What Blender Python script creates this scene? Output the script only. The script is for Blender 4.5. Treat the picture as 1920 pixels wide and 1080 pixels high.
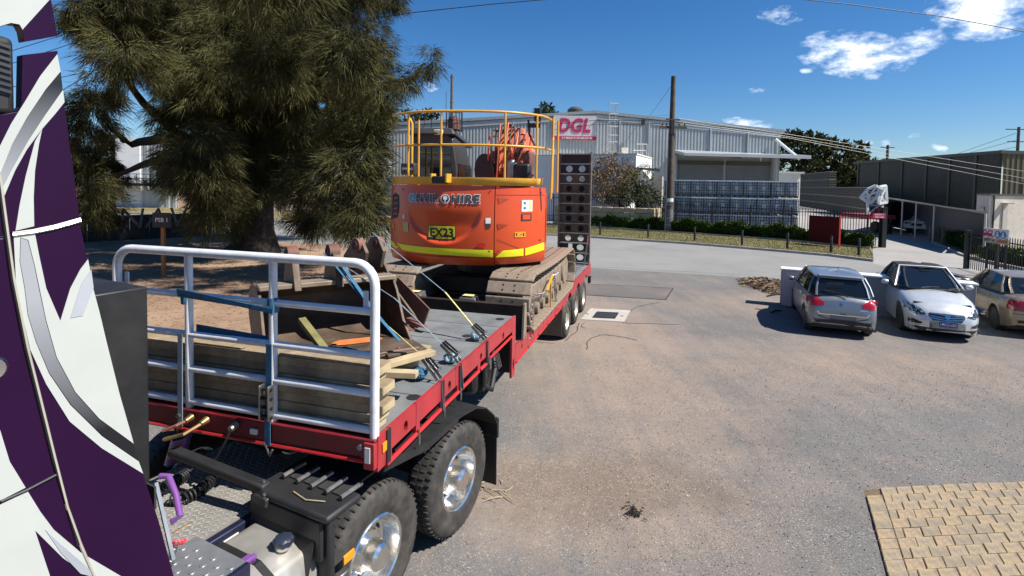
import bpy, bmesh, math, random
import numpy as np
from mathutils import Vector, Matrix, geometry
from mathutils.bvhtree import BVHTree
R = math.radians
for o in list(bpy.data.objects): bpy.data.objects.remove(o)
scene = bpy.context.scene
col = scene.collection
rng = random.Random(7)
# ------------------------------------------------------------------ camera
F, PITCH, CYO, CH, ROLL = 981.0, 0.043, -153.0, 3.375, 0.016
cd = bpy.data.cameras.new('camera'); cam = bpy.data.objects.new('camera', cd); col.objects.link(cam)
cam.matrix_world = Matrix.Translation((0, 0, CH)) @ Matrix.Rotation(math.pi/2 - PITCH, 4, 'X') @ Matrix.Rotation(ROLL, 4, 'Z')
cd.sensor_width = 36; cd.lens = 36*F/1920; cd.shift_y = CYO/1920; cd.clip_start = 0.1; cd.clip_end = 2000
scene.camera = cam
# ------------------------------------------------------------------ sky and sun
SUN = Vector((0.95, -0.30, 0)).normalized()
ELEV = R(50)
sd = bpy.data.lights.new('sun', 'SUN'); sun = bpy.data.objects.new('sun', sd); col.objects.link(sun)
sd.energy = 5.0; sd.angle = R(0.5); sd.color = (1.0, 0.955, 0.88)
tosun = Vector((SUN.x*math.cos(ELEV), SUN.y*math.cos(ELEV), math.sin(ELEV)))
sun.rotation_mode = 'QUATERNION'; sun.rotation_quaternion = tosun.to_track_quat('Z', 'Y'); sun.location = tosun*60
world = bpy.data.worlds.new('World'); scene.world = world; world.use_nodes = True
wt = world.node_tree; wt.nodes.clear()
def wn(t, **k):
    n = wt.nodes.new(t)
    for a, b in k.items(): setattr(n, a, b)
    return n
def ray(px, py):
    X = px-960; Y = py-540-CYO
    c, s = math.cos(ROLL), math.sin(ROLL); X, Y = X*c+Y*s, -X*s+Y*c
    return Vector((X/F, math.cos(PITCH)-Y/F*math.sin(PITCH), -math.sin(PITCH)-Y/F*math.cos(PITCH)))
sky = wn('ShaderNodeTexSky', sky_type='NISHITA', sun_disc=False, sun_elevation=ELEV, sun_rotation=math.atan2(SUN.x, SUN.y))
sky.air_density = 1.0; sky.dust_density = 0.25; sky.ozone_density = 2.5; sky.altitude = 0
hs = wn('ShaderNodeHueSaturation'); hs.inputs['Saturation'].default_value = 1.2; hs.inputs['Value'].default_value = 1.0
ti = wn('ShaderNodeMix', data_type='RGBA', blend_type='MULTIPLY'); ti.inputs['Factor'].default_value = 1; ti.inputs['B'].default_value = (.82, .96, 1.16, 1)
wt.links.new(sky.outputs[0], ti.inputs['A']); wt.links.new(ti.outputs['Result'], hs.inputs['Color'])
tc = wn('ShaderNodeTexCoord')
nz = wn('ShaderNodeTexNoise'); nz.inputs['Scale'].default_value = 26; nz.inputs['Detail'].default_value = 9; nz.inputs['Roughness'].default_value = 0.62
mp = wn('ShaderNodeMapping'); mp.inputs['Scale'].default_value = (1, 1, 2.0)
wt.links.new(tc.outputs['Generated'], mp.inputs[0]); wt.links.new(mp.outputs[0], nz.inputs['Vector'])
def vm(op, a, b=None):
    n = wn('ShaderNodeVectorMath', operation=op)
    for i, q in enumerate((a, b)):
        if q is None: continue
        if isinstance(q, (Vector, tuple)): n.inputs[i].default_value = tuple(q)
        else: wt.links.new(q, n.inputs[i])
    return n
def ma(op, a, b=0.0, clamp=False):
    n = wn('ShaderNodeMath', operation=op, use_clamp=clamp)
    for i, q in enumerate((a, b)):
        if isinstance(q, (int, float)): n.inputs[i].default_value = q
        else: wt.links.new(q, n.inputs[i])
    return n.outputs[0]
clouds = [  # x, y, half width, half height, tilt (px right-down), density
    (1600, 102, 95, 42, 0.12, 1.0), (1705, 82, 66, 30, -0.32, .80), (1462, 27, 46, 17, 0.15, .72), (1840, 15, 95, 62, 0.15, 1.35),
    (1402, 236, 46, 14, 0.1, 1.0), (800, 163, 20, 9, 0, .6), (1625, 270, 14, 8, 0, .6), (1660, 268, 14, 8, 0, .6), (1762, 277, 15, 9, .3, .7),
    (1715, 253, 16, 7, 0, .6), (1420, 170, 20, 6, 0, .5), (1512, 133, 12, 5, 0, .5), (-400, 60, 160, 60, .1, 1.0), (2500, 160, 160, 60, 0, 1.0)]
acc = None
for (x, y, hw, hh, tl, dn) in clouds:
    hw *= 1.32; hh *= 1.35; c = ray(x, y).normalized(); e1 = ray(x+50, y+50*tl).normalized()-c; e1.normalize(); e2 = c.cross(e1).normalized()
    sc = ray(x+10, y).normalized(); k = (sc-c).length/10
    d = vm('SUBTRACT', tc.outputs['Generated'], c)
    a1 = vm('DOT_PRODUCT', d.outputs[0], e1*(1/(k*hw))); a2 = vm('DOT_PRODUCT', d.outputs[0], e2*(1/(k*hh)))
    s1 = ma('MULTIPLY', a1.outputs['Value'], a1.outputs['Value']); s2 = ma('MULTIPLY', a2.outputs['Value'], a2.outputs['Value'])
    front = vm('DOT_PRODUCT', tc.outputs['Generated'], c)
    q = ma('SUBTRACT', 1.0, ma('ADD', s1, s2)); q = ma('MULTIPLY', ma('MAXIMUM', q, -1.0), 0.55*dn)
    q = ma('MULTIPLY', ma('MAXIMUM', q, 0.0), ma('GREATER_THAN', front.outputs['Value'], 0.5))
    acc = q if acc is None else ma('MAXIMUM', acc, q)
thr = ma('ADD', acc, ma('MULTIPLY', ma('SUBTRACT', nz.outputs['Fac'], 0.5), ma('MULTIPLY', ma('MINIMUM', acc, 0.12), 16.0)))
den = ma('MULTIPLY', ma('SUBTRACT', thr, 0.15), 1.9, True)
mx = wn('ShaderNodeMix', data_type='RGBA'); wt.links.new(den, mx.inputs['Factor']); wt.links.new(hs.outputs[0], mx.inputs['A'])
cb_ = wn('ShaderNodeMix', data_type='RGBA'); wt.links.new(ma('MULTIPLY', ma('SUBTRACT', thr, 0.25), 2.0, True), cb_.inputs['Factor']); cb_.inputs['A'].default_value = (8, 9.5, 12, 1); cb_.inputs['B'].default_value = (14, 14.6, 15.5, 1); wt.links.new(cb_.outputs['Result'], mx.inputs['B'])
bg = wn('ShaderNodeBackground'); bg.inputs['Strength'].default_value = 0.06
wt.links.new(mx.outputs['Result'], bg.inputs['Color'])
wo = wn('ShaderNodeOutputWorld'); wt.links.new(bg.outputs[0], wo.inputs[0])
scene.view_settings.view_transform = 'Standard'; scene.view_settings.look = 'None'
scene.view_settings.gamma = 1; scene.view_settings.use_curve_mapping = False; scene.view_settings.exposure = 0.76
scene.render.engine = 'CYCLES'

# ------------------------------------------------------------------ helpers
class Frame:
    """A ground frame: origin, heading (yaw from +Y towards +X). local x = right, y = ahead, z = up."""
    def __init__(s, x, y, yaw, z=0.0):
        s.o = Vector((x, y, z)); s.yaw = yaw
        s.u = Vector((math.sin(yaw), math.cos(yaw), 0)); s.v = Vector((math.cos(yaw), -math.sin(yaw), 0))
    def w(s, b, a, z): return s.o + s.v*b + s.u*a + Vector((0, 0, z))
    def l(s, p): q = p-s.o; return Vector((q.dot(s.v), q.dot(s.u), q.z))
    def hit(s, px, py, axis, val):
        d = ray(px, py); C = Vector((0, 0, CH))
        if axis == 'z': return s.l(C+d*((val+s.o.z-CH)/d.z))
        n = s.u if axis == 'a' else s.v
        return s.l(C+d*((val-(C-s.o).dot(n))/d.dot(n)))
W0 = Frame(0, 0, 0)
def g(px, py, z=0.0): return W0.hit(px, py, 'z', z)          # a point on the level z
def at(px, py, Y): d = ray(px, py); return Vector((0, 0, CH))+d*(Y/d.y)   # a point at distance Y

class MB:
    def __init__(s): s.v = []; s.f = []
    def add(s, vs, fs):
        n = len(s.v); s.v += [tuple(x) for x in vs]; s.f += [tuple(i+n for i in f) for f in fs]; return s
    def hexa(s, p):  # 4 bottom (ccw) then 4 top
        return s.add(p, [(0, 3, 2, 1), (4, 5, 6, 7), (0, 1, 5, 4), (1, 2, 6, 5), (2, 3, 7, 6), (3, 0, 4, 7)])
    def box(s, c, d, rz=0, M=None):
        x, y, z = d[0]/2, d[1]/2, d[2]/2
        p = [Vector(q) for q in ((-x, -y, -z), (x, -y, -z), (x, y, -z), (-x, y, -z), (-x, -y, z), (x, -y, z), (x, y, z), (-x, y, z))]
        m = Matrix.Rotation(rz, 3, 'Z') if M is None else M.to_3x3()
        return s.hexa([m@q+Vector(c) for q in p])
    def bb(s, x0, x1, y0, y1, z0, z1): return s.box(((x0+x1)/2, (y0+y1)/2, (z0+z1)/2), (x1-x0, y1-y0, z1-z0))
    def bar(s, a, b, w, h, up=(0, 0, 1)):
        a = Vector(a); b = Vector(b); t = (b-a).normalized(); upv = Vector(up)
        if abs(t.dot(upv)) > .98: upv = Vector((0, 1, 0))
        sd_ = t.cross(upv).normalized(); u_ = sd_.cross(t).normalized()
        q = [a-sd_*w/2-u_*h/2, a+sd_*w/2-u_*h/2, b+sd_*w/2-u_*h/2, b-sd_*w/2-u_*h/2, a-sd_*w/2+u_*h/2, a+sd_*w/2+u_*h/2, b+sd_*w/2+u_*h/2, b-sd_*w/2+u_*h/2]
        return s.hexa(q)
    def loft(s, rings, closed=True, caps=True, loop=False):
        n = len(rings[0]); vs = [p for r in rings for p in r]; fs = []
        m = len(rings)
        for i in range(m if loop else m-1):
            k = (i+1) % m
            for j in range(n if closed else n-1):
                a, b = j, (j+1) % n
                fs.append((i*n+a, i*n+b, k*n+b, k*n+a))
        if caps and not loop:
            fs.append(tuple(range(n-1, -1, -1))); fs.append(tuple((m-1)*n+j for j in range(n)))
        return s.add(vs, fs)
    def tube(s, pts, r, n=8, caps=True, loop=False):
        pts = [Vector(p) for p in pts]; m = len(pts); rings = []
        prev = None
        for i, p in enumerate(pts):
            if loop: t = (pts[(i+1) % m]-pts[i-1]).normalized()
            else: t = ((pts[i+1] if i < m-1 else p)-(pts[i-1] if i > 0 else p)).normalized()
            if prev is None:
                ref = Vector((0, 0, 1)) if abs(t.z) < .9 else Vector((1, 0, 0))
                x = t.cross(ref).normalized()
            else: x = (prev-t*prev.dot(t)).normalized()
            prev = x; y = t.cross(x)
            rr = r[i] if isinstance(r, (list, tuple)) else r
            rings.append([p+x*(math.cos(2*math.pi*k/n)*rr)+y*(math.sin(2*math.pi*k/n)*rr) for k in range(n)])
        return s.loft(rings, True, caps, loop)
    def lathe(s, prof, c=(0, 0, 0), axis='x', n=32, closed=False):
        rings = []
        for (r, h) in prof:
            ring = []
            for k in range(n):
                a = 2*math.pi*k/n; p, q = math.cos(a)*r, math.sin(a)*r
                ring.append(Vector(c)+Vector({'x': (h, p, q), 'y': (p, h, q), 'z': (p, q, h)}[axis]))
            rings.append(ring)
        return s.loft(rings, True, True)
    def cyl(s, a, b, r, n=12, r2=None):
        return s.tube([a, b], [r, r if r2 is None else r2], n)
    def prism(s, poly, fn, d0, d1):
        """poly: 2-D outline; fn(x, y, d) -> 3-D"""
        tris = geometry.tessellate_polygon([[Vector((p[0], p[1], 0)) for p in poly]])
        n = len(poly); vs = [fn(p[0], p[1], d0) for p in poly]+[fn(p[0], p[1], d1) for p in poly]; fs = []
        for t in tris: fs.append((t[2], t[1], t[0])); fs.append((t[0]+n, t[1]+n, t[2]+n))
        for i in range(n): j = (i+1) % n; fs.append((i, j, j+n, i+n))
        return s.add(vs, fs)
    def plate_holes(s, x0, x1, y0, y1, holes, fn, d0, d1, n=12):
        """a rectangular plate with round or oval holes (cx, cy, rx, ry): one cell per hole along x (or y)"""
        vert = (y1-y0) > (x1-x0)
        hs_ = sorted(holes, key=lambda h: h[1] if vert else h[0]); cuts = [y0 if vert else x0]
        for a, b in zip(hs_, hs_[1:]): cuts.append(((a[1]+b[1])/2 if vert else (a[0]+b[0])/2))
        cuts.append(y1 if vert else x1)
        for i, (cx, cy, rx, ry) in enumerate(hs_):
            X0, X1, Y0, Y1 = (x0, x1, cuts[i], cuts[i+1]) if vert else (cuts[i], cuts[i+1], y0, y1)
            angs = sorted([2*math.pi*(k+.5)/n for k in range(n)]+[math.atan2(Y-cy, X-cx) % (2*math.pi) for X in (X0, X1) for Y in (Y0, Y1)])
            inn = []; out = []
            for a in angs:
                c, s_ = math.cos(a), math.sin(a); inn.append((cx+rx*c, cy+ry*s_))
                t = min([((X1-cx)/c if c > 1e-9 else (X0-cx)/c if c < -1e-9 else 1e9), ((Y1-cy)/s_ if s_ > 1e-9 else (Y0-cy)/s_ if s_ < -1e-9 else 1e9)])
                out.append((cx+c*t, cy+s_*t))
            m = len(angs)
            vs = [fn(*p, d1) for p in inn]+[fn(*p, d1) for p in out]+[fn(*p, d0) for p in inn]+[fn(*p, d0) for p in out]; fs = []
            for k in range(m):
                j = (k+1) % m
                fs += [(k, m+k, m+j, j), (2*m+k, 2*m+j, 3*m+j, 3*m+k), (k, j, 2*m+j, 2*m+k)]
                fs.append((m+k, 3*m+k, 3*m+j, m+j))
            s.add(vs, fs)
        return s
    def build(s, name, mt, parent=None, smooth=False, bevel=0, seg=2, label=None, merge=True):
        me = bpy.data.meshes.new(name); me.from_pydata([tuple(p) for p in s.v], [], s.f)
        bm = bmesh.new(); bm.from_mesh(me)
        if merge: bmesh.ops.remove_doubles(bm, verts=bm.verts, dist=1e-5)
        bmesh.ops.recalc_face_normals(bm, faces=bm.faces); bm.to_mesh(me); bm.free()
        if smooth: me.shade_smooth(); me.set_sharp_from_angle(angle=R(38))
        me.materials.append(mt)
        o = bpy.data.objects.new(name, me); col.objects.link(o)
        if parent: o.parent = parent
        if bevel:
            m = o.modifiers.new('b', 'BEVEL'); m.width = bevel; m.segments = seg; m.limit_method = 'ANGLE'; m.angle_limit = R(35)
            if smooth is False: me.shade_smooth(); me.set_sharp_from_angle(angle=R(38))
        if label: o['label'] = label
        return o
def tag(o, label=None, cat=None, group=None, kind=None):
    if label: o['label'] = label
    if cat: o['category'] = cat
    if group: o['group'] = group
    if kind: o['kind'] = kind
    return o
def thing(name, label, cat, loc=(0, 0, 0), rz=0.0, group=None):
    o = bpy.data.objects.new(name, None); col.objects.link(o); o.location = loc; o.rotation_euler = (0, 0, rz)
    o.empty_display_size = .2
    return tag(o, label, cat, group)
def fthing(name, label, cat, fr, group=None): return thing(name, label, cat, fr.o, -fr.yaw, group)
def copy_tree(o, parent=None):
    c = o.copy(); col.objects.link(c)
    if parent: c.parent = parent
    for ch in o.children: copy_tree(ch, c)
    return c
def blades(name, P, D, L, Wd, mt, parent=None, seed=1, quad=False):
    """many thin leaves: roots P, directions D, lengths L, widths Wd (numpy)"""
    r = np.random.RandomState(seed); n = len(P)
    D = D/np.linalg.norm(D, axis=1)[:, None]
    S = np.cross(D, r.normal(size=(n, 3))); S /= np.linalg.norm(S, axis=1)[:, None]
    L = np.broadcast_to(L, (n,))[:, None]; Wd = np.broadcast_to(Wd, (n,))[:, None]
    if quad:
        V = np.stack([P, P+D*L*.5+S*Wd*.5, P+D*L, P+D*L*.5-S*Wd*.5], 1); k = 4
    else:
        V = np.stack([P-S*Wd*.5, P+S*Wd*.5, P+D*L], 1); k = 3
    me = bpy.data.meshes.new(name); me.vertices.add(n*k); me.vertices.foreach_set('co', V.reshape(-1).astype(np.float32))
    me.loops.add(n*k); me.loops.foreach_set('vertex_index', np.arange(n*k, dtype=np.int32))
    me.polygons.add(n); me.polygons.foreach_set('loop_start', np.arange(0, n*k, k, dtype=np.int32)); me.polygons.foreach_set('loop_total', np.full(n, k, dtype=np.int32))
    me.update(calc_edges=True); me.materials.append(mt)
    o = bpy.data.objects.new(name, me); col.objects.link(o)
    if parent: o.parent = parent
    return o
# ------------------------------------------------------------------ materials
def srgb(r, g_, b): return tuple(((c/255)/12.92 if c/255 <= .04045 else ((c/255+.055)/1.055)**2.4) for c in (r, g_, b))
_m = {}
def mat(name, c, rough=.6, metal=0.0, var=.12, scale=6.0, bump=0.0, bscale=None, coat=0.0, spec=.5, dirt=None, dscale=2.5, damt=.5, island=0.0, emit=None, trans=0.0, obj=True):
    if name in _m: return _m[name]
    m = bpy.data.materials.new(name); m.use_nodes = True; nt = m.node_tree; N = nt.nodes; bs = N['Principled BSDF']
    bs.inputs['Roughness'].default_value = rough; bs.inputs['Metallic'].default_value = metal
    bs.inputs['Specular IOR Level'].default_value = spec
    if coat: bs.inputs['Coat Weight'].default_value = coat; bs.inputs['Coat Roughness'].default_value = .06
    if trans: bs.inputs['Transmission Weight'].default_value = trans
    t = N.new('ShaderNodeTexCoord'); src = t.outputs['Object']
    n1 = N.new('ShaderNodeTexNoise'); n1.inputs['Scale'].default_value = scale; n1.inputs['Detail'].default_value = 6; nt.links.new(src, n1.inputs['Vector'])
    cr = N.new('ShaderNodeMapRange'); cr.inputs['From Min'].default_value = .3; cr.inputs['From Max'].default_value = .7
    cr.inputs['To Min'].default_value = 1-var; cr.inputs['To Max'].default_value = 1+var; nt.links.new(n1.outputs['Fac'], cr.inputs['Value'])
    mu = N.new('ShaderNodeVectorMath'); mu.operation = 'SCALE'; mu.inputs[0].default_value = c[:3]; nt.links.new(cr.outputs[0], mu.inputs['Scale'])
    out = mu.outputs[0]
    if island:
        ge = N.new('ShaderNodeNewGeometry'); r2 = N.new('ShaderNodeMapRange'); r2.inputs['To Min'].default_value = 1-island; r2.inputs['To Max'].default_value = 1+island
        nt.links.new(ge.outputs['Random Per Island'], r2.inputs['Value']); m2 = N.new('ShaderNodeVectorMath'); m2.operation = 'SCALE'
        nt.links.new(out, m2.inputs[0]); nt.links.new(r2.outputs[0], m2.inputs['Scale']); out = m2.outputs[0]
    if dirt:
        n2 = N.new('ShaderNodeTexNoise'); n2.inputs['Scale'].default_value = dscale; n2.inputs['Detail'].default_value = 8; n2.inputs['Roughness'].default_value = .65
        nt.links.new(src, n2.inputs['Vector']); r3 = N.new('ShaderNodeMapRange'); r3.inputs['From Min'].default_value = .45; r3.inputs['From Max'].default_value = .68
        r3.inputs['To Max'].default_value = damt; nt.links.new(n2.outputs['Fac'], r3.inputs['Value'])
        mm = N.new('ShaderNodeMix'); mm.data_type = 'RGBA'; nt.links.new(r3.outputs[0], mm.inputs['Factor']); nt.links.new(out, mm.inputs['A']); mm.inputs['B'].default_value = (*dirt, 1); out = mm.outputs['Result']
    nt.links.new(out, bs.inputs['Base Color'])
    # uneven gloss
    rr = N.new('ShaderNodeMapRange'); rr.inputs['To Min'].default_value = max(0, rough-.1*(1 if rough > .12 else 0)); rr.inputs['To Max'].default_value = min(1, rough+.1)
    if rough > .12: nt.links.new(n1.outputs['Fac'], rr.inputs['Value']); nt.links.new(rr.outputs[0], bs.inputs['Roughness'])
    if bump:
        nb = N.new('ShaderNodeTexNoise'); nb.inputs['Scale'].default_value = bscale or scale*6; nb.inputs['Detail'].default_value = 5; nt.links.new(src, nb.inputs['Vector'])
        b = N.new('ShaderNodeBump'); b.inputs['Strength'].default_value = bump; b.inputs['Distance'].default_value = .01
        nt.links.new(nb.outputs['Fac'], b.inputs['Height']); nt.links.new(b.outputs[0], bs.inputs['Normal'])
    if emit: bs.inputs['Emission Color'].default_value = (*emit, 1); bs.inputs['Emission Strength'].default_value = 1
    _m[name] = m; return m
M = {
 'white': mat('white paint', (.74, .75, .74), .35, var=.04, dirt=(.45, .42, .36), damt=.25),
 'railwhite': mat('rail white enamel', (.70, .71, .73), .28, var=.05, dirt=(.35, .32, .3), damt=.3, dscale=9, coat=.3),
 'purple': mat('purple enamel', (.017, .0028, .024), .3, var=.06, scale=2, spec=.2),
 'vinylwhite': mat('white vinyl', (.43, .45, .42), .35, var=.03),
 'vinylgrey': mat('grey vinyl', (.33, .35, .38), .35, var=.2, scale=2.5),
 'vinylblack': mat('black vinyl', (.012, .012, .015), .3, var=.1),
 'black': mat('black steel', (.012, .012, .013), .5, var=.25, dirt=(.06, .05, .045), damt=.35),
 'blackplastic': mat('black plastic', (.014, .014, .015), .6, var=.2, bump=.1),
 'rubber': mat('tyre rubber', (.028, .026, .024), .75, var=.25, scale=12, dirt=(.11, .09, .07), damt=.55, dscale=7, bump=.15),
 'chrome': mat('polished alloy', (.80, .78, .74), .2, 1.0, var=.06, scale=14),
 'steel': mat('worn steel', (.30, .29, .28), .42, .9, var=.25, scale=14),
 'alum': mat('aluminium tank', (.66, .63, .57), .42, .75, var=.12, scale=5, dirt=(.30, .26, .2), damt=.5, dscale=3),
 'checker': mat('checker plate', (.20, .19, .17), .55, .0, var=.2, scale=9, dirt=(.20, .18, .16), damt=.4),
 'tread': mat('punched tread', (.36, .37, .38), .42, .7, var=.15),
 'red': mat('trailer red', (.36, .022, .030), .42, var=.15, scale=4, dirt=(.20, .05, .045), damt=.45, dscale=5, coat=.15),
 'redtube': mat('bright red rail', (.46, .022, .025), .35, var=.1, scale=8, coat=.2),
 'deck': mat('deck grey', (.125, .135, .14), .75, var=.25, scale=3.5, dirt=(.23, .215, .19), damt=.5, dscale=2.2, bump=.4, bscale=60),
 'timber': mat('weathered timber', (.29, .215, .13), .85, var=.35, scale=4, dirt=(.085, .065, .042), damt=.6, dscale=5, bump=.4, bscale=30),
 'timberend': mat('sawn timber', (.42, .33, .19), .85, var=.25, scale=10, dirt=(.2, .14, .08), damt=.5),
 'bucket': mat('rusty bucket steel', (.085, .058, .040), .6, .25, var=.35, scale=3, dirt=(.2, .13, .09), damt=.55, dscale=3.5, bump=.3),
 'rust': mat('rusty red steel', (.17, .07, .05), .75, .1, var=.35, scale=6, dirt=(.09, .045, .035), damt=.6, bump=.3),
 'orange': mat('excavator orange', (.58, .066, .013), .34, var=.05, scale=1.6, dirt=(.48, .085, .02), damt=.2, dscale=1.6, coat=.25),
 'boomred': mat('faded orange steel', (.60, .13, .06), .5, var=.2, scale=5, dirt=(.25, .08, .05), damt=.5, dscale=6),
 'yellow': mat('handrail yellow', (.66, .34, .035), .4, var=.1, scale=6, dirt=(.45, .22, .05), damt=.4, dscale=8),
 'tape': mat('yellow reflective tape', (.85, .80, .02), .4, var=.06, scale=9),
 'track': mat('dusty track steel', (.24, .185, .135), .8, .1, var=.25, scale=6, dirt=(.12, .085, .06), damt=.6, dscale=7, bump=.3),
 'darkglass': mat('dark glass', (.006, .008, .009), .05, var=0, coat=.5, spec=.6),
 'cabgrey': mat('cab dark grey', (.035, .036, .037), .45, var=.2),
 'blue': mat('blue webbing', (.030, .115, .20), .8, var=.3, scale=30),
 'paleblue': mat('faded blue webbing', (.22, .32, .38), .8, var=.3, scale=30),
 'paleyellow': mat('yellow webbing', (.62, .55, .22), .8, var=.3, scale=30),
 'hosered': mat('red air line', (.55, .05, .06), .4, var=.1),
 'hoseblue': mat('blue air line', (.04, .12, .38), .4, var=.1),
 'amber': mat('amber lens', (.75, .26, .01), .3, var=.05),
 'bronze': mat('brass coupling', (.35, .22, .10), .4, .8, var=.3),
 'purplelight': mat('purple grab handle', (.16, .06, .24), .35, var=.1, coat=.3),
 'label white': mat('white sticker', (.68, .66, .62), .5, var=.1),
 'bark': mat('bark', (.018, .014, .011), .95, var=.4, scale=5, bump=.8, bscale=14),
 'needle': mat('casuarina needles', (.058, .055, .019), .8, var=.5, scale=.45, island=.6, spec=.15),
 'leafdark': mat('dark leaves', (.035, .05, .016), .7, spec=.15, var=.3, scale=.8, island=.5),
 'leafolive': mat('olive leaves', (.058, .062, .022), .75, spec=.15, var=.3, scale=.5, island=.5),
 'leafbright': mat('hedge leaves', (.05, .09, .015), .7, spec=.2, var=.45, scale=1.2, island=.5),
 'leafbrown': mat('brown shrub leaves', (.16, .105, .055), .7, var=.35, scale=.9, island=.5),
 'fence': mat('black fence steel', (.012, .012, .013), .5, var=.2),
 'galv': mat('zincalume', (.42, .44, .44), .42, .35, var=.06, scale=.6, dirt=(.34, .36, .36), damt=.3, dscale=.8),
 'galvdark': mat('roller door steel', (.14, .15, .15), .5, .2, var=.1, scale=1),
 'cream': mat('cream render', (.62, .60, .54), .7, var=.06, scale=1, dirt=(.42, .38, .30), damt=.3),
 'creamwhite': mat('white render', (.76, .76, .75), .6, var=.04, scale=1),
 'olive': mat('shaded olive cladding', (.018, .0145, .006), .55, var=.08, scale=.7, dirt=(.06, .055, .035), damt=.3),
 'olivetrim': mat('olive flashing', (.05, .055, .045), .5, var=.1),
 'greyblue': mat('blue grey sheet', (.12, .13, .155), .5, var=.08),
 'woodpole': mat('old pole timber', (.085, .065, .048), .9, var=.35, scale=3, bump=.5, bscale=20),
 'limestone': mat('limestone', (.42, .34, .23), .9, var=.25, scale=3, dirt=(.24, .19, .13), damt=.5, bump=.6, bscale=10),
 'concrete': mat('concrete', (.40, .37, .33), .9, var=.12, scale=2, dirt=(.26, .23, .2), damt=.5, bump=.3, bscale=50),
 'kerbstone': mat('kerb concrete', (.36, .33, .29), .9, var=.15, scale=2, dirt=(.22, .19, .16), damt=.5),
 'silver': mat('silver car paint', (.60, .62, .63), .38, .45, var=.01, coat=.6),
 'greycar': mat('grey car paint', (.25, .275, .30), .34, .6, var=.01, coat=.6),
 'goldcar': mat('champagne car paint', (.36, .29, .19), .3, .6, var=.03, coat=.5),
 'whitecar': mat('white car paint', (.72, .73, .73), .3, var=.02, coat=.4),
 'softtop': mat('black fabric roof', (.012, .012, .014), .9, var=.2, bump=.2),
 'taillight': mat('red lens', (.38, .008, .012), .15, var=.1, coat=.6),
 'headlight': mat('headlamp glass', (.10, .11, .13), .08, .5, var=.3, scale=20, coat=.6),
 'plateblue': mat('plate blue', (.03, .05, .22), .5, var=.05),
 'maroon': mat('sign maroon', (.40, .012, .085), .5, var=.05),
 'darkred': mat('dark red sheet', (.075, .006, .007), .7, var=.1, spec=.15),
 'signblue': mat('sign blue', (.02, .16, .42), .5, var=.05),
 'ibc': mat('tank plastic', (.55, .62, .68), .45, var=.15, scale=2),
 'ibcframe': mat('dark cage steel', (.055, .07, .085), .5, var=.2),
 'ibcwhite': mat('white cage top', (.6, .64, .66), .5, var=.1),
 'cable': mat('black cable', (.012, .012, .014), .6, var=.1),
 'cablelight': mat('pale cable', (.30, .30, .27), .5, .2, var=.1),
 'mudbrown': mat('dark block wall', (.03, .028, .03), .9, var=.3),
 'orangepost': mat('orange timber post', (.42, .17, .05), .8, var=.2),
}
def graded(name, z0, c0, z1, c1):
    m = mat(name, c0, .35, var=.02); nt = m.node_tree; t = nt.nodes.new('ShaderNodeTexCoord'); sp = nt.nodes.new('ShaderNodeSeparateXYZ'); nt.links.new(t.outputs['Object'], sp.inputs[0])
    mr = nt.nodes.new('ShaderNodeMapRange'); mr.inputs['From Min'].default_value = z0; mr.inputs['From Max'].default_value = z1; nt.links.new(sp.outputs[2], mr.inputs['Value'])
    mx_ = nt.nodes.new('ShaderNodeMix'); mx_.data_type = 'RGBA'; mx_.inputs['A'].default_value = (*c0, 1); mx_.inputs['B'].default_value = (*c1, 1); nt.links.new(mr.outputs[0], mx_.inputs['Factor']); nt.links.new(mx_.outputs['Result'], nt.nodes['Principled BSDF'].inputs['Base Color']); return m
def text(s, size, mt, name='lettering', shear=0.0, bold=.02, ext=.002, ax='CENTER', spacing=1.0, sx=1.0):
    c = bpy.data.curves.new('t', 'FONT'); c.body = s; c.size = size; c.shear = shear; c.offset = bold*size; c.extrude = ext; c.align_x = ax; c.align_y = 'CENTER'
    c.space_character = spacing; c.resolution_u = 3
    o = bpy.data.objects.new('t', c); col.objects.link(o); dg = bpy.context.evaluated_depsgraph_get()
    me = bpy.data.meshes.new_from_object(o.evaluated_get(dg)); bpy.data.objects.remove(o); bpy.data.curves.remove(c)
    me.materials.clear(); me.materials.append(mt); me.name = name
    for v in me.vertices: v.co.x *= sx
    o = bpy.data.objects.new(name, me); col.objects.link(o); return o
def place(o, parent, fn):
    """move each vertex (x, y, depth) of a flat mesh through fn"""
    for v in o.data.vertices: v.co = fn(v.co.x, v.co.y, v.co.z)
    o.parent = parent; return o
def flat(poly, step, fn, name, mt, parent):
    """a polygon cut on a grid and laid through fn(x, y)"""
    bm = bmesh.new(); vs = [bm.verts.new((p[0], p[1], 0)) for p in poly]; bm.faces.new(vs)
    bmesh.ops.triangulate(bm, faces=bm.faces)
    xs = [p[0] for p in poly]; ys = [p[1] for p in poly]
    for lo, hi, ax in ((min(xs), max(xs), 0), (min(ys), max(ys), 1)):
        k = lo+step
        while k < hi:
            co = (k, 0, 0) if ax == 0 else (0, k, 0); no = (1, 0, 0) if ax == 0 else (0, 1, 0)
            bmesh.ops.bisect_plane(bm, geom=bm.verts[:]+bm.edges[:]+bm.faces[:], plane_co=co, plane_no=no); k += step
    for v in bm.verts: v.co = fn(v.co.x, v.co.y)
    me = bpy.data.meshes.new(name); bm.to_mesh(me); bm.free(); me.shade_smooth(); me.materials.append(mt)
    o = bpy.data.objects.new(name, me); col.objects.link(o); o.parent = parent; return o
def bvh_of(o):
    dg = bpy.context.evaluated_depsgraph_get(); return BVHTree.FromObject(o, dg)
def smoothstep(t): t = max(0, min(1, t)); return t*t*(3-2*t)
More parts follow.
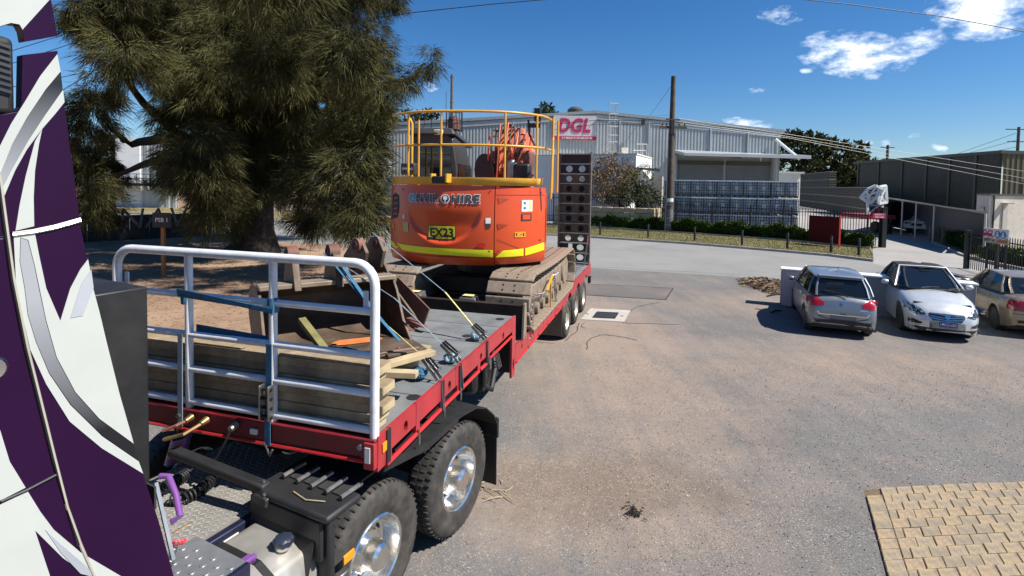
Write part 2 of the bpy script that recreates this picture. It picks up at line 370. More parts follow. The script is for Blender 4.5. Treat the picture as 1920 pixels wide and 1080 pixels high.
def lerp_table(T, x):
    if x <= T[0][0]: return T[0][1]
    for (a, p), (b, q) in zip(T, T[1:]):
        if x <= b: return p+(q-p)*(x-a)/(b-a)
    return T[-1][1]
ORD = ['first', 'second', 'third', 'fourth', 'fifth', 'sixth', 'seventh', 'eighth', 'ninth', 'tenth', 'eleventh', 'twelfth', 'thirteenth', 'fourteenth']
# ================================================================== SETTING
def ground_mat(name, base, light, dark, dust, dustamt, scale=1.0, dustfn=None, speck=.5, bump=.5):
    m = bpy.data.materials.new(name); m.use_nodes = True; nt = m.node_tree; N = nt.nodes; L = nt.links; bs = N['Principled BSDF']; bs.inputs['Roughness'].default_value = .92
    bs.inputs['Specular IOR Level'].default_value = .25
    t = N.new('ShaderNodeTexCoord').outputs['Object']
    def noise(s, d=5, r=.55, off=0):
        n = N.new('ShaderNodeTexNoise'); n.inputs['Scale'].default_value = s; n.inputs['Detail'].default_value = d; n.inputs['Roughness'].default_value = r
        mpn = N.new('ShaderNodeMapping'); mpn.inputs['Location'].default_value = (off, off*.7, 0); L.new(t, mpn.inputs[0]); L.new(mpn.outputs[0], n.inputs['Vector']); return n.outputs['Fac']
    def mr(v, a, b, c=0., d=1.):
        n = N.new('ShaderNodeMapRange'); n.inputs['From Min'].default_value = a; n.inputs['From Max'].default_value = b; n.inputs['To Min'].default_value = c; n.inputs['To Max'].default_value = d
        L.new(v, n.inputs['Value']); return n.outputs[0]
    def mix(f, a, b):
        n = N.new('ShaderNodeMix'); n.data_type = 'RGBA'
        if isinstance(f, float): n.inputs['Factor'].default_value = f
        else: L.new(f, n.inputs['Factor'])
        for k, q in (('A', a), ('B', b)):
            if isinstance(q, tuple): n.inputs[k].default_value = (*q, 1)
            else: L.new(q, n.inputs[k])
        return n.outputs['Result']
    c = mix(mr(noise(.45*scale, 6, .6), .35, .65), base, tuple(x*.84 for x in base))
    if dustfn: dm = dustfn(N, L, t, noise, mr)
    else: dm = mr(noise(.25*scale, 7, .62, 9), .42, .62, 0, dustamt)
    c = mix(dm, c, dust)
    if dustfn: c = mix(yard_dust.stain, c, (.125, .095, .07))
    c = mix(mr(noise(2.3*scale, 8, .7, 3), .55, .75, 0, .45), c, tuple(x*.62 for x in base))
    s1 = noise(62, 3, .7, 1); wv = N.new('ShaderNodeMath'); wv.operation = 'MULTIPLY'; L.new(mr(s1, .58, .68, 0, speck), wv.inputs[0]); L.new(mr(noise(1.1, 6, .7, 31), .38, .62, .25, 1.1), wv.inputs[1]); c = mix(wv.outputs[0], c, light)
    wd = N.new('ShaderNodeMath'); wd.operation = 'MULTIPLY'; L.new(mr(s1, .44, .33, 0, speck), wd.inputs[0]); L.new(mr(noise(.8, 6, .7, 37), .38, .62, .2, 1.1), wd.inputs[1]); c = mix(wd.outputs[0], c, dark)
    s2 = noise(17, 4, .75, 5); c = mix(mr(s2, .60, .72, 0, speck*.6), c, light); c = mix(mr(s2, .42, .30, 0, speck*.6), c, dark)
    L.new(c, bs.inputs['Base Color'])
    if bump:
        b = N.new('ShaderNodeBump'); b.inputs['Strength'].default_value = bump; b.inputs['Distance'].default_value = .012; L.new(s1, b.inputs['Height']); L.new(b.outputs[0], bs.inputs['Normal'])
    return m
def yard_dust(N, L, t, noise, mr):
    sp = N.new('ShaderNodeSeparateXYZ'); L.new(t, sp.inputs[0])
    def m_(op, a, b=0.0):
        n = N.new('ShaderNodeMath'); n.operation = op
        for i, q in enumerate((a, b)):
            if isinstance(q, (int, float)): n.inputs[i].default_value = q
            else: L.new(q, n.inputs[i])
        return n.outputs[0]
    def blob(cx, cy, rx, ry):
        a = m_('DIVIDE', m_('SUBTRACT', sp.outputs[0], cx), rx); b = m_('DIVIDE', m_('SUBTRACT', sp.outputs[1], cy), ry)
        return m_('MAXIMUM', m_('SUBTRACT', 1.0, m_('ADD', m_('MULTIPLY', a, a), m_('MULTIPLY', b, b))), 0.0)
    k = blob(1.9, 11.5, 2.6, 8); k = m_('MAXIMUM', k, m_('MULTIPLY', blob(.9, 5.6, 1.9, 1.5), 1.1)); k = m_('MAXIMUM', k, m_('MULTIPLY', blob(6.5, 9.8, 6, 2.2), .75)); k = m_('MAXIMUM', k, m_('MULTIPLY', blob(11, 15, 9, 2.6), .8))
    v = m_('ADD', m_('MULTIPLY', k, .66), m_('MULTIPLY', m_('SUBTRACT', noise(.9, 9, .72, 4), .5), 1.5))
    mpp = N.new('ShaderNodeMapping'); mpp.inputs['Rotation'].default_value = (0, 0, .42); mpp.inputs['Scale'].default_value = (2.6, .22, 1); L.new(t, mpp.inputs[0]); ns = N.new('ShaderNodeTexNoise'); ns.inputs['Scale'].default_value = 1.1; ns.inputs['Detail'].default_value = 8; ns.inputs['Roughness'].default_value = .7; L.new(mpp.outputs[0], ns.inputs['Vector'])
    yard_dust.stain = mr(m_('ADD', blob(1.05, 5.8, 2.0, 1.1), m_('MULTIPLY', m_('SUBTRACT', noise(1.3, 9, .75, 21), .5), 2.6)), .25, .95, 0, .6)
    v = m_('ADD', v, m_('MULTIPLY', m_('SUBTRACT', ns.outputs['Fac'], .5), 1.1))
    return mr(v, -.02, .72, 0, .9)
G_EARTH = ground_mat('dry earth', (.26, .165, .105), (.42, .30, .22), (.09, .055, .04), (.36, .25, .17), .8, speck=.55, bump=.8)
G_YARD = ground_mat('yard asphalt', (.150, .142, .135), (.46, .43, .40), (.035, .033, .032), (.265, .205, .160), .9, dustfn=yard_dust, speck=.85)
G_ROAD = ground_mat('road asphalt', (.225, .222, .212), (.38, .37, .35), (.11, .11, .105), (.26, .25, .235), .5, speck=.3, bump=.2)
G_PATCH = ground_mat('new asphalt patch', (.125, .115, .108), (.24, .21, .19), (.05, .05, .05), (.22, .17, .14), .8, speck=.3, bump=.2)
G_VERGE = ground_mat('verge soil', (.17, .15, .062), (.30, .26, .12), (.06, .07, .025), (.24, .18, .10), .7, speck=.4, bump=.5)
G_MULCH = ground_mat('garden mulch', (.085, .055, .038), (.16, .11, .07), (.03, .02, .015), (.14, .09, .06), .5, speck=.5, bump=.5)
G_YARDC = ground_mat('compound concrete', (.30, .285, .27), (.42, .41, .38), (.2, .19, .18), (.34, .31, .27), .5, speck=.2, bump=.1)
def sheet(name, pts, z, mt, kind='structure'):
    mb = MB(); tris = geometry.tessellate_polygon([[Vector((p[0], p[1], 0)) for p in pts]])
    mb.add([(p[0], p[1], z) for p in pts], [tuple(t) for t in tris]); o = mb.build(name, mt, merge=False); o['kind'] = kind
    for p in o.data.polygons:
        if p.normal.z < 0: p.flip()
    return o
def slab_along(name, pts, w, h, z0, mt, parent=None, kind=None, label=None, step=None):
    """a kerb following pts (top inner edge), width w to the right of travel"""
    mb = MB(); rings = []
    for i, p in enumerate(pts):
        a = Vector(pts[max(0, i-1)][:2]); b = Vector(pts[min(len(pts)-1, i+1)][:2]); t = (b-a).normalized(); n = Vector((t.y, -t.x)); q = Vector(p[:2])
        e = q+n*w; rings.append([(q.x, q.y, z0), (e.x, e.y, z0), (e.x-n.x*.02, e.y-n.y*.02, z0+h), (q.x, q.y, z0+h)])
    mb.loft(rings); o = mb.build(name, mt, parent)
    if kind: o['kind'] = kind
    return o
big = 900
sheet('ground', [(-big, -60), (big, -60), (big, big), (-big, big)], 0, G_EARTH)
kerb_px = [(430, 411), (560, 418), (730, 427), (920, 436), (1110, 446), (1290, 458), (1460, 472), (1560, 481), (1640, 491)]
far_kerb = [g(*p).xy for p in kerb_px]
d0 = (far_kerb[0]-far_kerb[1]).normalized(); far_kerb = [far_kerb[0]+d0*90]+far_kerb
d1 = Vector((.62, -.78)); far_ext = far_kerb+[Vector((22, 19.3)), Vector((45, 6))]
near_px = [(330, 443), (420, 447), (560, 456), (730, 467), (920, 486), (1113, 503), (1290, 514), (1420, 522)]
near = [g(*p).xy for p in near_px]; near = [near[0]+(near[0]-near[1]).normalized()*90]+near+[Vector((14, 17.3)), Vector((22, 12.5)), Vector((34, 2))]
sheet('road', far_ext+near[::-1], .008, G_ROAD)
yard = [(-7.5, -12), (-6.0, 6), (-5.4, 14), (-5.6, 22)]+[(p.x, p.y+.1) for p in near[4:]]+[(34, -12)]
sheet('yard', yard, .004, G_YARD)
# verge, garden bed and compound beyond the far kerb
gk = [g(*p).xy for p in [(1060, 424), (1117, 427), (1230, 434), (1344, 442), (1420, 447.5), (1490, 453), (1560, 460), (1633, 467)]]
gk0 = [gk[0]+Vector((-9.5, 6.5)), ]+gk
vk = [p for p in far_kerb[4:]]
sheet('verge', [(p.x, p.y) for p in vk]+[(p.x, p.y) for p in gk0[::-1]], .012, G_VERGE)
lk = far_kerb[:5]
sheet('left_verge', [(p.x, p.y) for p in lk]+[(p.x+2, p.y+9) for p in lk[::-1]], .012, G_VERGE)
def off(pts, d):
    r = []
    for i, p in enumerate(pts):
        a = pts[max(0, i-1)]; b = pts[min(len(pts)-1, i+1)]; t = (b-a).normalized(); r.append(p+Vector((-t.y, t.x))*d)
    return r
fl = off(gk0, 1.45)
sheet('garden_bed', [(p.x, p.y) for p in gk0]+[(p.x, p.y) for p in fl[::-1]], .016, G_MULCH)
comp = [(p.x, p.y) for p in fl]+[(22.6, 27.6), (25.2, 21.6), (29.5, 17.4), (36, 26.5), (120, 30), (120, 120), (-30, 120), (-30, 60)]
sheet('compound_yard', comp, .010, G_YARDC)
mbk = slab_along('kerb', far_kerb, .16, .13, 0, M['kerbstone'], kind='structure')
slab_along('garden_edging', gk0, .10, .12, .0, M['limestone'], kind='structure')
# far side beyond the driveway
dr = [g(*p).xy for p in [(1752, 457), (1775, 466), (1806, 480), (1850, 492), (1925, 508)]]
slab_along('driveway_kerb', dr, .14, .12, 0, M['kerbstone'], kind='structure')
rv = [(p.x, p.y) for p in dr]+[(36, 18), (42, 28), (30.5, 33.5)]
sheet('right_verge', rv, .014, G_VERGE)
# hatch lines on the driveway
mb = MB()
a0, a1 = g(1668, 427), g(1762, 462); b0, b1 = g(1650, 428), g(1718, 464)
for k in range(15):
    t = k/14; a = a0.lerp(a1, t); b = b0.lerp(b1, t); b = a.lerp(b, .55); n = Vector((.0, .10, 0))
    mb.add([(a.x, a.y, .016), (b.x, b.y, .016), (b.x, b.y+.13, .016), (a.x, a.y+.13, .016)], [(0, 1, 2, 3)])
o = mb.build('driveway_marking', mat('red line paint', (.42, .16, .11), .8, var=.3)); o['kind'] = 'structure'
# asphalt patch, cracks and drain
pp = [g(*p) for p in [(1085, 532), (1262, 541), (1248, 562.5), (1070, 552)]]
sheet('asphalt_patch', [(p.x, p.y) for p in pp], .012, G_PATCH)
mb = MB(); P4 = pp+[pp[0]]
for a, b in zip(P4, P4[1:]): mb.bar((a.x, a.y, .010), (b.x, b.y, .010), .035, .012)
o = mb.build('patch_seam', mat('bitumen', (.035, .033, .032), .7)); o['kind'] = 'structure'
cracks = [[(1100, 655), (1103, 640), (1112, 632), (1135, 628), (1165, 632), (1200, 640)], [(1182, 583), (1195, 576), (1222, 570), (1240, 566)], [(1095, 606), (1090, 612), (1098, 616)],
          [(1168, 606), (1200, 607), (1290, 609)], [(1060, 640), (1080, 622), (1088, 603)], [(1110, 500), (1250, 508), (1330, 512), (1400, 518)]]
for c in cracks:
    mb = MB(); q = [g(*p) for p in c]; fine = []
    for a, b in zip(q, q[1:]):
        for k in range(5): t = k/5; e = a.lerp(b, t); fine.append(Vector((e.x+rng.uniform(-.02, .02), e.y+rng.uniform(-.03, .03), .009)))
    for a, b in zip(fine, fine[1:]): mb.bar(a, b, rng.uniform(.010, .022), .004)
    o = mb.build('crack', mat('crack dark', (.05, .043, .038), .95)); o['kind'] = 'structure'
c4 = [g(*p) for p in [(1088, 600), (1170, 604.5), (1182, 583), (1108, 579.5)]]
dr_t = thing('storm_drain', 'square concrete drain surround with dark steel grate set in the yard', 'drain', ((c4[0]+c4[2])/2))
ctr = (c4[0]+c4[2])/2; gr = [g(*p) for p in [(1112, 597), (1152, 599), (1159, 588.5), (1120, 586.5)]]
mb = MB(); q = [p-ctr for p in c4]; r_ = [p-ctr for p in gr]
for i in range(4):
    j = (i+1) % 4; mb.add([(q[i].x, q[i].y, .02), (q[j].x, q[j].y, .02), (r_[j].x, r_[j].y, .02), (r_[i].x, r_[i].y, .02), (q[i].x, q[i].y, -.01), (q[j].x, q[j].y, -.01)], [(0, 1, 2, 3), (0, 4, 5, 1)])
mb.build('surround', M['concrete'], dr_t)
mb = MB(); mb.add([(p.x, p.y, .006) for p in r_], [(0, 1, 2, 3)]); mb.build('sump', M['black'], dr_t)
for i in range(4): j = (i+1) % 4; mb = MB(); mb.bar((r_[i].x, r_[i].y, .02), (r_[j].x, r_[j].y, .02), .03, .03); mb.build('frame', M['black'], dr_t)
mb = MB()
for k in range(1, 22):
    t = k/22; a = r_[0].lerp(r_[1], t); b = r_[3].lerp(r_[2], t); mb.bar((a.x, a.y, .018), (b.x, b.y, .018), .018, .02)
o = mb.build('grate_bars', M['cabgrey'], dr_t); o['kind'] = 'stuff'
for p_ in ((1101, 590), (1166, 594)):
    a = g(*p_)-ctr; mb = MB(); mb.cyl((a.x, a.y, .018), (a.x, a.y, .026), .04, 10); mb.build('lifting_lug', M['steel'], dr_t)
# brick paving
sheet('driveway', [tuple(g(*p).xy) for p in ((1636, 470), (1637, 495), (1700, 512), (1935, 540), (1925, 508), (1850, 492), (1806, 480), (1775, 466), (1752, 457), (1760, 430), (1650, 425))], .013, G_YARDC)
P0 = g(1620, 919).xy; e1 = Vector((math.cos(R(5.5)), math.sin(R(5.5)))); e2 = -Vector((.458, .889))
pav = sheet('brick_paving', [tuple(P0+e1*x+e2*y) for x, y in ((-.0, .0), (4.0, 0), (4.0, 2.4), (0, 2.4))], .006, mat('paving sand', (.13, .09, .05), .95, bump=.4, scale=20))
LB, HB = .190, .160
bm_pav = [mat('paver %d' % i, c, .85, var=.2, scale=14, bump=.5, bscale=80, dirt=(.14, .12, .105), damt=.85, dscale=dsc*1.6) for i, (c, dsc) in enumerate((((.36, .265, .145), 6), ((.34, .26, .155), 5), ((.37, .26, .15), 8), ((.29, .23, .14), 4)))]
def brick_mesh(w, i):
    gq = .0035; h = .030; mb = MB(); c = [(gq, gq), (w-gq, gq), (w-gq, HB-gq), (gq, HB-gq)]; ins = [(gq+.008, gq+.008), (w-gq-.008, gq+.008), (w-gq-.008, HB-gq-.008), (gq+.008, HB-gq-.008)]
    f = lambda p, z: (e1.x*p[0]+e2.x*p[1], e1.y*p[0]+e2.y*p[1], z)
    vs = [f(p, -.01) for p in c]+[f(p, h-.006) for p in c]+[f(p, h) for p in ins]; fs = [(8, 9, 10, 11)]
    for k in range(4): j = (k+1) % 4; fs += [(k, j, 4+j, 4+k), (4+k, 4+j, 8+j, 8+k)]
    me = bpy.data.meshes.new('brick'); me.from_pydata(vs, [], fs); me.materials.append(bm_pav[i]); bm = bmesh.new(); bm.from_mesh(me); bmesh.ops.recalc_face_normals(bm, faces=bm.faces); bm.to_mesh(me); bm.free(); return me
BR = {(w, i): brick_mesh(LB*w, i) for w in (1, .5) for i in range(4)}
def put_brick(x, y, w):
    o = bpy.data.objects.new('brick', BR[(w, rng.randrange(4))]); col.objects.link(o); o.parent = pav
    p = P0+e1*x+e2*y; o.location = (p.x+rng.uniform(-.002, .002), p.y+rng.uniform(-.002, .002), rng.uniform(-.005, .004)); o.rotation_euler.z = rng.uniform(-.006, .006)
for r in range(15):
    x = LB if r == 0 else 0
    if r > 0: put_brick(0, r*HB, 1); x = LB
    if r % 2: put_brick(x, r*HB, .5); x += LB*.5
    while x < 3.7: put_brick(x, r*HB, 1); x += LB
# loose bits on the yard
def twigs(name, c, n, spread, mt, ln=.25, seed=1, label=None):
    rr = random.Random(seed); mb = MB()
    for k in range(n):
        a = Vector((c[0]+rr.gauss(0, spread), c[1]+rr.gauss(0, spread), .012+rr.random()*.02)); th = rr.uniform(0, 6.3); l = ln*rr.uniform(.4, 1.3)
        m_ = a+Vector((math.cos(th), math.sin(th), .05))*l*.5+Vector((rr.uniform(-.02, .02), rr.uniform(-.02, .02), 0)); b = a+Vector((math.cos(th), math.sin(th), 0))*l
        mb.tube([a, m_, b], [.006, .005, .003], 5)
    o = mb.build(name, mt); return o
q = g(915, 915); o = twigs('fallen_twigs', q, 9, .10, M['timberend'], .22, 3); o['kind'] = 'stuff'
q = g(1187, 962); o = twigs('leaf_litter', q, 60, .045, M['bark'], .035, 4); o['kind'] = 'stuff'
# mulch mound with bark beside the white wall
mc = g(1440, 545)
mb = MB(); nx = 26
for i in range(nx):
    for j in range(nx):
        u_, v_ = i/(nx-1)*2-1, j/(nx-1)*2-1; h = max(0, 1-(u_*u_+v_*v_))**.8*.2*(1+rng.uniform(-.15, .15)); mb.v.append((mc.x+.45+u_*.8, mc.y+.6+v_*1.5, h-.02))
for i in range(nx-1):
    for j in range(nx-1): mb.f.append((i*nx+j, i*nx+j+1, (i+1)*nx+j+1, (i+1)*nx+j))
o = mb.build('mulch_heap', G_MULCH, smooth=True); o['kind'] = 'stuff'
r_ = np.random.RandomState(5); n = 900; th = r_.uniform(0, 6.3, n); rd = np.sqrt(r_.uniform(0, 1, n))
Pm = np.stack([mc.x+.45+np.cos(th)*rd*.95, mc.y+.6+np.sin(th)*rd*1.6, (1-rd**2).clip(0)*.2+.02], 1); Dm = np.stack([np.cos(th*7), np.sin(th*7), r_.uniform(0, .3, n)], 1)
o = blades('bark_chips', Pm, Dm, r_.uniform(.06, .22, n), .04, M['leafbrown'], seed=2, quad=True); o['kind'] = 'stuff'
for i, (p1, p2) in enumerate((((1438, 557), (1466, 553)), ((1446, 588), (1466, 585)))):
    a, b = g(*p1), g(*p2); mb = MB(); mb.tube([(a.x, a.y, .03), ((a.x+b.x)/2, (a.y+b.y)/2+.03, .06), (b.x, b.y, .03)], [.02, .03, .015], 6)
    o = mb.build('stick', M['bark']); tag(o, ['dark stick lying against the bark mulch heap', 'dark stick on the bare yard nearest the grey hatchback'][i], 'stick')
# grass blades on the verge
def scatter_poly(poly, n, seed):
    rr = np.random.RandomState(seed); T = geometry.tessellate_polygon([[Vector((p[0], p[1], 0)) for p in poly]]); A = np.array([[poly[i][0], poly[i][1]] for t in T for i in t]).reshape(-1, 3, 2)
    ar = np.abs(np.cross(A[:, 1]-A[:, 0], A[:, 2]-A[:, 0])); k = rr.choice(len(A), n, p=ar/ar.sum()); u_ = rr.uniform(size=n); v_ = rr.uniform(size=n); fl_ = u_+v_ > 1; u_[fl_] = 1-u_[fl_]; v_[fl_] = 1-v_[fl_]
    return A[k, 0]+(A[k, 1]-A[k, 0])*u_[:, None]+(A[k, 2]-A[k, 0])*v_[:, None]
gm = mat('verge grass', (.15, .15, .045), .7, var=.4, scale=.8, island=.4)
vp = [(p.x, p.y) for p in vk]+[(p.x, p.y) for p in gk0[::-1]]
q = scatter_poly(vp, 42000, 3); r_ = np.random.RandomState(8); n = len(q)
o = blades('verge_grass', np.concatenate([q, np.full((n, 1), .01)], 1), np.stack([r_.normal(0, .5, n), r_.normal(0, .5, n), np.ones(n)], 1), r_.uniform(.04, .13, n), .02, gm, seed=4); o['kind'] = 'stuff'
q = scatter_poly([(p.x, p.y) for p in lk[2:]]+[(p.x+2, p.y+8) for p in lk[2:][::-1]], 16000, 3); n = len(q)
o = blades('left_verge_grass', np.concatenate([q, np.full((n, 1), .01)], 1), np.stack([r_.normal(0, .5, n), r_.normal(0, .5, n), np.ones(n)], 1), r_.uniform(.06, .2, n), .04, gm, seed=4); o['kind'] = 'stuff'

# ------------------------------------------------------------------ hedge, fence, bollards
def hedge(name, line, wid, h, n, label, seed, mt, cat='hedge', lw=.07):
    rr = np.random.RandomState(seed); L_ = [0]
    for a, b in zip(line, line[1:]): L_.append(L_[-1]+(b-a).length)
    s = rr.uniform(0, L_[-1], n); X = np.interp(s, L_, [p.x for p in line]); Y = np.interp(s, L_, [p.y for p in line])
    t = (line[-1]-line[0]).normalized(); nx_, ny_ = -t.y, t.x
    w = rr.uniform(0, 1, n); hh = h*(.86+.14*np.sin(s*2.1)+.10*np.sin(s*5.3+1)+.05*np.sin(s*13))
    z = hh*np.sqrt(rr.uniform(0.01, 1, n)); side = rr.uniform(0, 1, n) < .35; w = np.where(side, rr.uniform(0, .15, n), w)
    P = np.stack([X+nx_*wid*w, Y+ny_*wid*w, z], 1); D = np.stack([rr.normal(0, .7, n)-nx_*.4, rr.normal(0, .7, n)-ny_*.4, rr.normal(.5, .5, n)], 1)
    root = thing(name, label, cat, (line[0].x, line[0].y, 0)); P = P-np.array([line[0].x, line[0].y, 0])
    o = blades('leaves', P, D, rr.uniform(.08, .2, n), lw, mt, root, seed, quad=True); o['kind'] = 'stuff'
    mb = MB()   # the woody core
    rings = []
    for k in range(30):
        ss = L_[-1]*k/29; x = np.interp(ss, L_, [p.x for p in line])-line[0].x; y = np.interp(ss, L_, [p.y for p in line])-line[0].y; q = .2*wid; q2 = .8*wid; hz = h*.62
        rings.append([(x+nx_*q, y+ny_*q, 0), (x+nx_*q2, y+ny_*q2, 0), (x+nx_*q2, y+ny_*q2, hz), (x+nx_*q, y+ny_*q, hz)])
    mb.loft(rings); mb.build('branches', M['leafdark'], root); return root
hl = off(gk0[1:], .18)
hedge('hedge', hl, .95, .98, 52000, 'long low clipped green hedge behind the verge in front of the black fence', 3, M['leafbright'])
fline = off(gk0, 1.35)
FL = [0]
for a, b in zip(fline, fline[1:]): FL.append(FL[-1]+(b-a).length)
def fpt(s): return Vector((np.interp(s, FL, [p.x for p in fline]), np.interp(s, FL, [p.y for p in fline]), 0))
def picket_mesh(h):
    mb = MB(); w = .034; t = .02
    mb.hexa([(-w/2, -t/2, .05), (w/2, -t/2, .05), (w/2, t/2, .05), (-w/2, t/2, .05), (-w/2, -t/2, h-.07), (w/2, -t/2, h-.07), (w/2, t/2, h-.07), (-w/2, t/2, h-.07)])
    mb.add([(-w/2, -t/2, h-.07), (w/2, -t/2, h-.07), (w/2, t/2, h-.07), (-w/2, t/2, h-.07), (0, 0, h)], [(0, 1, 4), (1, 2, 4), (2, 3, 4), (3, 0, 4)])
    me = bpy.data.meshes.new('picket'); me.from_pydata(mb.v, [], mb.f); me.materials.append(M['fence']); return me
def palisade(name, label, pts, h, gap, post_every, scale_fn=lambda s: 1.0, mt=None):
    """pts: function s -> point, from s0 to s1"""
    fn, s0, s1 = pts; base = fn(s0); root = thing(name, label, 'fence', base); pm = picket_mesh(h); k = 0; s = s0
    if mt:
        pm.materials.clear(); pm.materials.append(mt)
    while s < s1:
        p = fn(s)-base; t = (fn(s+.05)-fn(s)); an = math.atan2(t.y, t.x); o = bpy.data.objects.new('picket', pm); col.objects.link(o); o.parent = root; o.location = p; o.rotation_euler.z = an; o.scale.z = scale_fn(s); s += gap
    s = s0; ps = []
    while s <= s1+.01: ps.append(s); s += post_every
    for s in ps:
        p = fn(s)-base; mb = MB(); mb.bb(p.x-.04, p.x+.04, p.y+.03, p.y+.11, 0, h*scale_fn(s)-.02); mb.build('post', mt or M['fence'], root)
    for zz in (.28, .86):
        for a, b in zip(ps, ps[1:]+([s1] if s1-ps[-1] > .3 else [])):
            pa, pb = fn(a)-base, fn(b)-base; pa.z = h*zz*scale_fn(a); pb.z = h*zz*scale_fn(b); pa.y += .03; pb.y += .03; mb = MB(); mb.bar(pa, pb, .03, .045); mb.build('rail', mt or M['fence'], root)
    return root
sA = 7.0; sB = FL[-1]
palisade('palisade_fence', 'long black spiked steel fence behind the hedge along the verge', (fpt, sA, sB-2.6), 2.15, .17, 2.6, lambda s: 1.25-.25*min(1, max(0, (s-sA)/(sB-sA-4))))
# gate leaf at the end, with the dark red sheet and the post
palisade('palisade_gate', 'black spiked sliding gate between the red sheet and the driveway', (fpt, sB-2.5, sB), 2.15, .15, 2.5, lambda s: 1.0)
pe = fpt(sB); gp = thing('gate_post', 'tall black square gate post at the driveway carrying a small red sign', 'gate post', (pe.x+.12, pe.y, 0))
mb = MB(); mb.bb(-.13, .13, -.13, .13, 0, 2.3); mb.build('post', M['fence'], gp, bevel=.01); mb = MB(); mb.bb(-.15, .15, -.15, .15, 2.3, 2.34); mb.build('cap', M['fence'], gp)
sg = thing('notice', 'small dark red warning notice hung on the black gate post', 'sign', (pe.x-.22, pe.y-.18, 1.88)); mb = MB(); mb.bb(-.42, .32, -.015, .015, -.16, .14); mb.build('board', M['maroon'], sg)
for k, s_ in enumerate(('SAFETY 1', 'gate rules')):
    t_ = text(s_, .13, M['label white'], 'lettering'); place(t_, sg, lambda x, y, d, k=k: Vector((x-.05, -.019-d, y+.05-.13*k)))
# dark red sheet leaning inside the fence
a, b = at(1520, 398, 31.5), at(1576, 400, 30.0); rs = thing('red_sheet', 'large flat dark red panel fixed to the fence near the gate', 'panel', (a.x, a.y, 0))
mb = MB(); mb.bar((0, .12, 1.02), (b.x-a.x, b.y-a.y+.12, 1.02), .05, 1.5); mb.build('panel_sheet', M['darkred'], rs); mb = MB(); mb.bb(b.x-a.x, b.x-a.x+.09, b.y-a.y+.05, b.y-a.y+.14, 0, 1.85); mb.build('edge_post', mat('signal red', (.5, .04, .03), .5), rs)
lab = ['beside the tall ramp', 'just left of the utility pole', 'just right of the utility pole', 'midway between the utility pole and the dark red sheet', 'on the bare verge left of the grey hatchback', 'below the dark red sheet', 'nearest the driveway']
for i, (x, y) in enumerate([(1125, 441), (1215, 446), (1302, 452), (1391, 460), (1476, 467), (1558, 474), (1610, 479)]):
    p = g(x, y); t_ = thing('bollard', 'short dark timber bollard '+lab[i], 'bollard', p, 0, 'bollards along the verge')
    mb = MB(); mb.lathe([(.0, 0), (.065, 0), (.062, .86), (.05, .89), (0, .89)], axis='z', n=10); mb.build('post', M['black'], t_, smooth=True)
    mb = MB(); mb.lathe([(.0, .70), (.066, .70), (.066, .77), (0, .77)], axis='z', n=10); mb.build('reflector_band', M['cabgrey'], t_)
# ------------------------------------------------------------------ utility pole and wires
pb = g(1254, 435); up = thing('utility_pole', 'tall weathered timber utility pole with cross arm standing on the verge', 'utility pole', pb)
def pz(px, py, Y=None): return at(px, py, Y or pb.y)
ptop = pz(1255, 143).z
mb = MB(); mb.tube([(0, 0, -.2), (0.01, 0, 3), (0, 0, 7), (.02, 0, ptop)], [.27, .235, .20, .17], 14); mb.build('pole', M['woodpole'], up, smooth=True)
za = pz(1255, 239).z
mb = MB(); mb.bb(-.95, 1.0, -.32, -.20, za-.10, za+.08); mb.build('cross_arm', M['woodpole'], up, bevel=.01)
mb = MB(); mb.bb(-.5, .5, -.32, -.2, za+.5, za+.6); mb.build('cross_arm', M['woodpole'], up, bevel=.01)
for x in (-.75, -.45, .45, .85):
    mb = MB(); mb.lathe([(0, 0), (.03, 0), (.03, .08), (.06, .1), (.06, .16), (.035, .18), (.05, .2), (0, .24)], (x, -.26, za+.06), 'z', 8); mb.build('insulator', M['cabgrey'], up)
for x, zz in ((-.25, .5), (.3, .35), (-.4, 1.0)):
    mb = MB(); mb.tube([(x, -.26, za+.7), (x*1.6, -.3, za+.45), (x*2.2, -.3, za+.05)], .012, 5); mb.build('jumper_cable', M['cable'], up)
mb = MB(); mb.bb(-.16, .06, -.42, -.22, za-.55, za+.5); mb.build('switch_box', M['black'], up)
for dx, r0 in ((-.30, .05), (.27, .045)):
    mb = MB(); mb.tube([(dx, -.08, 0), (dx*.9, -.08, 3.2), (dx*.75, -.05, za-.4)], r0, 8); mb.build('conduit', M['steel'], up, smooth=True)
for zz in (1.0, 2.0, 2.15, .5):
    mb = MB(); mb.lathe([(.0, zz), (.285, zz), (.28, zz+.07), (0, zz+.07)], axis='z', n=14); mb.build('strap', M['steel'], up)
mb = MB(); mb.lathe([(0, .2), (.275, .2), (.26, 1.7), (0, 1.7)], axis='z', n=14); mb.build('base_sleeve', mat('grey sleeve', (.11, .11, .12), .7, dirt=(.3, .3, .3)), up, smooth=True)
mb = MB(); mb.lathe([(0, 2.25), (.262, 2.25), (.258, 2.5), (0, 2.5)], axis='z', n=14); mb.build('white_tag', M['white'], up)
mb = MB(); mb.tube([(-.3, 0, za+.9), pz(1218, 218)-pb+Vector((0, 0, 0)), (-.1, 0, pz(1255, 160).z)], .012, 5); mb.build('stay_wire', M['cable'], up)
def wire(pts, label, r=.02, mt=None, sag=.0, group='overhead wires'):
    mb = MB(); P_ = []
    for a, b in zip(pts, pts[1:]):
        for k in range(8): t = k/8; q = a.lerp(b, t); q.z -= sag*4*t*(1-t); P_.append(q)
    P_.append(pts[-1]); mb.tube(P_, r, 5); o = mb.build('overhead_wire', mt or M['cable']); return tag(o, label, 'wire', group)
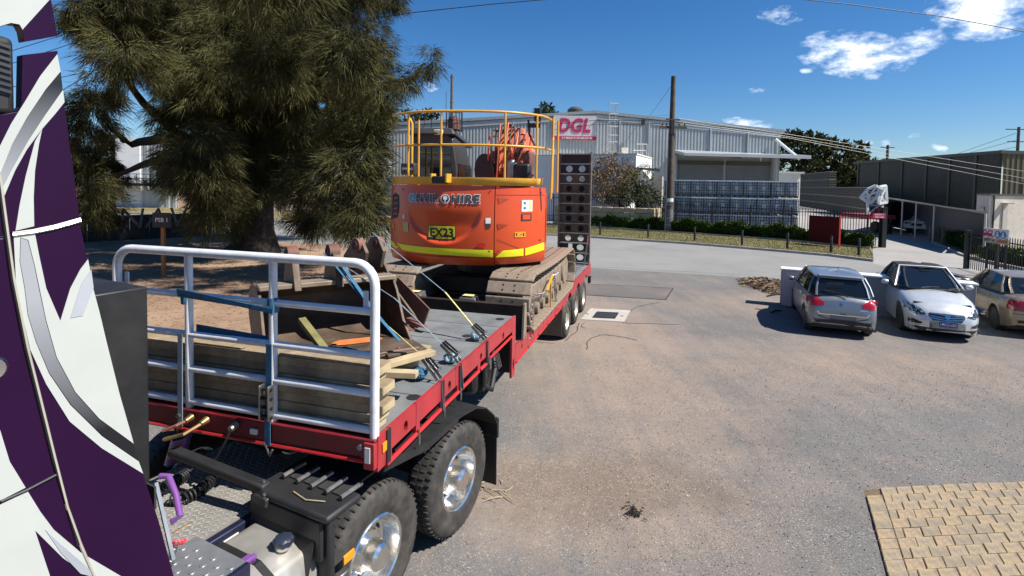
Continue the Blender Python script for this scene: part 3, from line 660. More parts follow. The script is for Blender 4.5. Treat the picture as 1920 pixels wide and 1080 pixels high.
for i, (dy, y2) in enumerate(((0, 318), (6, 331), (10, 342))):
    wire([pz(1272, 222+dy), at(1480, 252+dy*.7, 40), at(1925, y2+4, 44)], 'pale overhead wire running right from the utility pole, %s of three' % ['topmost', 'middle one', 'lowest'][i], .013, M['cablelight'])
wire([pz(1240, 225), at(1110, 226, 42), at(1040, 233, 44)], 'dark wire from the utility pole crossing the maroon lettered sign, upper one', .018)
wire([pz(1240, 232), at(1110, 234, 42), at(1040, 243, 44)], 'dark wire from the utility pole crossing the maroon lettered sign, lower one', .018)
wire([at(1460, -6, 30), at(1600, 9, 30), at(1760, 30, 30), at(1930, 61, 30)], 'thin dark wire crossing the big cloud at the top right', .026)
wire([at(628, 45, 30), at(780, 23, 30), at(920, 8, 30), at(1060, -4, 30)], 'thin dark wire leaving the big tree near the top', .026)
for i, (y1, y2) in enumerate(((82, 40), (106, 60), (150, 128), (215, 118))):
    wire([at(20, y1+14, 34), at(200, y2, 34), at(430, y2-60, 34)], 'thin wire in the sky between purple cab and tree, %s from the top' % ORD[i], .022)
def far_pole(px, py0, py1, Y, label, hw=.35):
    b_ = at(px, 352, Y); root = thing('far_pole', label, 'utility pole', (b_.x, b_.y, 0)); zt = at(px, py0, Y).z
    mb = MB(); mb.cyl((0, 0, 0), (0, 0, zt), .22*Y/70, 8, .16*Y/70); mb.build('pole', M['woodpole'], root)
    for dz, w in ((.4, hw*1.6), (2.6, hw*1.3), (4.4, hw*1.6)):
        if zt-dz > 5: mb = MB(); mb.bb(-w*1.6, w*1.6, -.1, .1, zt-dz-.12, zt-dz+.04); mb.build('cross_arm', M['woodpole'], root)
    return root
far_pole(1904, 238, 290, 95, 'far utility pole with three arms above the olive shed', .9)
far_pole(1661, 272, 300, 100, 'small far utility pole above the dark trees', .5)
far_pole(845, 140, 200, 85, 'thin mast above the excavator cab', .1)
for i in range(3): wire([at(1904, 250+13*i, 95), at(1790, 290+4*i, 130), at(1700, 305, 160)], 'far thin wire leaving the three armed pole, %s one' % ['top', 'middle', 'bottom'][i], .04)

# ------------------------------------------------------------------ grey warehouse
WY = 52.0
def wx(px, py=300): return at(px, py, WY).x
def wz(px, py): return at(px, py, WY).z
wh = thing('warehouse', 'big grey corrugated steel warehouse with shallow gable and maroon lettered sign', 'warehouse', (0, WY, 0))
xl, xr, xp = wx(735), wx(1461), wx(1115); zl, zr, zp = wz(735, 236), wz(1461, 248), wz(1115, 213)
def gable(x): return zl+(zp-zl)*(x-xl)/(xp-xl) if x < xp else zp+(zr-zp)*(x-xp)/(xr-xp)
dx0, dx1, dz1 = wx(1268), wx(1452), wz(1360, 290)
def corr_wall(mb, x0, x1, zlo, zhi, y=0.0, pitch=.32, depth=.07):
    x = x0
    while x < x1-1e-3:
        seg_ = [(0, 0), (.34, 0), (.46, -depth), (.88, -depth), (1.0, 0)]
        for (a, p), (b, q) in zip(seg_, seg_[1:]):
            xa, xb = min(x1, x+a*pitch), min(x1, x+b*pitch)
            if xb-xa < 1e-4: continue
            mb.add([(xa, y+p, zlo(xa)), (xb, y+q, zlo(xb)), (xb, y+q, zhi(xb)), (xa, y+p, zhi(xa))], [(0, 1, 2, 3)])
        x += pitch
# each sheet of cladding between column lines
xs = [xl, -6, 0, xp, wx(1160), wx(1215), dx0]; xs = sorted(xs)
for a, b in zip(xs, xs[1:]):
    mb = MB(); corr_wall(mb, a, b, lambda x: 0, gable); mb.build('wall_cladding', M['galv'], wh)
mb = MB(); corr_wall(mb, dx0, dx1, lambda x: dz1, gable); mb.build('wall_cladding', M['galv'], wh)
mb = MB(); corr_wall(mb, dx1, xr, lambda x: 0, gable); mb.build('wall_cladding', M['galv'], wh)
mb = MB(); mb.bb(xr-.02, xr, 0.02, 38, 0, zr-.1); mb.build('side_wall', M['galv'], wh)
for s_, (xa, za_), (xb, zb) in (('l', (xl-.3, zl), (xp, zp)), ('r', (xp, zp), (xr+.3, zr-.05))):
    mb = MB(); mb.hexa([(xa, -.25, za_), (xb, -.25, zb), (xb, 38, zb), (xa, 38, za_), (xa, -.25, za_+.28), (xb, -.25, zb+.28), (xb, 38, zb+.28), (xa, 38, za_+.28)]); mb.build('roof', mat('roof flashing', (.30, .32, .33), .45, .4), wh)
for x_ in (xs[1], xs[2], wx(1160), wx(1215), wx(1330), wx(1400)):
    mb = MB(); zlo = 0 if x_ < dx0 else dz1; mb.bb(x_-.07, x_+.07, -.22, -.09, zlo, gable(x_)-.3); mb.build('downpipe', M['galv'], wh)
for a, b in ((xl, xp), (xp, xr)): mb = MB(); mb.bar((a, -.10, gable(a)-.32), (b, -.10, gable(b)-.32), .09, .42); mb.build('gutter_flashing', M['galv'], wh)
# doors under the canopy
cz = wz(1360, 306)
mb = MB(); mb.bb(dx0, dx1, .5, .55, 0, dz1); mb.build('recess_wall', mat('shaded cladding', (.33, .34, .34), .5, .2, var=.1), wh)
for i, (a, b) in enumerate(((1275, 1360), (1366, 1448))):
    xa, xb = wx(a), wx(b); zt = wz(1360, 309)
    dn = MB(); z = 0.0
    k = 0
    while z < zt-.01: dn.bb(xa, xb, .38+(.03 if k % 2 else 0), .49, z, min(zt, z+.18)); z += .18; k += 1
    d_ = dn.build('roller_door', M['galvdark'], wh); mb = MB(); mb.bb(xa, xb, .26, .50, zt, zt+.38); mb.build('door_header', M['olivetrim'], d_)
    mb = MB(); mb.bb(xa+1.2, xa+3.4, .40, .46, zt+1.0, zt+1.2); mb.build('sign_light', M['galvdark'], wh)
cxl, cxr = wx(1262), wx(1507, 300)
mb = MB(); z1 = wz(1262, 287); z2 = z1-.35
mb.hexa([(cxl, -3.4, z1-.22-.2), (cxr-1.2, -3.4, z2-.2), (cxr-.2, .3, z2+.1), (cxl, .3, z1+.1), (cxl, -3.4, z1-.2+.02), (cxr-1.2, -3.4, z2+.12), (cxr-.2, .3, z2+.4), (cxl, .3, z1+.4)]); mb.build('canopy', M['galv'], wh)
for px_ in (1266, 1362, 1455): x = wx(px_); mb = MB(); mb.bar((x, .2, z1), (x, -3.3, z1-.5), .12, .3); mb.build('canopy_beam', M['galvdark'], wh)
mb = MB(); a = at(1454, 261, WY-.4); b = at(1500, 299, WY-1.5); mb.cyl(a-Vector((0, WY, 0)), b-Vector((0, WY, 0)), .14, 8); mb.build('canopy_stay', M['white'], wh)
# sign panel
sx0, sx1, sz0, sz1 = wx(1036), wx(1116), wz(1076, 263), wz(1076, 217.5)
bd = MB(); bd.bb(sx0, sx1, -.27, -.17, sz0, sz1); bd = bd.build('sign_panel', mat('sign white', (.46, .45, .47), .5, var=.05), wh)
mb = MB(); mb.bb(sx0, sx1, -.29, -.271, sz0, sz0+.16*(sz1-sz0)); mb.build('sign_stripe', M['maroon'], bd)
t_ = text('DGL', 1.0, M['maroon'], 'lettering', shear=.22, bold=.035, ext=.02, spacing=1.05)
bbx = [v.co.x for v in t_.data.vertices]; bby = [v.co.y for v in t_.data.vertices]; w_ = max(bbx)-min(bbx); h_ = max(bby)-min(bby); cx_ = (max(bbx)+min(bbx))/2; cy_ = (max(bby)+min(bby))/2
place(t_, bd, lambda x, y, d: Vector(((sx0+sx1)/2-.05+(x-cx_)/w_*(sx1-sx0)*.76, -.30-d, sz0+(sz1-sz0)*.60+(y-cy_)/h_*(sz1-sz0)*.60)))
t_ = text('15-17 BERKELEY ST, CANNING VALE WA', .27, M['label white'], 'lettering', bold=.02); place(t_, bd, lambda x, y, d: Vector(((sx0+sx1)/2+x*.62+.2, -.30-d, sz0+.08*(sz1-sz0)+y)))
# caged ladder and roof vent
lx0, lx1 = wx(1138), wx(1150); zt = wz(1145, 196); zb = wz(1145, 286)
for x in (lx0, lx1): mb = MB(); mb.bb(x-.04, x+.04, -.75, -.67, zb, zt); mb.build('ladder_stile', M['galv'], wh)
z = zb; k = 0
while z < zt: mb = MB(); mb.bb(lx0, lx1, -.74, -.69, z, z+.06); mb.build('ladder_rung', M['galv'], wh); z += .42; k += 1
for zc in (zt-.1, zt-1.1, wz(1145, 228), wz(1145, 240), wz(1145, 256), wz(1145, 268)):
    mb = MB(); mb.tube([(lx0-.1, -.7, zc), (lx0-.1, -1.4, zc), (lx1+.1, -1.4, zc), (lx1+.1, -.7, zc)], .035, 5); mb.build('ladder_hoop', M['galv'], wh)
for x in (1153, 1157, 1161): mb = MB(); x_ = wx(x); mb.bb(x_-.03, x_+.03, .3, .36, gable(x_), wz(x, 198)); mb.build('guard_post', M['galv'], wh)
mb = MB(); x_ = wx(1080); mb.lathe([(0, zp-.4), (.75, zp-.4), (.8, zp+.55), (.5, zp+.8), (0, zp+.8)], (x_, 1.5, 0), 'z', 14); mb.build('roof_vent', M['olivetrim'], wh, smooth=True)
# floodlight on the wall
p_ = at(1206, 229, WY-.8)-Vector((0, WY, 0)); mb = MB(); mb.box(p_, (.3, .35, .5)); mb.cyl(p_, p_+Vector((0, .6, .2)), .04, 6); mb.build('floodlight', M['black'], wh)
# white office annex
an = g(1193, 425); an = at(1193, 290, 45); A_z = an.z
lf = at(985, 286, 50.5); lf.z = A_z; rg = at(1222, 303, 51.6); rg.z = A_z
of = thing('office_annex', 'low white flat roofed office annex in front of the grey warehouse', 'building', (an.x, an.y, 0))
base = Vector((an.x, an.y, 0)); L2 = Vector((lf.x-an.x, lf.y-an.y, 0)); R2 = Vector((rg.x-an.x, rg.y-an.y, 0))
soff = at(1193, 346, 45).z
mb = MB(); mb.hexa([L2+Vector((0, 0, soff)), Vector((0, 0, soff)), R2+Vector((0, 0, soff)), L2+R2+Vector((0, 0, soff)), L2+Vector((0, 0, A_z)), Vector((0, 0, A_z)), R2+Vector((0, 0, A_z)), L2+R2+Vector((0, 0, A_z))]); mb.build('fascia', M['creamwhite'], of)
i1 = L2.normalized()*1.0+R2.normalized()*.3
mb = MB(); mb.hexa([L2+i1*0, i1, i1+R2*.9, L2+R2, L2+Vector((0, 0, soff)), i1+Vector((0, 0, soff)), i1+R2*.9+Vector((0, 0, soff)), L2+R2+Vector((0, 0, soff))]); mb.build('wall', M['creamwhite'], of)
mb = MB(); mb.hexa([L2+Vector((0, -.05, A_z)), Vector((.05, -.05, A_z)), R2+Vector((.05, 0, A_z)), L2+R2+Vector((0, 0, A_z)), L2+Vector((0, -.05, A_z+.12)), Vector((.05, -.05, A_z+.12)), R2+Vector((.05, 0, A_z+.12)), L2+R2+Vector((0, 0, A_z+.12))]); mb.build('roof_capping', M['cream'], of)
cpz = at(1215, 318, 47).z
mb = MB(); mb.hexa([Vector((.0, -.1, cpz)), Vector((1.9, -.6, cpz-.1)), R2+Vector((.9, 0, cpz-.1)), R2*.3+Vector((0, 0, cpz)), Vector((.0, -.1, cpz+.12)), Vector((1.9, -.6, cpz)), R2+Vector((.9, 0, cpz)), R2*.3+Vector((0, 0, cpz+.12))]); mb.build('door_canopy', M['galvdark'], of)
for k in range(9): mb = MB(); t_ = k/8; mb.bar(Vector((.1+t_*.9, -.1+t_*.9, cpz+.15)), Vector((.5+t_*1.1, -.4+t_*1.2, cpz+.5-.2*t_)), .03, .03); mb.build('bracket', M['galvdark'], of)
mb = MB(); q = R2*.12+Vector((.06, -.03, 0)); mb.bar(q+Vector((0, 0, 1.1)), q+R2*.12+Vector((0, 0, 1.1)), .05, 2.2); mb.build('door', M['cabgrey'], of)
for k in (.35, .6): mb = MB(); q = R2*k+Vector((.05, -.02, 1.5)); mb.bar(q, q+R2*.12, .06, 1.4); mb.build('window', M['darkglass'], of)
for k in (.2, .45, .7): mb = MB(); q = L2*k+Vector((0, -.0, 1.6))+i1*.98; mb.bar(q, q+L2*.12, .06, 1.2); mb.build('window', M['darkglass'], of)
mb = MB(); q = L2*.02+R2*.4+Vector((-1.2, 1, A_z+.4)); mb.bb(q.x-.35, q.x+.25, q.y-.2, q.y+.3, A_z, A_z+.85); mb.build('vent_box', M['cream'], of)
mb = MB(); a = at(1205, 285, 50)-base; mb.cyl((a.x, a.y, A_z), (a.x, a.y, A_z+1.4), .03, 5); mb.cyl((a.x-.6, a.y, A_z+1.3), (a.x+.4, a.y, A_z+1.3), .03, 5); mb.cyl((a.x+.4, a.y, A_z), (a.x+.4, a.y, A_z+1.3), .03, 5); mb.cyl((a.x-.9, a.y, A_z+.7), (a.x+.3, a.y, A_z+.7), .03, 5); mb.build('antenna', M['white'], of)
mb = MB(); a = at(1178, 303, 45.5)-base; mb.box(a, (.35, .1, .1)); mb.build('wall_light', M['cabgrey'], of)
# grey concrete panel right of the annex
a, b = at(1224, 331, 50), at(1243, 332, 49); pnl = thing('concrete_screen', 'plain grey concrete screen wall right of the white annex', 'wall', (a.x, a.y, 0)); mb = MB(); mb.bar((0, 0, a.z/2), (b.x-a.x, b.y-a.y, a.z/2), .2, a.z); mb.build('panel', M['concrete'], pnl)

# limestone garden wall of blocks
def block_wall(name, label, p0, p1, rows, bh, bl, th=.35, z0=0):
    root = thing(name, label, 'wall', (p0.x, p0.y, 0)); d = p1-p0; L_ = d.length; an_ = math.atan2(d.y, d.x); root.rotation_euler.z = an_; ms = []
    for v in range(3):
        mb = MB(); j = .012; mb.bb(j, bl-j, -th/2+rng.uniform(0, .03), th/2, j, bh-j); o = mb.build('block', M['limestone'], bevel=.03, seg=1); ms.append(o)
    for r in range(rows):
        x = -(bl/2 if r % 2 else 0)
        while x < L_-.05:
            o = ms[rng.randrange(3)].copy(); o.data = o.data; col.objects.link(o); o.parent = root; o.location = (max(0, x), rng.uniform(-.02, .02), z0+r*bh)
            o.scale.x = (min(L_, x+bl)-max(0, x))/bl; x += bl
    for o in ms: bpy.data.objects.remove(o)
    return root
w0, w1 = at(1040, 400, 43.5), at(1228, 400, 39.8); w0.z = w1.z = 0
block_wall('limestone_wall', 'low limestone block wall behind the fence below the brown shrubs', w0, w1, 4, .42, .9)
w2 = at(1248, 400, 43.5); w2.z = 0
block_wall('limestone_wall', 'short return of limestone blocks ending at the utility pole', w1+Vector((.1, .25, 0)), w2, 4, .42, .9)

# ------------------------------------------------------------------ crates
def make_crate():
    root = thing('cage_crate', '', 'crate', (0, 0, 0), 0, 'caged tanks stacked behind the fence')
    w, d, h = .98, 1.1, 1.16
    mb = MB()
    for x in (-.42, 0, .42): mb.bb(x-.06, x+.06, -d/2, d/2, 0, .1)
    mb.bb(-w/2, w/2, -d/2, d/2, .1, .14); mb.build('pallet', M['ibcframe'], root)
    mb = MB(); mb.bb(-w/2+.04, w/2-.04, -d/2+.05, d/2-.05, .15, h-.14); mb.build('tank', M['ibc'], root, bevel=.05)
    mb = MB(); mb.bb(-w/2+.02, w/2-.02, -d/2+.0, d/2-.02, h-.13, h-.04); mb.build('lid', M['ibcwhite'], root)
    mb = MB()
    for zz in (.24, .42, .60, .78, .96): mb.bb(-w/2, w/2, -d/2-.02, -d/2+.02, zz-.016, zz+.016); mb.bb(-w/2-.01, -w/2+.02, -d/2, d/2, zz-.02, zz+.02); mb.bb(w/2-.02, w/2+.01, -d/2, d/2, zz-.02, zz+.02)
    for x in (-.47, -.30, -.13, .13, .30, .47): mb.bb(x-.02, x+.02, -d/2-.045, -d/2-.005, .12, h-.1)
    mb.build('cage', M['ibcframe'], root)
    mb = MB(); mb.bb(-.15, .10, -d/2-.06, -d/2-.03, .46, .74); mb.build('label_plate', mat('plate pale', (.25, .28, .31), .5, var=.3, scale=9), root)
    return root
crate = make_crate(); c0, c1 = at(1257, 400, 41.5), at(1479, 400, 39.6); c0.z = c1.z = 0
tier = ['bottom', 'middle', 'top']; first = True
for k in range(10):
    for t_ in range(3):
        p = c0.lerp(c1, k/9); o = crate if first else copy_tree(crate); first = False
        o.location = (p.x+rng.uniform(-.02, .02), p.y+rng.uniform(-.06, .06)+(.0 if not (k == 0 and t_ < 2) else .5), t_*1.31+.03); o.scale.z = 1.12; o.rotation_euler.z = math.atan2((c1-c0).y, (c1-c0).x)+rng.uniform(-.02, .02)
        o['label'] = 'caged pale tank, %s column right of the utility pole, %s tier' % (ORD[k], tier[t_])
def make_stack():
    root = thing('pallet_stack', '', 'crate', (0, 0, 0), 0, 'dark slatted crates stacked in the far yard'); mb = MB()
    h = 1.15
    for x in (-.5, 0, .5): mb.bb(x-.06, x+.06, -.55, .55, 0, h)
    mb.build('posts', M['black'], root); mb = MB()
    for k in range(4): mb.bb(-.56, .56, -.6, -.55, .05+k*.29, .18+k*.29); mb.bb(-.6, -.56, -.55, .55, .05+k*.29, .18+k*.29)
    mb.build('slats', mat('dull slats', (.075, .075, .06), .8, var=.3), root)
    mb = MB(); mb.bb(-.6, .6, -.6, .6, h, h+.05); mb.build('top_board', mat('sunlit ply', (.36, .33, .27), .8), root); return root
ps = make_stack(); first = True
for r, (pa, pb_, Ya, Yb, nn, tiers) in enumerate((((1496, 355), (1556, 362), 105, 82, 11, 5), ((1562, 380), (1628, 390), 78, 60, 10, 3))):
    a, b = at(*pa, Ya), at(*pb_, Yb)
    for k in range(nn):
        for t_ in range(tiers):
            o = ps if first else copy_tree(ps); first = False; p = a.lerp(b, k/(nn-1)); o.location = (p.x, p.y, t_*1.22); o.rotation_euler.z = rng.uniform(-.03, .03)
            o['label'] = 'dark slatted crate in the %s row, %s from the back, %s tier' % (['farther', 'nearer'][r], ORD[k], ['bottom', 'second', 'third', 'fourth', 'topmost'][t_])
# small cream hut behind the crates
a = at(1475, 322, 60); hut = thing('cream_hut', 'small cream hut with flat roof behind the caged tanks', 'hut', (a.x, 60, 0)); mb = MB(); mb.bb(-1.6, 1.6, 0, 3, 0, a.z-.2); mb.build('wall', M['cream'], hut); mb = MB(); mb.bb(-1.9, 1.9, -.3, 3.2, a.z-.2, a.z); mb.build('roof', M['galv'], hut); mb = MB(); mb.bb(.1, .9, -.03, .01, 0, 2.1); mb.build('door', M['woodpole'], hut)

# loose grit on the yard near the camera and along the paving edge
q = scatter_poly([(.6, 4.2), (9, 4.2), (10, 10), (1.5, 10)], 9000, 12); n = len(q); r_ = np.random.RandomState(6)
o = blades('grit', np.concatenate([q, np.full((n, 1), .006)], 1), np.stack([r_.normal(0, 1, n), r_.normal(0, 1, n), r_.uniform(.1, .6, n)], 1), r_.uniform(.008, .022, n), .014, mat('grit stone', (.26, .23, .20), .9, island=.6), seed=9, quad=True); o['kind'] = 'stuff'
# ------------------------------------------------------------------ right side: shed, carport, white block, sign, fence
S0 = at(1878, 282, 50); zs = S0.z; S1 = at(1612, 301, 74); S1 = Vector((S1.x, S1.y, 0)); S0g = Vector((S0.x, S0.y, 0))
shed = thing('olive_shed', 'large dark olive clad industrial shed on the right with long shaded wall', 'warehouse', S0g)
dv = S1-S0g; cuts = [(1878-1612 and 0), .12, .27, .42, .60, .80, 1.0]
for a, b in zip(cuts, cuts[1:]):
    p, q = dv*(a+.002), dv*(b-.002); mb = MB(); mb.bar(p+Vector((0, 0, zs/2)), q+Vector((0, 0, zs/2)), .25, zs); mb.build('wall_panel', M['olive'], shed)  # panel olive darkened for the shaded side; front cladding has a lit copy
    mb = MB(); mb.bar(q+Vector((-.12, 0, 0)), q+Vector((-.12, 0, zs)), .22, .22, (0, 1, 0)); mb.build('joint', M['olivetrim'], shed)
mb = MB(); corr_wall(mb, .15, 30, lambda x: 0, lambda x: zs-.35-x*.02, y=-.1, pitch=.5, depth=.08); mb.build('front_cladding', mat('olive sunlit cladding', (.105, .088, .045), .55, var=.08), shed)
mb = MB(); mb.hexa([Vector((-.3, -.3, zs-.3)), Vector((30, -.3, zs-.9)), Vector((30, 25, zs-.4)), dv+Vector((-.3, 1, zs-.3)), Vector((-.3, -.3, zs)), Vector((30, -.3, zs-.5)), Vector((30, 25, zs)), dv+Vector((-.3, 1, zs))]); mb.build('roof', M['olivetrim'], shed)
mb = MB(); x = at(1914, 340, 50).x-S0g.x; mb.bb(x, x+4, -.3, -.15, 0, at(1914, 340, 50).z); mb.build('roller_door', mat('door grey brown', (.2, .19, .17), .6), shed)
# white block with door
bA = at(1832, 366, 38); bB = at(1856, 369, 36.0); bC = at(1990, 380, 36.5); zw = bA.z
wb = thing('white_block', 'low cream office block in front of the olive shed at the right edge', 'building', (bB.x, bB.y, 0)); o_ = Vector((bB.x, bB.y, 0))
A2 = Vector((bA.x, bA.y, 0))-o_; C2 = Vector((bC.x, bC.y, 0))-o_
mb = MB(); mb.hexa([A2, Vector((0, 0, 0)), C2, C2+A2, A2+Vector((0, 0, zw)), Vector((0, 0, zw)), C2+Vector((0, 0, zw)), C2+A2+Vector((0, 0, zw))]); mb.build('wall', mat('sun bleached cream', (.58, .52, .44), .8, var=.08, dirt=(.4, .34, .28), damt=.4), wb)
mb = MB(); mb.hexa([q+Vector((0, 0, z)) for z in (zw, zw+.12) for q in (A2+Vector((-.05, 0, 0)), Vector((-.05, -.08, 0)), C2+Vector((0, -.08, 0)), C2+A2)]); mb.build('roof_edge', M['olivetrim'], wb)
n_ = Vector((0, -1, 0)); 
def onC(px, z, yy=0.): t = (at(px, 400, 36.2).x-o_.x)/C2.x; return C2*t+Vector((0, -yy, z))
zd = at(1880, 382, 36).z
mb = MB(); p, q = onC(1876, zd/2, .03), onC(1886, zd/2, .03); mb.bar(p, q, .08, zd); mb.build('door', mat('door beige', (.46, .41, .35), .6), wb)
mb = MB(); p, q = onC(1874, zd+.05, .45), onC(1888, zd+.05, .45); mb.bar(p, q, .9, .06); mb.build('door_awning', M['cream'], wb)
mb = MB(); p, q = A2*.35+Vector((-.03, -.03, zw-1.2)), A2*.7+Vector((-.03, -.03, zw-1.2)); mb.bar(p, q, .06, .8); mb.build('window', M['darkglass'], wb)
mb = MB(); mb.cyl(onC(1857, 0, .06), onC(1857, zw, .06), .05, 6); mb.build('downpipe', M['olivetrim'], wb)
# carport
c_l, c_r = at(1662, 372, 42), at(1848, 401, 27.5); cz_ = c_l.z
carport = thing('carport', 'long open carport with thin pale roof edge and slim posts shading a white ute', 'carport', (c_r.x, c_r.y, 0)); o_ = Vector((c_r.x, c_r.y, 0))
Lc = Vector((c_l.x, c_l.y, 0))-o_; bk = o_.normalized()*6.2
zr_, zl_ = c_r.z, c_l.z
_A = np.linalg.solve(np.array([[o_.x, o_.y], [o_.x+Lc.x, o_.y+Lc.y]]), np.array([zr_-CH, zl_-CH]))
def bz_(p): q = o_+p+bk; return CH+_A[0]*q.x+_A[1]*q.y-.06
zrb, zlb = bz_(Vector((0, 0, 0))), bz_(Lc)
mb = MB(); mb.hexa([Vector((0, 0, zr_)), bk+Vector((0, 0, zrb)), Lc+bk+Vector((0, 0, zlb)), Lc+Vector((0, 0, zl_)), Vector((0, 0, zr_+.09)), bk+Vector((0, 0, zrb+.09)), Lc+bk+Vector((0, 0, zlb+.09)), Lc+Vector((0, 0, zl_+.12))]); mb.build('roof', mat('carport roof', (.42, .39, .33), .5, .2), carport)
for px_ in (1692, 1718, 1752):
    lo, hi = 0.0, 1.0   # where the roof edge meets this sight line
    for _ in range(40):
        mid = (lo+hi)/2; q = o_+Lc*mid; xx = q.x/q.y*F+960
        if xx > px_: lo = mid
        else: hi = mid
    p = Lc*lo+bk*.02; mb = MB(); mb.cyl((p.x, p.y, 0), (p.x, p.y, zr_+(zl_-zr_)*lo), .05, 8); mb.build('post', M['cream'], carport)
mb = MB(); mb.cyl((.1, .1, 0), (.1, .1, zr_), .05, 8); mb.build('post', M['cream'], carport)
mb = MB(); mb.bar(bk*.97+Vector((0, 0, zr_*.5-.1)), Lc+bk*.97+Vector((0, 0, zl_*.5-.1)), .06, zl_-.35); mb.build('back_wall', M['greyblue'], carport)
mb = MB(); mb.bar(Lc+Vector((0, 0, zl_/2-.05)), Lc+bk*.96+Vector((0, 0, zl_/2-.1)), .06, zl_-.35); mb.build('end_wall', M['greyblue'], carport)
mb = MB(); mb.bar(bk*.02+Vector((0, 0, zr_/2-.05)), bk*.96+Vector((0, 0, zr_/2-.1)), .06, zr_-.3); mb.build('end_wall', M['mudbrown'], carport)
cb = thing('timber_crate', 'low brown timber crate in the shade under the carport', 'crate', o_+Lc*.33+bk*.35); cb.rotation_euler.z = math.atan2(Lc.y, Lc.x)
for k in range(5): mb = MB(); mb.bb(-1.0, 1.0, -.5, -.45, .1+k*.17, .22+k*.17); mb.build('slat', M['timber'], cb)
for x in (-.95, .95): mb = MB(); mb.bb(x-.05, x+.05, -.46, .46, 0, .95); mb.build('end_board', M['timber'], cb)
# white ute under the carport
ue = g(1697, 437); ut = thing('ute', 'white pick-up ute parked nose out in the shade of the carport', 'ute', (ue.x+.8, ue.y+1.2, 0))
# local: x forward towards the driveway (nose), y across
def ute():
    prof = [(2.5, .45), (2.52, .75), (2.35, .98), (1.3, 1.10), (.55, 1.66), (.0, 1.74), (-.75, 1.72), (-1.0, 1.1), (-2.5, 1.08), (-2.55, .5)]
    mb = MB(); rings = []
    for y, s_ in ((-.88, .93), (-.8, 1.0), (.8, 1.0), (.88, .93)): rings.append([(p[0], y*(1 if p[1] < 1.2 else .82), .45+(p[1]-.45)*s_) for p in prof])
    mb.loft(rings); mb.build('body', M['whitecar'], ut, smooth=True)
    for s_ in (-1, 1):
        mb = MB(); mb.prism([(1.15, 1.14), (.52, 1.6), (-.65, 1.64), (-.85, 1.14)], lambda x, z, d, s_=s_: Vector((x, s_*(.80-.06*(z-1.1)/.6)+s_*d, z)), 0, .06); mb.build('window', M['darkglass'], ut)
        mb = MB(); mb.box((2.44, s_*.62, .82), (.18, .34, .18)); mb.build('headlight', M['headlight'], ut, bevel=.02)
        for x in (1.55, -1.55):
            mb = MB(); mb.lathe([(0, -.12), (.30, -.12), (.36, -.08), (.36, .08), (.30, .12), (0, .12)], (x, s_*.80, .36), 'y', 20); w_ = mb.build('wheel', M['rubber'], ut, smooth=True)
            mb = MB(); mb.lathe([(0, .0), (.2, 0), (.22, .02), (0, .02)], (x, s_*(.92 if s_ > 0 else .94), .36), 'y', 12); mb.build('rim', M['steel'], w_)
    mb = MB(); mb.prism([(-.70, 1.16), (-.62, 1.14), (-.6, 1.6), (.6, 1.6), (.62, 1.14)], lambda y, z, d: Vector((1.24-(z-1.14)*1.25+d, y, z)), 0, .03); mb.build('windscreen', M['darkglass'], ut)
    mb = MB(); mb.bb(2.46, 2.54, -.35, .35, .62, .8); mb.build('grille', M['black'], ut)
    mb = MB(); mb.bb(2.4, 2.6, -.8, .8, .40, .56); mb.build('bumper', M['whitecar'], ut, bevel=.03)
ute()
ut.rotation_euler.z = math.atan2(-.55, -.84)
ut.location = (ue.x+2.6, ue.y+.9, 0)
# white lattice frames on a red trailer beyond the gate
ft = thing('folding_ramps', 'pair of white steel lattice ramps folded up on a red low trailer', 'ramp trailer', (at(1645, 385, 40).x, 40, 0))
def lattice(c, w, h, tilt, rz, nm):
    cen = at(*c, 40)-Vector(ft.location); m3 = Matrix.Rotation(rz, 3, 'Z') @ Matrix.Rotation(tilt, 3, 'Y'); pts = [(-w/2, -h/2), (w/2, -h/2), (w/2, h/2), (-w*.2, h/2), (-w/2, h*.1)]
    fn = lambda x, z: m3 @ Vector((x, 0, z))+cen
    f_ = MB()
    for a, b in zip(pts, pts[1:]+pts[:1]): f_.bar(fn(*a), fn(*b), .16, .16, (0, 1, 0))
    f_ = f_.build('ramp_frame', M['white'], ft)
    for a, b in (((-w*.5, 0), (w*.5, -h*.5)), ((-w*.1, h*.5), (w*.1, -h*.5)), ((-w*.4, -h*.5), (w*.4, h*.4)), ((w*.15, h*.5), (w*.5, h*.0))):
        mb = MB(); mb.bar(fn(*a), fn(*b), .10, .10, (0, 1, 0)); mb.build('brace', M['white'], f_)
lattice((1634, 363), .8, 1.3, R(35), R(-25), 'l'); lattice((1654, 365), .8, 1.3, R(-8), R(15), 'r')
a = at(1630, 385, 40)-Vector(ft.location); mb = MB(); mb.bb(-.9, 1.1, -.5, 3, 1.15, 1.45); mb.build('trailer_bed', M['red'], ft)
for x in (.55,):
    for y in (-.2, .9): mb = MB(); mb.lathe([(0, -.15), (.42, -.15), (.46, 0), (.42, .15), (0, .15)], (x, y, .46), 'x', 18); mb.build('wheel', M['rubber'], ft, smooth=True)
mb = MB(); mb.bb(-.3, 0, -.5, -.2, 1.3, 1.95); mb.build('tool_box', M['darkred'], ft); mb = MB(); mb.bb(-.75, -.62, .0, .15, 1.4, 2.6); mb.bb(.35, .5, .0, .15, 1.4, 2.6); mb.bar((-.7, .05, 1.45), (.45, .05, 2.4), .1, .1, (0, 1, 0)); mb.build('ramp_post', M['white'], ft); mb = MB(); mb.bb(-.45, .2, .1, .7, 1.45, 2.1); mb.build('power_pack', M['cabgrey'], ft, bevel=.04); mb = MB(); mb.bb(-.9, -.8, -.3, -.2, 0, 1.2); mb.bb(.9, 1.0, -.3, -.2, 0, 1.2); mb.build('leg', M['black'], ft)
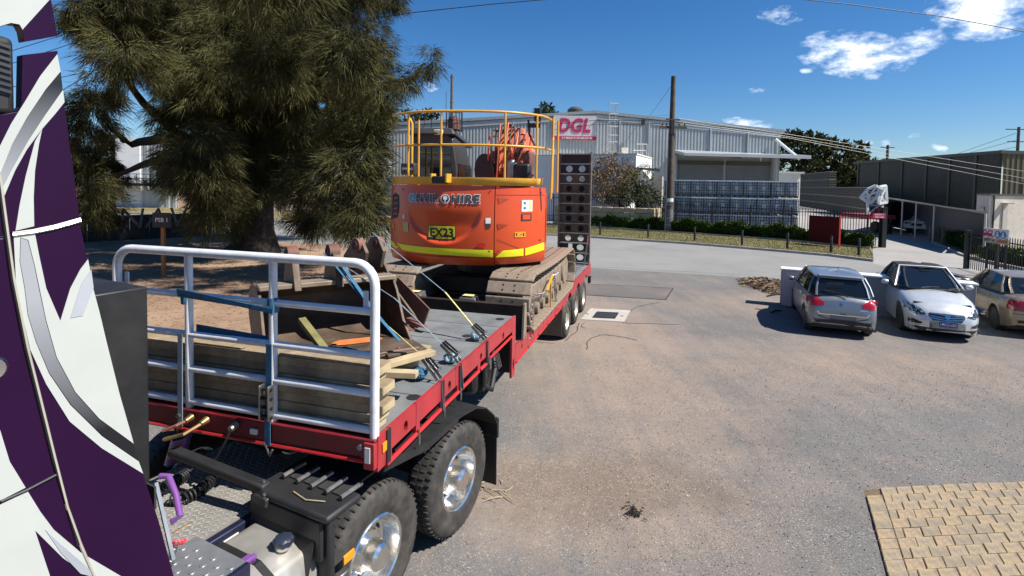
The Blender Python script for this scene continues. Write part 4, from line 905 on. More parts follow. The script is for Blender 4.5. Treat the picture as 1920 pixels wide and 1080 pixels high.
# right-hand fence, sign board, bushes
rf0, rf1 = at(1818, 470, 22.5), at(1960, 480, 17.8)
rf0.z = rf1.z = 0; ln = (rf1-rf0).length
def rfn(s): return rf0.lerp(rf1, s/ln)
hr_ = at(1830, 434, 22.2).z
palisade('right_palisade_fence', 'black spiked steel fence at the right edge behind the site sign', (rfn, 0, ln), hr_, .16, 2.2, lambda s: 1.0)
gp = thing('gate_post', 'black gate post at the left end of the right hand fence', 'gate post', (rf0.x-.02, rf0.y+.1, 0)); mb = MB(); mb.bb(-.08, .08, -.08, .08, 0, hr_-.02); mb.build('post', M['fence'], gp, bevel=.01); mb = MB(); mb.bb(-.1, .1, -.1, .1, hr_-.02, hr_+.02); mb.build('cap', M['fence'], gp)
s0_, s1_ = at(1842, 426, 21.0), at(1889, 431, 19.8); ang = math.atan2(s1_.y-s0_.y, s1_.x-s0_.x); sw = (Vector((s1_.x-s0_.x, s1_.y-s0_.y))).length
sgn = thing('site_sign', 'white site sign board with maroon letters and two blue safety symbols on the right fence', 'sign', (s0_.x, s0_.y-.08, 0), ang); zt, zb = s0_.z, at(1842, 453, 21).z
zm = zt-(zt-zb)*.62
mb = MB(); mb.bb(0, sw*.39, -.02, .02, zm, zt); b1 = mb.build('panel', M['label white'], sgn); mb = MB(); mb.bb(sw*.40, sw, -.02, .02, zm, zt); b2 = mb.build('panel', M['label white'], sgn); mb = MB(); mb.bb(0, sw, -.02, .02, zb, zm-.02); b3 = mb.build('panel', mat('sign grey', (.42, .36, .3), .6), sgn)
t_ = text('DGL', .36, M['maroon'], shear=.2, bold=.03); place(t_, b1, lambda x, y, d: Vector((sw*.195+x*.8, -.022-d, zt-.22+y)))
mb = MB(); mb.bb(.02, sw*.37, -.025, -.021, zm+.05, zm+.16); mb.build('stripe', M['maroon'], b1)
for k, x in enumerate((.58, .80)):
    mb = MB(); mb.lathe([(0, 0), (.14, 0), (.14, .004), (0, .004)], (sw*x, -.027, zt-.22), 'y', 20); c_ = mb.build('symbol_disc', M['signblue'], b2)
    mb = MB(); mb.lathe([(0, 0), (.05, 0), (.035, .003), (0, .003)], (sw*x, -.032, zt-.17), 'y', 10); mb.bb(sw*x-.06, sw*x+.06, -.033, -.029, zt-.31, zt-.22); mb.build('figure', M['label white'], c_)
t_ = text('ALL VISITORS\nREPORT HERE', .08, M['maroon'], bold=.02); place(t_, b2, lambda x, y, d: Vector((sw*.70+x*.8, -.022-d, zm+.14+y)))
t_ = text('SAFETY 1st', .15, M['cabgrey'], bold=.03); place(t_, b3, lambda x, y, d: Vector((sw*.25+x*.7, -.022-d, (zb+zm)/2+y)))
mb = MB(); mb.add([(sw*.52, -.023, zb+.05), (sw*.62, -.023, zm-.06), (sw*.97, -.023, zm-.06), (sw*.97, -.023, zb+.05)], [(0, 1, 2, 3)]); mb.build('orange_flash', mat('burnt orange', (.42, .12, .04), .6), b3)
for x in (.15, sw-.15): mb = MB(); mb.bb(x-.03, x+.03, .03, .07, 0, zt); mb.build('post', M['fence'], sgn)
hedge('low_hedge', [g(1764, 455).xy, g(1800, 466).xy, g(1815, 474).xy], 1.3, .75, 9000, 'bushy yellow green planting beside the carport and driveway kerb', 11, M['leafbright'])
hedge('low_hedge', [g(1835, 487).xy, g(1880, 494).xy, g(1960, 506).xy], 1.2, .6, 12000, 'low green hedge under the site sign at the right edge', 12, M['leafbright'])
p = g(1889, 493); t_ = thing('bollard', 'short dark timber bollard beneath the site sign', 'bollard', p, 0, None); mb = MB(); mb.lathe([(0, 0), (.06, 0), (.058, .7), (0, .73)], axis='z', n=10); mb.build('post', M['black'], t_, smooth=True); mb = MB(); mb.lathe([(0, .55), (.062, .55), (.062, .61), (0, .61)], axis='z', n=10); mb.build('reflector_band', M['steel'], t_)
mbx = thing('bike', 'small dark leafless shrub against the white pickets by the gate', 'plant', at(1600, 445, 31)); mbx.location.z = 0; mbx.name = 'dry_shrub'
mb = MB(); rr = random.Random(2)
for k in range(40): a = Vector((rr.uniform(-1, 1), 0, 0)); b = a+Vector((rr.uniform(-.5, .5), rr.uniform(-.2, .2), rr.uniform(.5, 1.0))); mb.tube([a, b], .012, 4)
mb.build('stems', M['bark'], mbx)

# ------------------------------------------------------------------ low white wall behind the parked cars
l0, l1 = g(1466, 560), g(1484, 566); 
wl0 = at(1466, 503, 14.9); wl1 = at(1832, 531, 12.9); zt = wl0.z
ww = thing('white_wall', 'long low white box section lying behind the parked cars', 'barrier', (wl0.x, wl0.y, 0)); d = Vector((wl1.x-wl0.x, wl1.y-wl0.y, 0)); ww.rotation_euler.z = math.atan2(d.y, d.x); L_ = d.length
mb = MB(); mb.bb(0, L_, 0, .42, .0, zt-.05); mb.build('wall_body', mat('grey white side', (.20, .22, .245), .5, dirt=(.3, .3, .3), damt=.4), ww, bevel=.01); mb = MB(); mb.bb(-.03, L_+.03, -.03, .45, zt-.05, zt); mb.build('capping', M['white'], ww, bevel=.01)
mb = MB(); mb.bb(.02, .55, -.02, -.001, .03, zt-.07); mb.build('end_plate', mat('pale end plate', (.42, .44, .47), .5, dirt=(.3, .3, .3), damt=.3), ww); mb = MB(); mb.bb(-.02, .0, .05, .37, .08, zt-.12); mb.build('end_plate', M['label white'], ww)

# ------------------------------------------------------------------ trees
def foliage_lobes(lobes, base, per, nb, seed, L=(.25, .55), Wd=.028, droop=.8, spread=.55, shell=.45):
    """lobes: (centre, rx, ry, rz). Each lobe holds plumes; each plume a fan of thin needles"""
    rr = np.random.RandomState(seed); PP = []; DD = []; LL = []
    for (c, rx, ry, rz) in lobes:
        n = max(6, int(per*(rx*rz+rx*ry+ry*rz)/3)); v = rr.normal(size=(n, 3)); v /= np.linalg.norm(v, axis=1)[:, None]; r = rr.uniform(shell, 1.08, n)[:, None]
        # ragged outline
        r *= 1+.16*np.sin(v[:, :1]*7+seed)+.12*np.sin(v[:, 2:]*11+c[0])
        p = np.array(c)+v*r*np.array([rx, ry, rz]); out = v*np.array([1, 1, .6]); out[:, 2] -= droop*rr.uniform(.5, 1.2, n)
        out /= np.linalg.norm(out, axis=1)[:, None]
        k = nb; P = np.repeat(p, k, 0); D = np.repeat(out, k, 0)+rr.normal(0, spread, (n*k, 3)); P = P+rr.normal(0, .07, P.shape)+D*rr.uniform(0, .35, (n*k, 1))
        PP.append(P); DD.append(D); LL.append(rr.uniform(L[0], L[1], n*k))
    return np.concatenate(PP)-np.array(base), np.concatenate(DD), np.concatenate(LL)
def lobe(px, py, rx, ry, Y, k=.85):
    c = at(px, py, Y); s = Y/F; return (tuple(c), rx*s, max(rx, ry)*s*k, ry*s)
tb = g(475, 474); TY = tb.y
big_t = thing('casuarina_tree', 'huge dark drooping she-oak tree with olive needles behind the loaded trailer', 'tree', (tb.x, tb.y, 0))
def T_(px, py, Y=None): return at(px, py, Y or TY)-Vector((tb.x, tb.y, 0))
mb = MB(); mb.tube([T_(474, 478), T_(478, 455), T_(474, 430), T_(476, 380), T_(486, 300), T_(500, 200), T_(535, 90), T_(560, -40), T_(575, -200)], [1.35, 1.0, .92, .85, .8, .65, .5, .4, .2], 14)
mb.build('trunk', M['bark'], big_t, smooth=True)
limbs = [[(478, 330), (430, 250), (400, 130), (395, 30), (330, -80)], [(490, 260), (560, 180), (600, 60), (650, -60)], [(480, 340), (360, 290), (270, 190), (215, 120)], [(490, 300), (600, 240), (700, 170), (775, 150), (795, 120)],
         [(476, 360), (380, 330), (290, 300), (200, 340)], [(500, 200), (440, 90), (415, 20), (400, -60)], [(480, 350), (570, 320), (640, 300), (700, 330)], [(486, 290), (350, 200), (250, 60), (180, 0)], [(476, 340), (330, 250), (245, 270), (200, 235)]]
for i, l in enumerate(limbs):
    rr = random.Random(i); Y0 = TY; pts = []
    for j, (x, y) in enumerate(l): pts.append(T_(x, y, TY+(rr.uniform(-1.6, 1.6) if j else 0)))
    n = len(pts); mb = MB(); fine = []
    for a, b in zip(pts, pts[1:]):
        for k in range(4): fine.append(a.lerp(b, k/4)+Vector((rr.uniform(-.08, .08), 0, rr.uniform(-.08, .08))))
    fine.append(pts[-1]); mb.tube(fine, [.34*(1-j/len(fine))+.04 for j in range(len(fine))], 8); mb.build('limb', M['bark'], big_t, smooth=True)
LB_ = [(215, 20, 70, 60), (175, 35, 40, 40), (300, 20, 100, 80), (420, -20, 90, 60), (430, 60, 95, 75), (560, 10, 75, 60), (500, -40, 100, 60), (650, -30, 70, 45), (720, -5, 45, 22), (690, -40, 50, 40), (330, 110, 85, 70), (230, 105, 60, 55), (410, 150, 90, 80),
       (505, 110, 75, 60), (585, 95, 70, 60), (560, 150, 100, 80), (655, 95, 60, 50), (672, 130, 45, 45), (700, 78, 12, 22), (728, 110, 18, 22), (725, 150, 22, 30), (715, 180, 25, 30), (805, 95, 13, 13), (812, 118, 10, 12), (790, 128, 16, 10), (772, 140, 14, 9), (758, 150, 14, 9), (780, 160, 8, 6), (170, 215, 50, 65), (185, 165, 32, 40), (205, 300, 60, 55), (160, 300, 35, 60), (175, 370, 45, 45), (185, 400, 32, 28), (340, 200, 60, 60), (430, 240, 85, 85), (370, 290, 70, 65),
       (345, 330, 45, 45), (520, 240, 80, 70), (600, 250, 60, 60), (520, 310, 70, 70), (670, 235, 60, 70), (695, 205, 30, 40), (695, 280, 26, 40), (698, 330, 26, 40), (650, 330, 60, 60), (590, 345, 60, 55), (620, 390, 60, 40), (680, 400, 45, 40), (450, 330, 60, 60), (400, 370, 55, 50), (385, 410, 30, 35), (440, 395, 40, 35), (600, 415, 50, 22), (660, 425, 30, 18), (140, 25, 22, 30), (150, 50, 22, 24)]
rr = random.Random(5); lobes = []
for (x, y, rx, ry) in LB_:
    lobes.append(lobe(x, y, rx, ry, TY+rr.uniform(-9.5, 1.0), .9))
for (x, y, rx, ry) in ((360, 60, 180, 110), (480, 180, 170, 120), (600, 60, 130, 90), (450, 320, 120, 80), (640, 190, 90, 90)): lobes.append(lobe(x, y, rx, ry, TY+4.2, .5))
P_, D_, L_ = foliage_lobes(lobes, (tb.x, tb.y, 0), 105, 62, 3, (.16, .50), .02, .95, .34, .25)
# keep the gaps through which the sky and the white tank show
XW = P_+np.array([tb.x, tb.y, 0]); pxs = XW[:, 0]/XW[:, 1]*F+960; pys = 345-(XW[:, 2]-CH)/XW[:, 1]*F
keep = np.ones(len(P_), bool)
for (x, y, rx, ry) in ((262, 192, 26, 24), (252, 300, 38, 50), (602, 200, 13, 9)):
    if rx: q = ((pxs-x)/rx)**2+((pys-y)/ry)**2; keep &= ~(q*(1+.45*np.sin(XW[:, 0]*5.1+x)+.4*np.sin(XW[:, 2]*6.7)+.3*np.sin(XW[:, 1]*4.3)) < .8)
P_, D_, L_ = P_[keep], D_[keep], L_[keep]
o = blades('crown', P_, D_, L_, np.random.RandomState(1).uniform(.012, .026, len(L_)), M['needle'], big_t, 7); print('NEEDLES', len(L_)); o['kind'] = 'stuff'
def tree(name, label, px, py_base, Y, lobes, mt, per, nb, seed, L=(.2, .45), Wd=.10, trunk=.25, group=None, quad=True, cat='tree', droop=0., spread=.9):
    b_ = at(px, 352, Y); root = thing(name, label, cat, (b_.x, Y, 0), 0, group); base = Vector((b_.x, Y, 0)); rr = random.Random(seed)
    lb = [lobe(x, y, rx, ry, Y+rr.uniform(-1, 1)*Y*.02, .8) for (x, y, rx, ry) in lobes]
    P, D, L_ = foliage_lobes(lb, tuple(base), per, nb, seed, L, Wd, droop, spread, .45); o = blades('crown', P, D, L_, Wd, mt, root, seed, quad); o['kind'] = 'stuff'
    top = Vector(lb[0][0])-base; mb = MB(); mb.tube([Vector((0, 0, 0)), Vector((.1, 0, top.z*.4)), top], [trunk, trunk*.8, trunk*.4], 8); mb.build('trunk', M['bark'], root, smooth=True)
    for l in lb[1:6]:
        e = Vector(l[0])-base; mb = MB(); mb.tube([Vector((.05, 0, top.z*.35)), e*.5+Vector((0, 0, top.z*.25)), e], [trunk*.5, trunk*.35, trunk*.15], 6); mb.build('limb', M['bark'], root, smooth=True)
    return root
tree('gum_tree', 'tall dark eucalyptus with rounded crown right of the grey warehouse', 1505, 360, 128, [(1500, 275, 40, 30), (1482, 262, 20, 18), (1512, 256, 20, 10), (1530, 290, 30, 30), (1490, 315, 40, 35), (1560, 275, 20, 12), (1505, 345, 40, 25)], M['leafolive'], 3, 34, 21, (.5, 1.2), .42, .5)
tree('gum_tree', 'spreading dark eucalyptus beside the small far utility pole', 1575, 360, 122, [(1575, 290, 42, 30), (1555, 268, 14, 8), (1600, 305, 32, 25), (1560, 330, 50, 30), (1535, 335, 30, 30), (1590, 350, 40, 20)], M['leafolive'], 3, 34, 22, (.5, 1.2), .42, .5)
tree('gum_tree', 'lower bushy tree meeting the end of the olive shed', 1612, 360, 116, [(1610, 320, 34, 28), (1632, 332, 18, 22), (1595, 345, 35, 22), (1600, 308, 18, 12), (1622, 352, 22, 20)], M['leafolive'], 3, 34, 23, (.5, 1.2), .4, .45)
tree('gum_tree', 'distant dark tree seen over the excavator cab, left one', 762, 300, 110, [(762, 222, 20, 12), (745, 226, 14, 10), (775, 226, 14, 10)], M['leafdark'], 4, 24, 24, (.4, 1.), .4, .4)
tree('gum_tree', 'distant dark tree behind the yellow handrail, right one', 795, 300, 110, [(795, 218, 18, 10), (788, 225, 22, 10), (812, 226, 12, 8)], M['leafdark'], 4, 24, 25, (.4, 1.), .4, .4)
tree('gum_tree', 'small rounded tree top poking over the warehouse roof left of the sign', 1022, 300, 90, [(1022, 205, 11, 7), (1014, 212, 9, 6), (1030, 211, 7, 6)], M['leafdark'], 6, 24, 26, (.3, .8), .3, .3)
tree('flowering_shrub', 'tall reddish brown shrub behind the fence left of the white annex', 1165, 395, 43.5, [(1150, 340, 40, 34), (1130, 325, 24, 25), (1172, 318, 20, 14), (1140, 305, 24, 14), (1120, 350, 24, 26), (1160, 365, 38, 18)], M['leafbrown'], 34, 26, 27, (.12, .3), .08, .1, cat='shrub')
tree('flowering_shrub', 'greener rounded shrub in front of the white annex corner', 1195, 395, 42.5, [(1192, 335, 20, 20), (1205, 350, 14, 18), (1185, 360, 28, 18), (1215, 372, 18, 12)], M['leafolive'], 34, 26, 28, (.12, .3), .08, .1, cat='shrub')
tree('flowering_shrub', 'low dark green shrub spilling over the limestone wall', 1225, 395, 41, [(1215, 368, 22, 10), (1195, 372, 20, 8), (1170, 372, 20, 7)], M['leafdark'], 36, 24, 29, (.1, .25), .07, .06, cat='shrub')

# ------------------------------------------------------------------ behind the big tree, left
tk = at(250, 300, 60); wbk = thing('white_building', 'pale industrial building with upper railing glimpsed through the big tree', 'building', (at(215, 352, 60).x, 60, 0)); x0 = wbk.location.x
mb = MB(); mb.bb(0, at(262, 300, 60).x-x0, 0, 6, 0, at(240, 258, 60).z); mb.build('wall', M['creamwhite'], wbk)
mb = MB(); corr_wall(mb, at(263, 300, 60).x-x0, at(330, 300, 60).x-x0, lambda x: 0, lambda x: at(262, 258, 60).z, y=.2, pitch=.8); mb.build('wall_cladding', M['galv'], wbk)
zz = at(240, 343, 60).z
mb = MB(); mb.bb(-3, at(330, 300, 60).x-x0, -1.4, 0, zz-.3, zz); mb.build('walkway', M['black'], wbk)
for dz in (.5, 1.0): mb = MB(); mb.bb(-3, at(330, 300, 60).x-x0, -1.4, -1.34, zz+dz, zz+dz+.07); mb.build('railing', M['fence'], wbk)
for k in range(8): mb = MB(); mb.bb(-2.5+k*1.5, -2.44+k*1.5, -1.4, -1.34, zz, zz+1.05); mb.build('baluster', M['fence'], wbk)
mb = MB(); x = at(234, 300, 60).x-x0; mb.bb(x-.15, x+.15, -1.9, -1.6, 0, at(234, 262, 60).z); mb.build('lamp_mast', M['fence'], wbk); mb = MB(); mb.bb(x-.8, x+.8, -2.2, -1.4, at(234, 262, 60).z, at(234, 255, 60).z); mb.build('lamp_head', M['cabgrey'], wbk)
w2_ = thing('white_building', 'white flat roofed building behind the big tree beside the excavator', 'building', (at(655, 352, 70).x, 70, 0)); mb = MB(); mb.bb(-3, 10.5, 0, 8, 0, at(690, 262, 70).z); mb.build('wall', M['creamwhite'], w2_); mb = MB(); mb.bb(-3.2, 10.7, -.3, 8, at(690, 262, 70).z, at(690, 258, 70).z); mb.build('roof', M['galv'], w2_)
mb = MB(); mb.bb(-1, 4, -.05, -.01, 3, 5); mb.build('window', M['darkglass'], w2_)
# dark block wall with graffiti, end face coloured paler for the light on it
wa, wb_ = at(120, 400, 26.5), at(383, 400, 31); wa.z = wb_.z = 0; wc = at(420, 400, 33.5); wc.z = 0; hgt = at(400, 398, 32).z
dw = thing('graffiti_wall', 'dark painted wall with faint white graffiti under the big tree', 'wall', wa); d = wb_-wa
for k in range(7): mb = MB(); a, b = d*(k/7+.003), d*((k+1)/7-.003); mb.bar(a+Vector((0, 0, hgt/2)), b+Vector((0, 0, hgt/2)), .2, hgt); mb.build('panel', M['mudbrown'], dw)
e = wc-wa; mb = MB(); mb.bar(d+Vector((0, 0, hgt/2)), e+Vector((0, 0, hgt/2)), .2, hgt); mb.build('end_panel', mat('lit wall end', (.26, .27, .30), .8, dirt=(.15, .15, .17), damt=.5), dw)
t_ = text('NAVI', 1.6, mat('graffiti', (.16, .16, .17), .8, var=.5, scale=4), 'graffiti', shear=.15, bold=-.005); an_ = math.atan2(d.y, d.x); pc = d*.62
place(t_, dw, lambda x, y, dd: pc+Vector((x*math.cos(an_), x*math.sin(an_), 0))+Vector((math.sin(an_), -math.cos(an_), 0))*(.11+dd)+Vector((0, 0, 1.1+y)))
# orange stake with its plate
p = g(307, 517); st = thing('sign_stake', 'orange timber post holding a small dark sign plate under the big tree', 'sign', p); zt = at(305, 420, p.y).z
mb = MB(); mb.bb(-.055, .055, -.05, .05, -.1, zt); mb.build('post', M['orangepost'], st, bevel=.006); z0 = at(305, 405, p.y).z; mb = MB(); mb.bb(-.32, .32, -.07, -.05, zt-.12, z0+.12); mb.build('plate', M['black'], st)
t_ = text('PSB 1', .2, M['label white']); place(t_, st, lambda x, y, d: Vector((x, -.072-d, (zt+z0)/2+y)))
# dark low clutter left: red machine part behind the needles
p = at(190, 372, 30); rp = thing('red_machine', 'red painted machine part half hidden under the left of the tree', 'machine', (p.x, 30, 0))
mb = MB(); mb.box((0, 0, 2.6), (1.3, .8, .9)); mb.build('housing', M['darkred'], rp, bevel=.05); mb = MB(); mb.bb(-.5, .5, -.3, .3, 0, 2.2); mb.build('stand', M['black'], rp); mb = MB(); mb.tube([(-.6, -.4, 2.2), (.2, -.5, 1.6), (1.1, -.4, 1.7)], .08, 6); mb.build('arm', M['rust'], rp)
# ground litter and stones under the tree
q = scatter_poly([tuple(g(*p_).xy) for p_ in ((180, 640), (110, 500), (430, 475), (720, 480), (430, 640))], 5000, 9); n = len(q); r_ = np.random.RandomState(2)
o = blades('needle_litter', np.concatenate([q, np.full((n, 1), .012)], 1), np.stack([r_.normal(0, 1, n), r_.normal(0, 1, n), r_.uniform(0, .15, n)], 1), r_.uniform(.05, .22, n), .012, M['leafbrown'], seed=4); o['kind'] = 'stuff'
# ================================================================== THE LOADED TRAILER
TF = Frame(-.922, 3.628, .278); HD, HL, L1, L2 = 1.555, 1.131, 3.64, 11.67
tr = fthing('low_loader_trailer', 'long red drop deck trailer with grey deck, white front rails and upright rear ramp', 'trailer', TF)
XYZ = lambda x, y, d: Vector((d, x, y))       # drawing plane seen from the right: x = along, y = height, d = sideways
# upper deck plates
ys = [0.02, .78, 1.55, 2.35, 3.05, L1]
for a, b in zip(ys, ys[1:]): mb = MB(); mb.bb(-2.47, -.03, a+.006, b-.006, HD-.05, HD); mb.build('deck_plate', M['deck'], tr)
for (x, y) in ((-.16, 3.42), (-.09, .73), (-.35, 1.6), (-.30, 2.55)):
    mb = MB(); mb.lathe([(0, 0), (.06, 0), (.06, .003), (0, .003)], (x, y, HD+.001), 'z', 14); o = mb.build('tie_hole', M['black'], tr); 
mb = MB(); mb.bb(-2.3, -.2, .1, L1-.1, 1.30, HD-.06); mb.build('deck_frame', M['black'], tr)
# front beam
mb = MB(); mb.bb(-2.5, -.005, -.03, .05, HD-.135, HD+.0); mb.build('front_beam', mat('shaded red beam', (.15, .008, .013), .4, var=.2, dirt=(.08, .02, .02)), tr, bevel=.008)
mb = MB(); mb.cyl((-2.48, -.02, HD-.165), (-.10, -.02, HD-.165), .017, 8); mb.build('front_rail', M['redtube'], tr, smooth=True)
mb = MB(); mb.bb(-.09, -.005, -.045, .03, HD-.21, HD-.02); mb.build('corner_plate', M['red'], tr, bevel=.004)
mb = MB(); mb.bb(-.075, -.035, -.052, -.046, HD-.16, HD-.05); mb.build('reflector', M['label white'], tr)
for x in (-1.75, -.12): mb = MB(); mb.cyl((x, -.05, HD-.06), (x, -.03, HD-.06), .02, 8); mb.build('bolt', M['steel'], tr)
# right side skirt of the upper deck: pieces with pockets
zt, zb = HD+.012, HD-.27
cells = [(0, .16, None), (.16, .60, (.42, HD-.10)), (.60, 1.12, None), (1.12, 1.46, (1.3, HD-.10)), (1.46, 2.42, (2.2, HD-.11)), (2.42, L1, (3.05, HD-.11))]
FX = lambda x, y, d: Vector((d, x, y))
for a, b, h in cells:
    mb = MB()
    if h: mb.plate_holes(a+.004, b-.004, HD-.165, zt, [(h[0], h[1], .035, .05)], FX, -.03, .0)
    else: mb.bb(-.03, 0, a+.004, b-.004, HD-.165, zt)
    mb.build('side_plate', M['red'], tr)
mb = MB(); mb.bb(-.06, -.031, .02, L1-.02, HD-.16, HD-.02); mb.build('side_backing', M['black'], tr)
for a, b in ((0, .20), (.60, .67), (1.12, 1.20), (1.5, 1.58), (2.10, 2.18), (2.38, 2.50)): mb = MB(); mb.bb(-.03, .0, a, b, zb+.03, HD-.1655); mb.build('side_post', M['red'], tr)
for a, b in ((.12, .62), (.64, 1.14), (1.16, 1.54), (1.56, 2.14), (2.18, 2.46)): mb = MB(); mb.cyl((-.005, a, zb+.02), (-.005, b, zb+.02), .020, 10); mb.build('side_rail', M['redtube'], tr, smooth=True)
mb = MB(); mb.cyl((-.005, 2.52, zb+.04), (-.005, L1-.2, zb+.04), .017, 8); mb.build('side_rail', M['redtube'], tr, smooth=True)
mb = MB(); mb.plate_holes(L1-.17, L1+.0, HL-.38, HD-.1655, [(L1-.09, HL-.22, .035, .09)], FX, -.03, .0); mb.build('neck_plate', M['red'], tr)
mb = MB(); mb.bb(-2.45, -.04, L1-.04, L1, HL-.36, HD-.06); mb.build('neck_wall', M['black'], tr)
for y in (.14, 1.13, 1.56, 2.40): mb = MB(); mb.bb(.0, .012, y-.028, y+.028, zb+.03, HD+.01); mb.build('strap_track', M['blackplastic'], tr)
mb = MB(); mb.bb(.001, .012, .055, .11, HD-.13, HD-.06); mb.build('marker_light', M['amber'], tr, bevel=.004)
for y in (.62, 1.14, 1.55, 2.46, 2.5):
    mb = MB(); mb.tube([(.015, y, zb+.06), (.02, y, zb-.01), (.015, y+.01, zb-.07)], .010, 6); mb.build('chain_end', M['steel'], tr)
# under the neck: dark running gear
mb = MB(); mb.bb(-1.9, -.55, 1.9, L1-.05, .85, 1.28); mb.bb(-2.3, -.2, 2.9, L1-.05, .75, 1.25); mb.build('neck_gear', M['black'], tr, bevel=.02)
mb = MB(); mb.tube([(-.1, 2.6, 1.28), (-.12, 2.65, .95), (-.1, 2.9, .8), (-.12, 3.1, 1.0), (-.2, 3.2, 1.25)], .035, 8); mb.build('air_hose', M['blackplastic'], tr, smooth=True)
for k in range(3): mb = MB(); mb.cyl((-.06, 2.95+k*.05, 1.22), (-.08, 3.15+k*.05, .98), .008, 5); mb.build('spring_line', M['steel'], tr)
mb = MB(); mb.lathe([(0, 0), (.10, 0), (.12, .04), (.12, .36), (.10, .4), (0, .4)], (-.35, 2.75, .8), 'z', 14); mb.build('landing_leg', M['black'], tr)
# lower deck
ys = [L1+.01, 4.6, 5.6, 6.6, 7.4, 8.2, 9.0, 9.8, 10.7, L2]
for a, b in zip(ys, ys[1:]):
    mb = MB(); mb.bb(-2.47, -.03, a+.005, b-.005, HL-.05, HL); mb.build('deck_plate', M['deck'], tr)
    for k in range(3): mb = MB(); yy = a+(b-a)*(k+.5)/3; mb.bb(-.42, -.16, yy-.03, yy+.03, HL+.0005, HL+.003); o = mb.build('cleat_slot', M['black'], tr)
mb = MB(); mb.bb(-2.1, -.4, L1+.1, L2-.2, .78, HL-.06); mb.build('chassis_beam', M['black'], tr)
ax = [8.12, 9.36, 10.60]; rw = .42
zs0, zs1 = HL-.235, HL+.012
ysk = [L1+.005, 4.35, 5.05, 5.75, 6.45, 7.15, 7.62]
for a, b in zip(ysk, ysk[1:]):
    mb = MB(); mb.plate_holes(a+.004, b-.004, zs0+.03, zs1, [((a+b)/2, HL-.10, .03, .045)], FX, -.03, 0); mb.build('side_plate', M['red'], tr)
    mb = MB(); mb.cyl((-.005, a+.05, zs0), (-.005, b-.05, zs0), .020, 8); mb.build('side_rail', M['redtube'], tr, smooth=True)
    mb = MB(); mb.bb(-.03, 0, a-.03, a+.05, zs0-.02, zs0+.0295); mb.build('side_post', M['red'], tr)
mb = MB(); mb.bb(-.06, -.031, L1+.02, L2-.1, zs0+.04, HL-.06); mb.build('side_backing', M['black'], tr)
# arches over the wheels
bounds = [7.62]+[(ax[0]+ax[1])/2, (ax[1]+ax[2])/2, L2]
for i, (a, b) in enumerate(zip(bounds, bounds[1:])):
    c = ax[i]; Ra = rw+.05; zc = .42; n = 14; poly = [(a+.004, zs0-.02), (a+.004, zs1), (b-.004, zs1), (b-.004, zs0-.02)]
    arc = []
    for k in range(n+1):
        th = math.pi*k/n; y_, z_ = c+math.cos(th)*Ra, zc+math.sin(th)*Ra*1.22
        if z_ > zs0-.02 and a+.02 < y_ < b-.02: arc.append((y_, min(z_, zs1-.05)))
    if arc: poly += [(arc[0][0]+.001, zs0-.02)]+arc+[(arc[-1][0]-.001, zs0-.02)]
    mb = MB(); mb.prism(poly, FX, -.03, 0); mb.build('side_plate', M['red'], tr)
def wheel(parent, x, y, r, w, rr_, deep, tyre='tyre', n=40, flat_hub=False, side=1, tm=None):
    """one road wheel: axis along local x, outer face towards +x*side"""
    s = side; z = r
    prof = [(rr_+.012, 0), (rr_+.05, .012), (r-.09, .02), (r-.03, .005), (r-.008, -.02), (r, -.045), (r, -w+.045), (r-.03, -w), (rr_, -w+.01), (rr_-.01, -w*.5), (rr_-.005, -.02)]
    P_ = [(a, x+s*b) for a, b in prof]; mb = MB(); rings = []
    for (ra, h) in P_: rings.append([Vector((h, y+math.cos(2*math.pi*k/n)*ra, z+math.sin(2*math.pi*k/n)*ra)) for k in range(n)])
    mb.loft(rings, True, False, True); t = mb.build(tyre, tm or M['rubber'], parent, smooth=True)
    return t
def truck_wheel(parent, x, y, r=.52, name='wheel', n=48, clean=True):
    root = bpy.data.objects.new(name, None); col.objects.link(root); root.parent = parent
    rim = .29
    t = wheel(root, x, y, r, .27, rim, True)
    mb = MB()   # shoulder lugs
    for k in range(56):
        a = 2*math.pi*k/56; c = Vector((x-.035, y+math.cos(a)*(r-.004), r+math.sin(a)*(r-.004))); M_ = Matrix.Rotation(a, 3, 'X'); mb.box(c, (.045, .018, .012), M=M_)
        for dx in (.11, .19): mb.box(Vector((x-dx, y+math.cos(a+.03)*(r-.002), r+math.sin(a+.03)*(r-.002))), (.05, .014, .014), M=M_)
    o = mb.build('tread_lugs', M['rubber'], root); o['kind'] = 'stuff'
    mb = MB(); prof = [(rim+.008, -.004), (rim-.004, .006), (rim-.018, -.004), (rim-.022, -.03), (rim-.03, -.10), (rim-.05, -.15), (.20, -.17), (.165, -.165), (.150, -.15), (.145, -.10), (.02, -.10)]
    rings = [[Vector((x+h, y+math.cos(2*math.pi*k/n)*ra, r+math.sin(2*math.pi*k/n)*ra)) for k in range(n)] for ra, h in prof]
    mb.loft(rings, True, False); mb.build('rim', M['chrome'] if clean else M['steel'], root, smooth=True)
    mb = MB(); mb.lathe([(.02, -.11), (.105, -.11), (.11, -.02), (.10, .035), (.075, .055), (0, .055)], (x, y, r), 'x', 24); mb.build('hub', M['chrome'] if clean else M['steel'], root, smooth=True)
    for k in range(10):
        a = 2*math.pi*(k+.5)/10
        mb = MB(); c = Vector((x-.166, y+math.cos(a)*.222, r+math.sin(a)*.222)); mb.lathe([(0, 0), (.028, 0), (.028, .006), (0, .006)], c, 'x', 10); mb.build('hand_hole', M['black'], root)
    mb = MB()
    for k in range(10):
        a = 2*math.pi*k/10; c = Vector((x-.16, y+math.cos(a)*.158, r+math.sin(a)*.158)); mb.cyl(c, c+Vector((.045, 0, 0)), .014, 6)
    o = mb.build('wheel_nuts', M['chrome'], root); return root
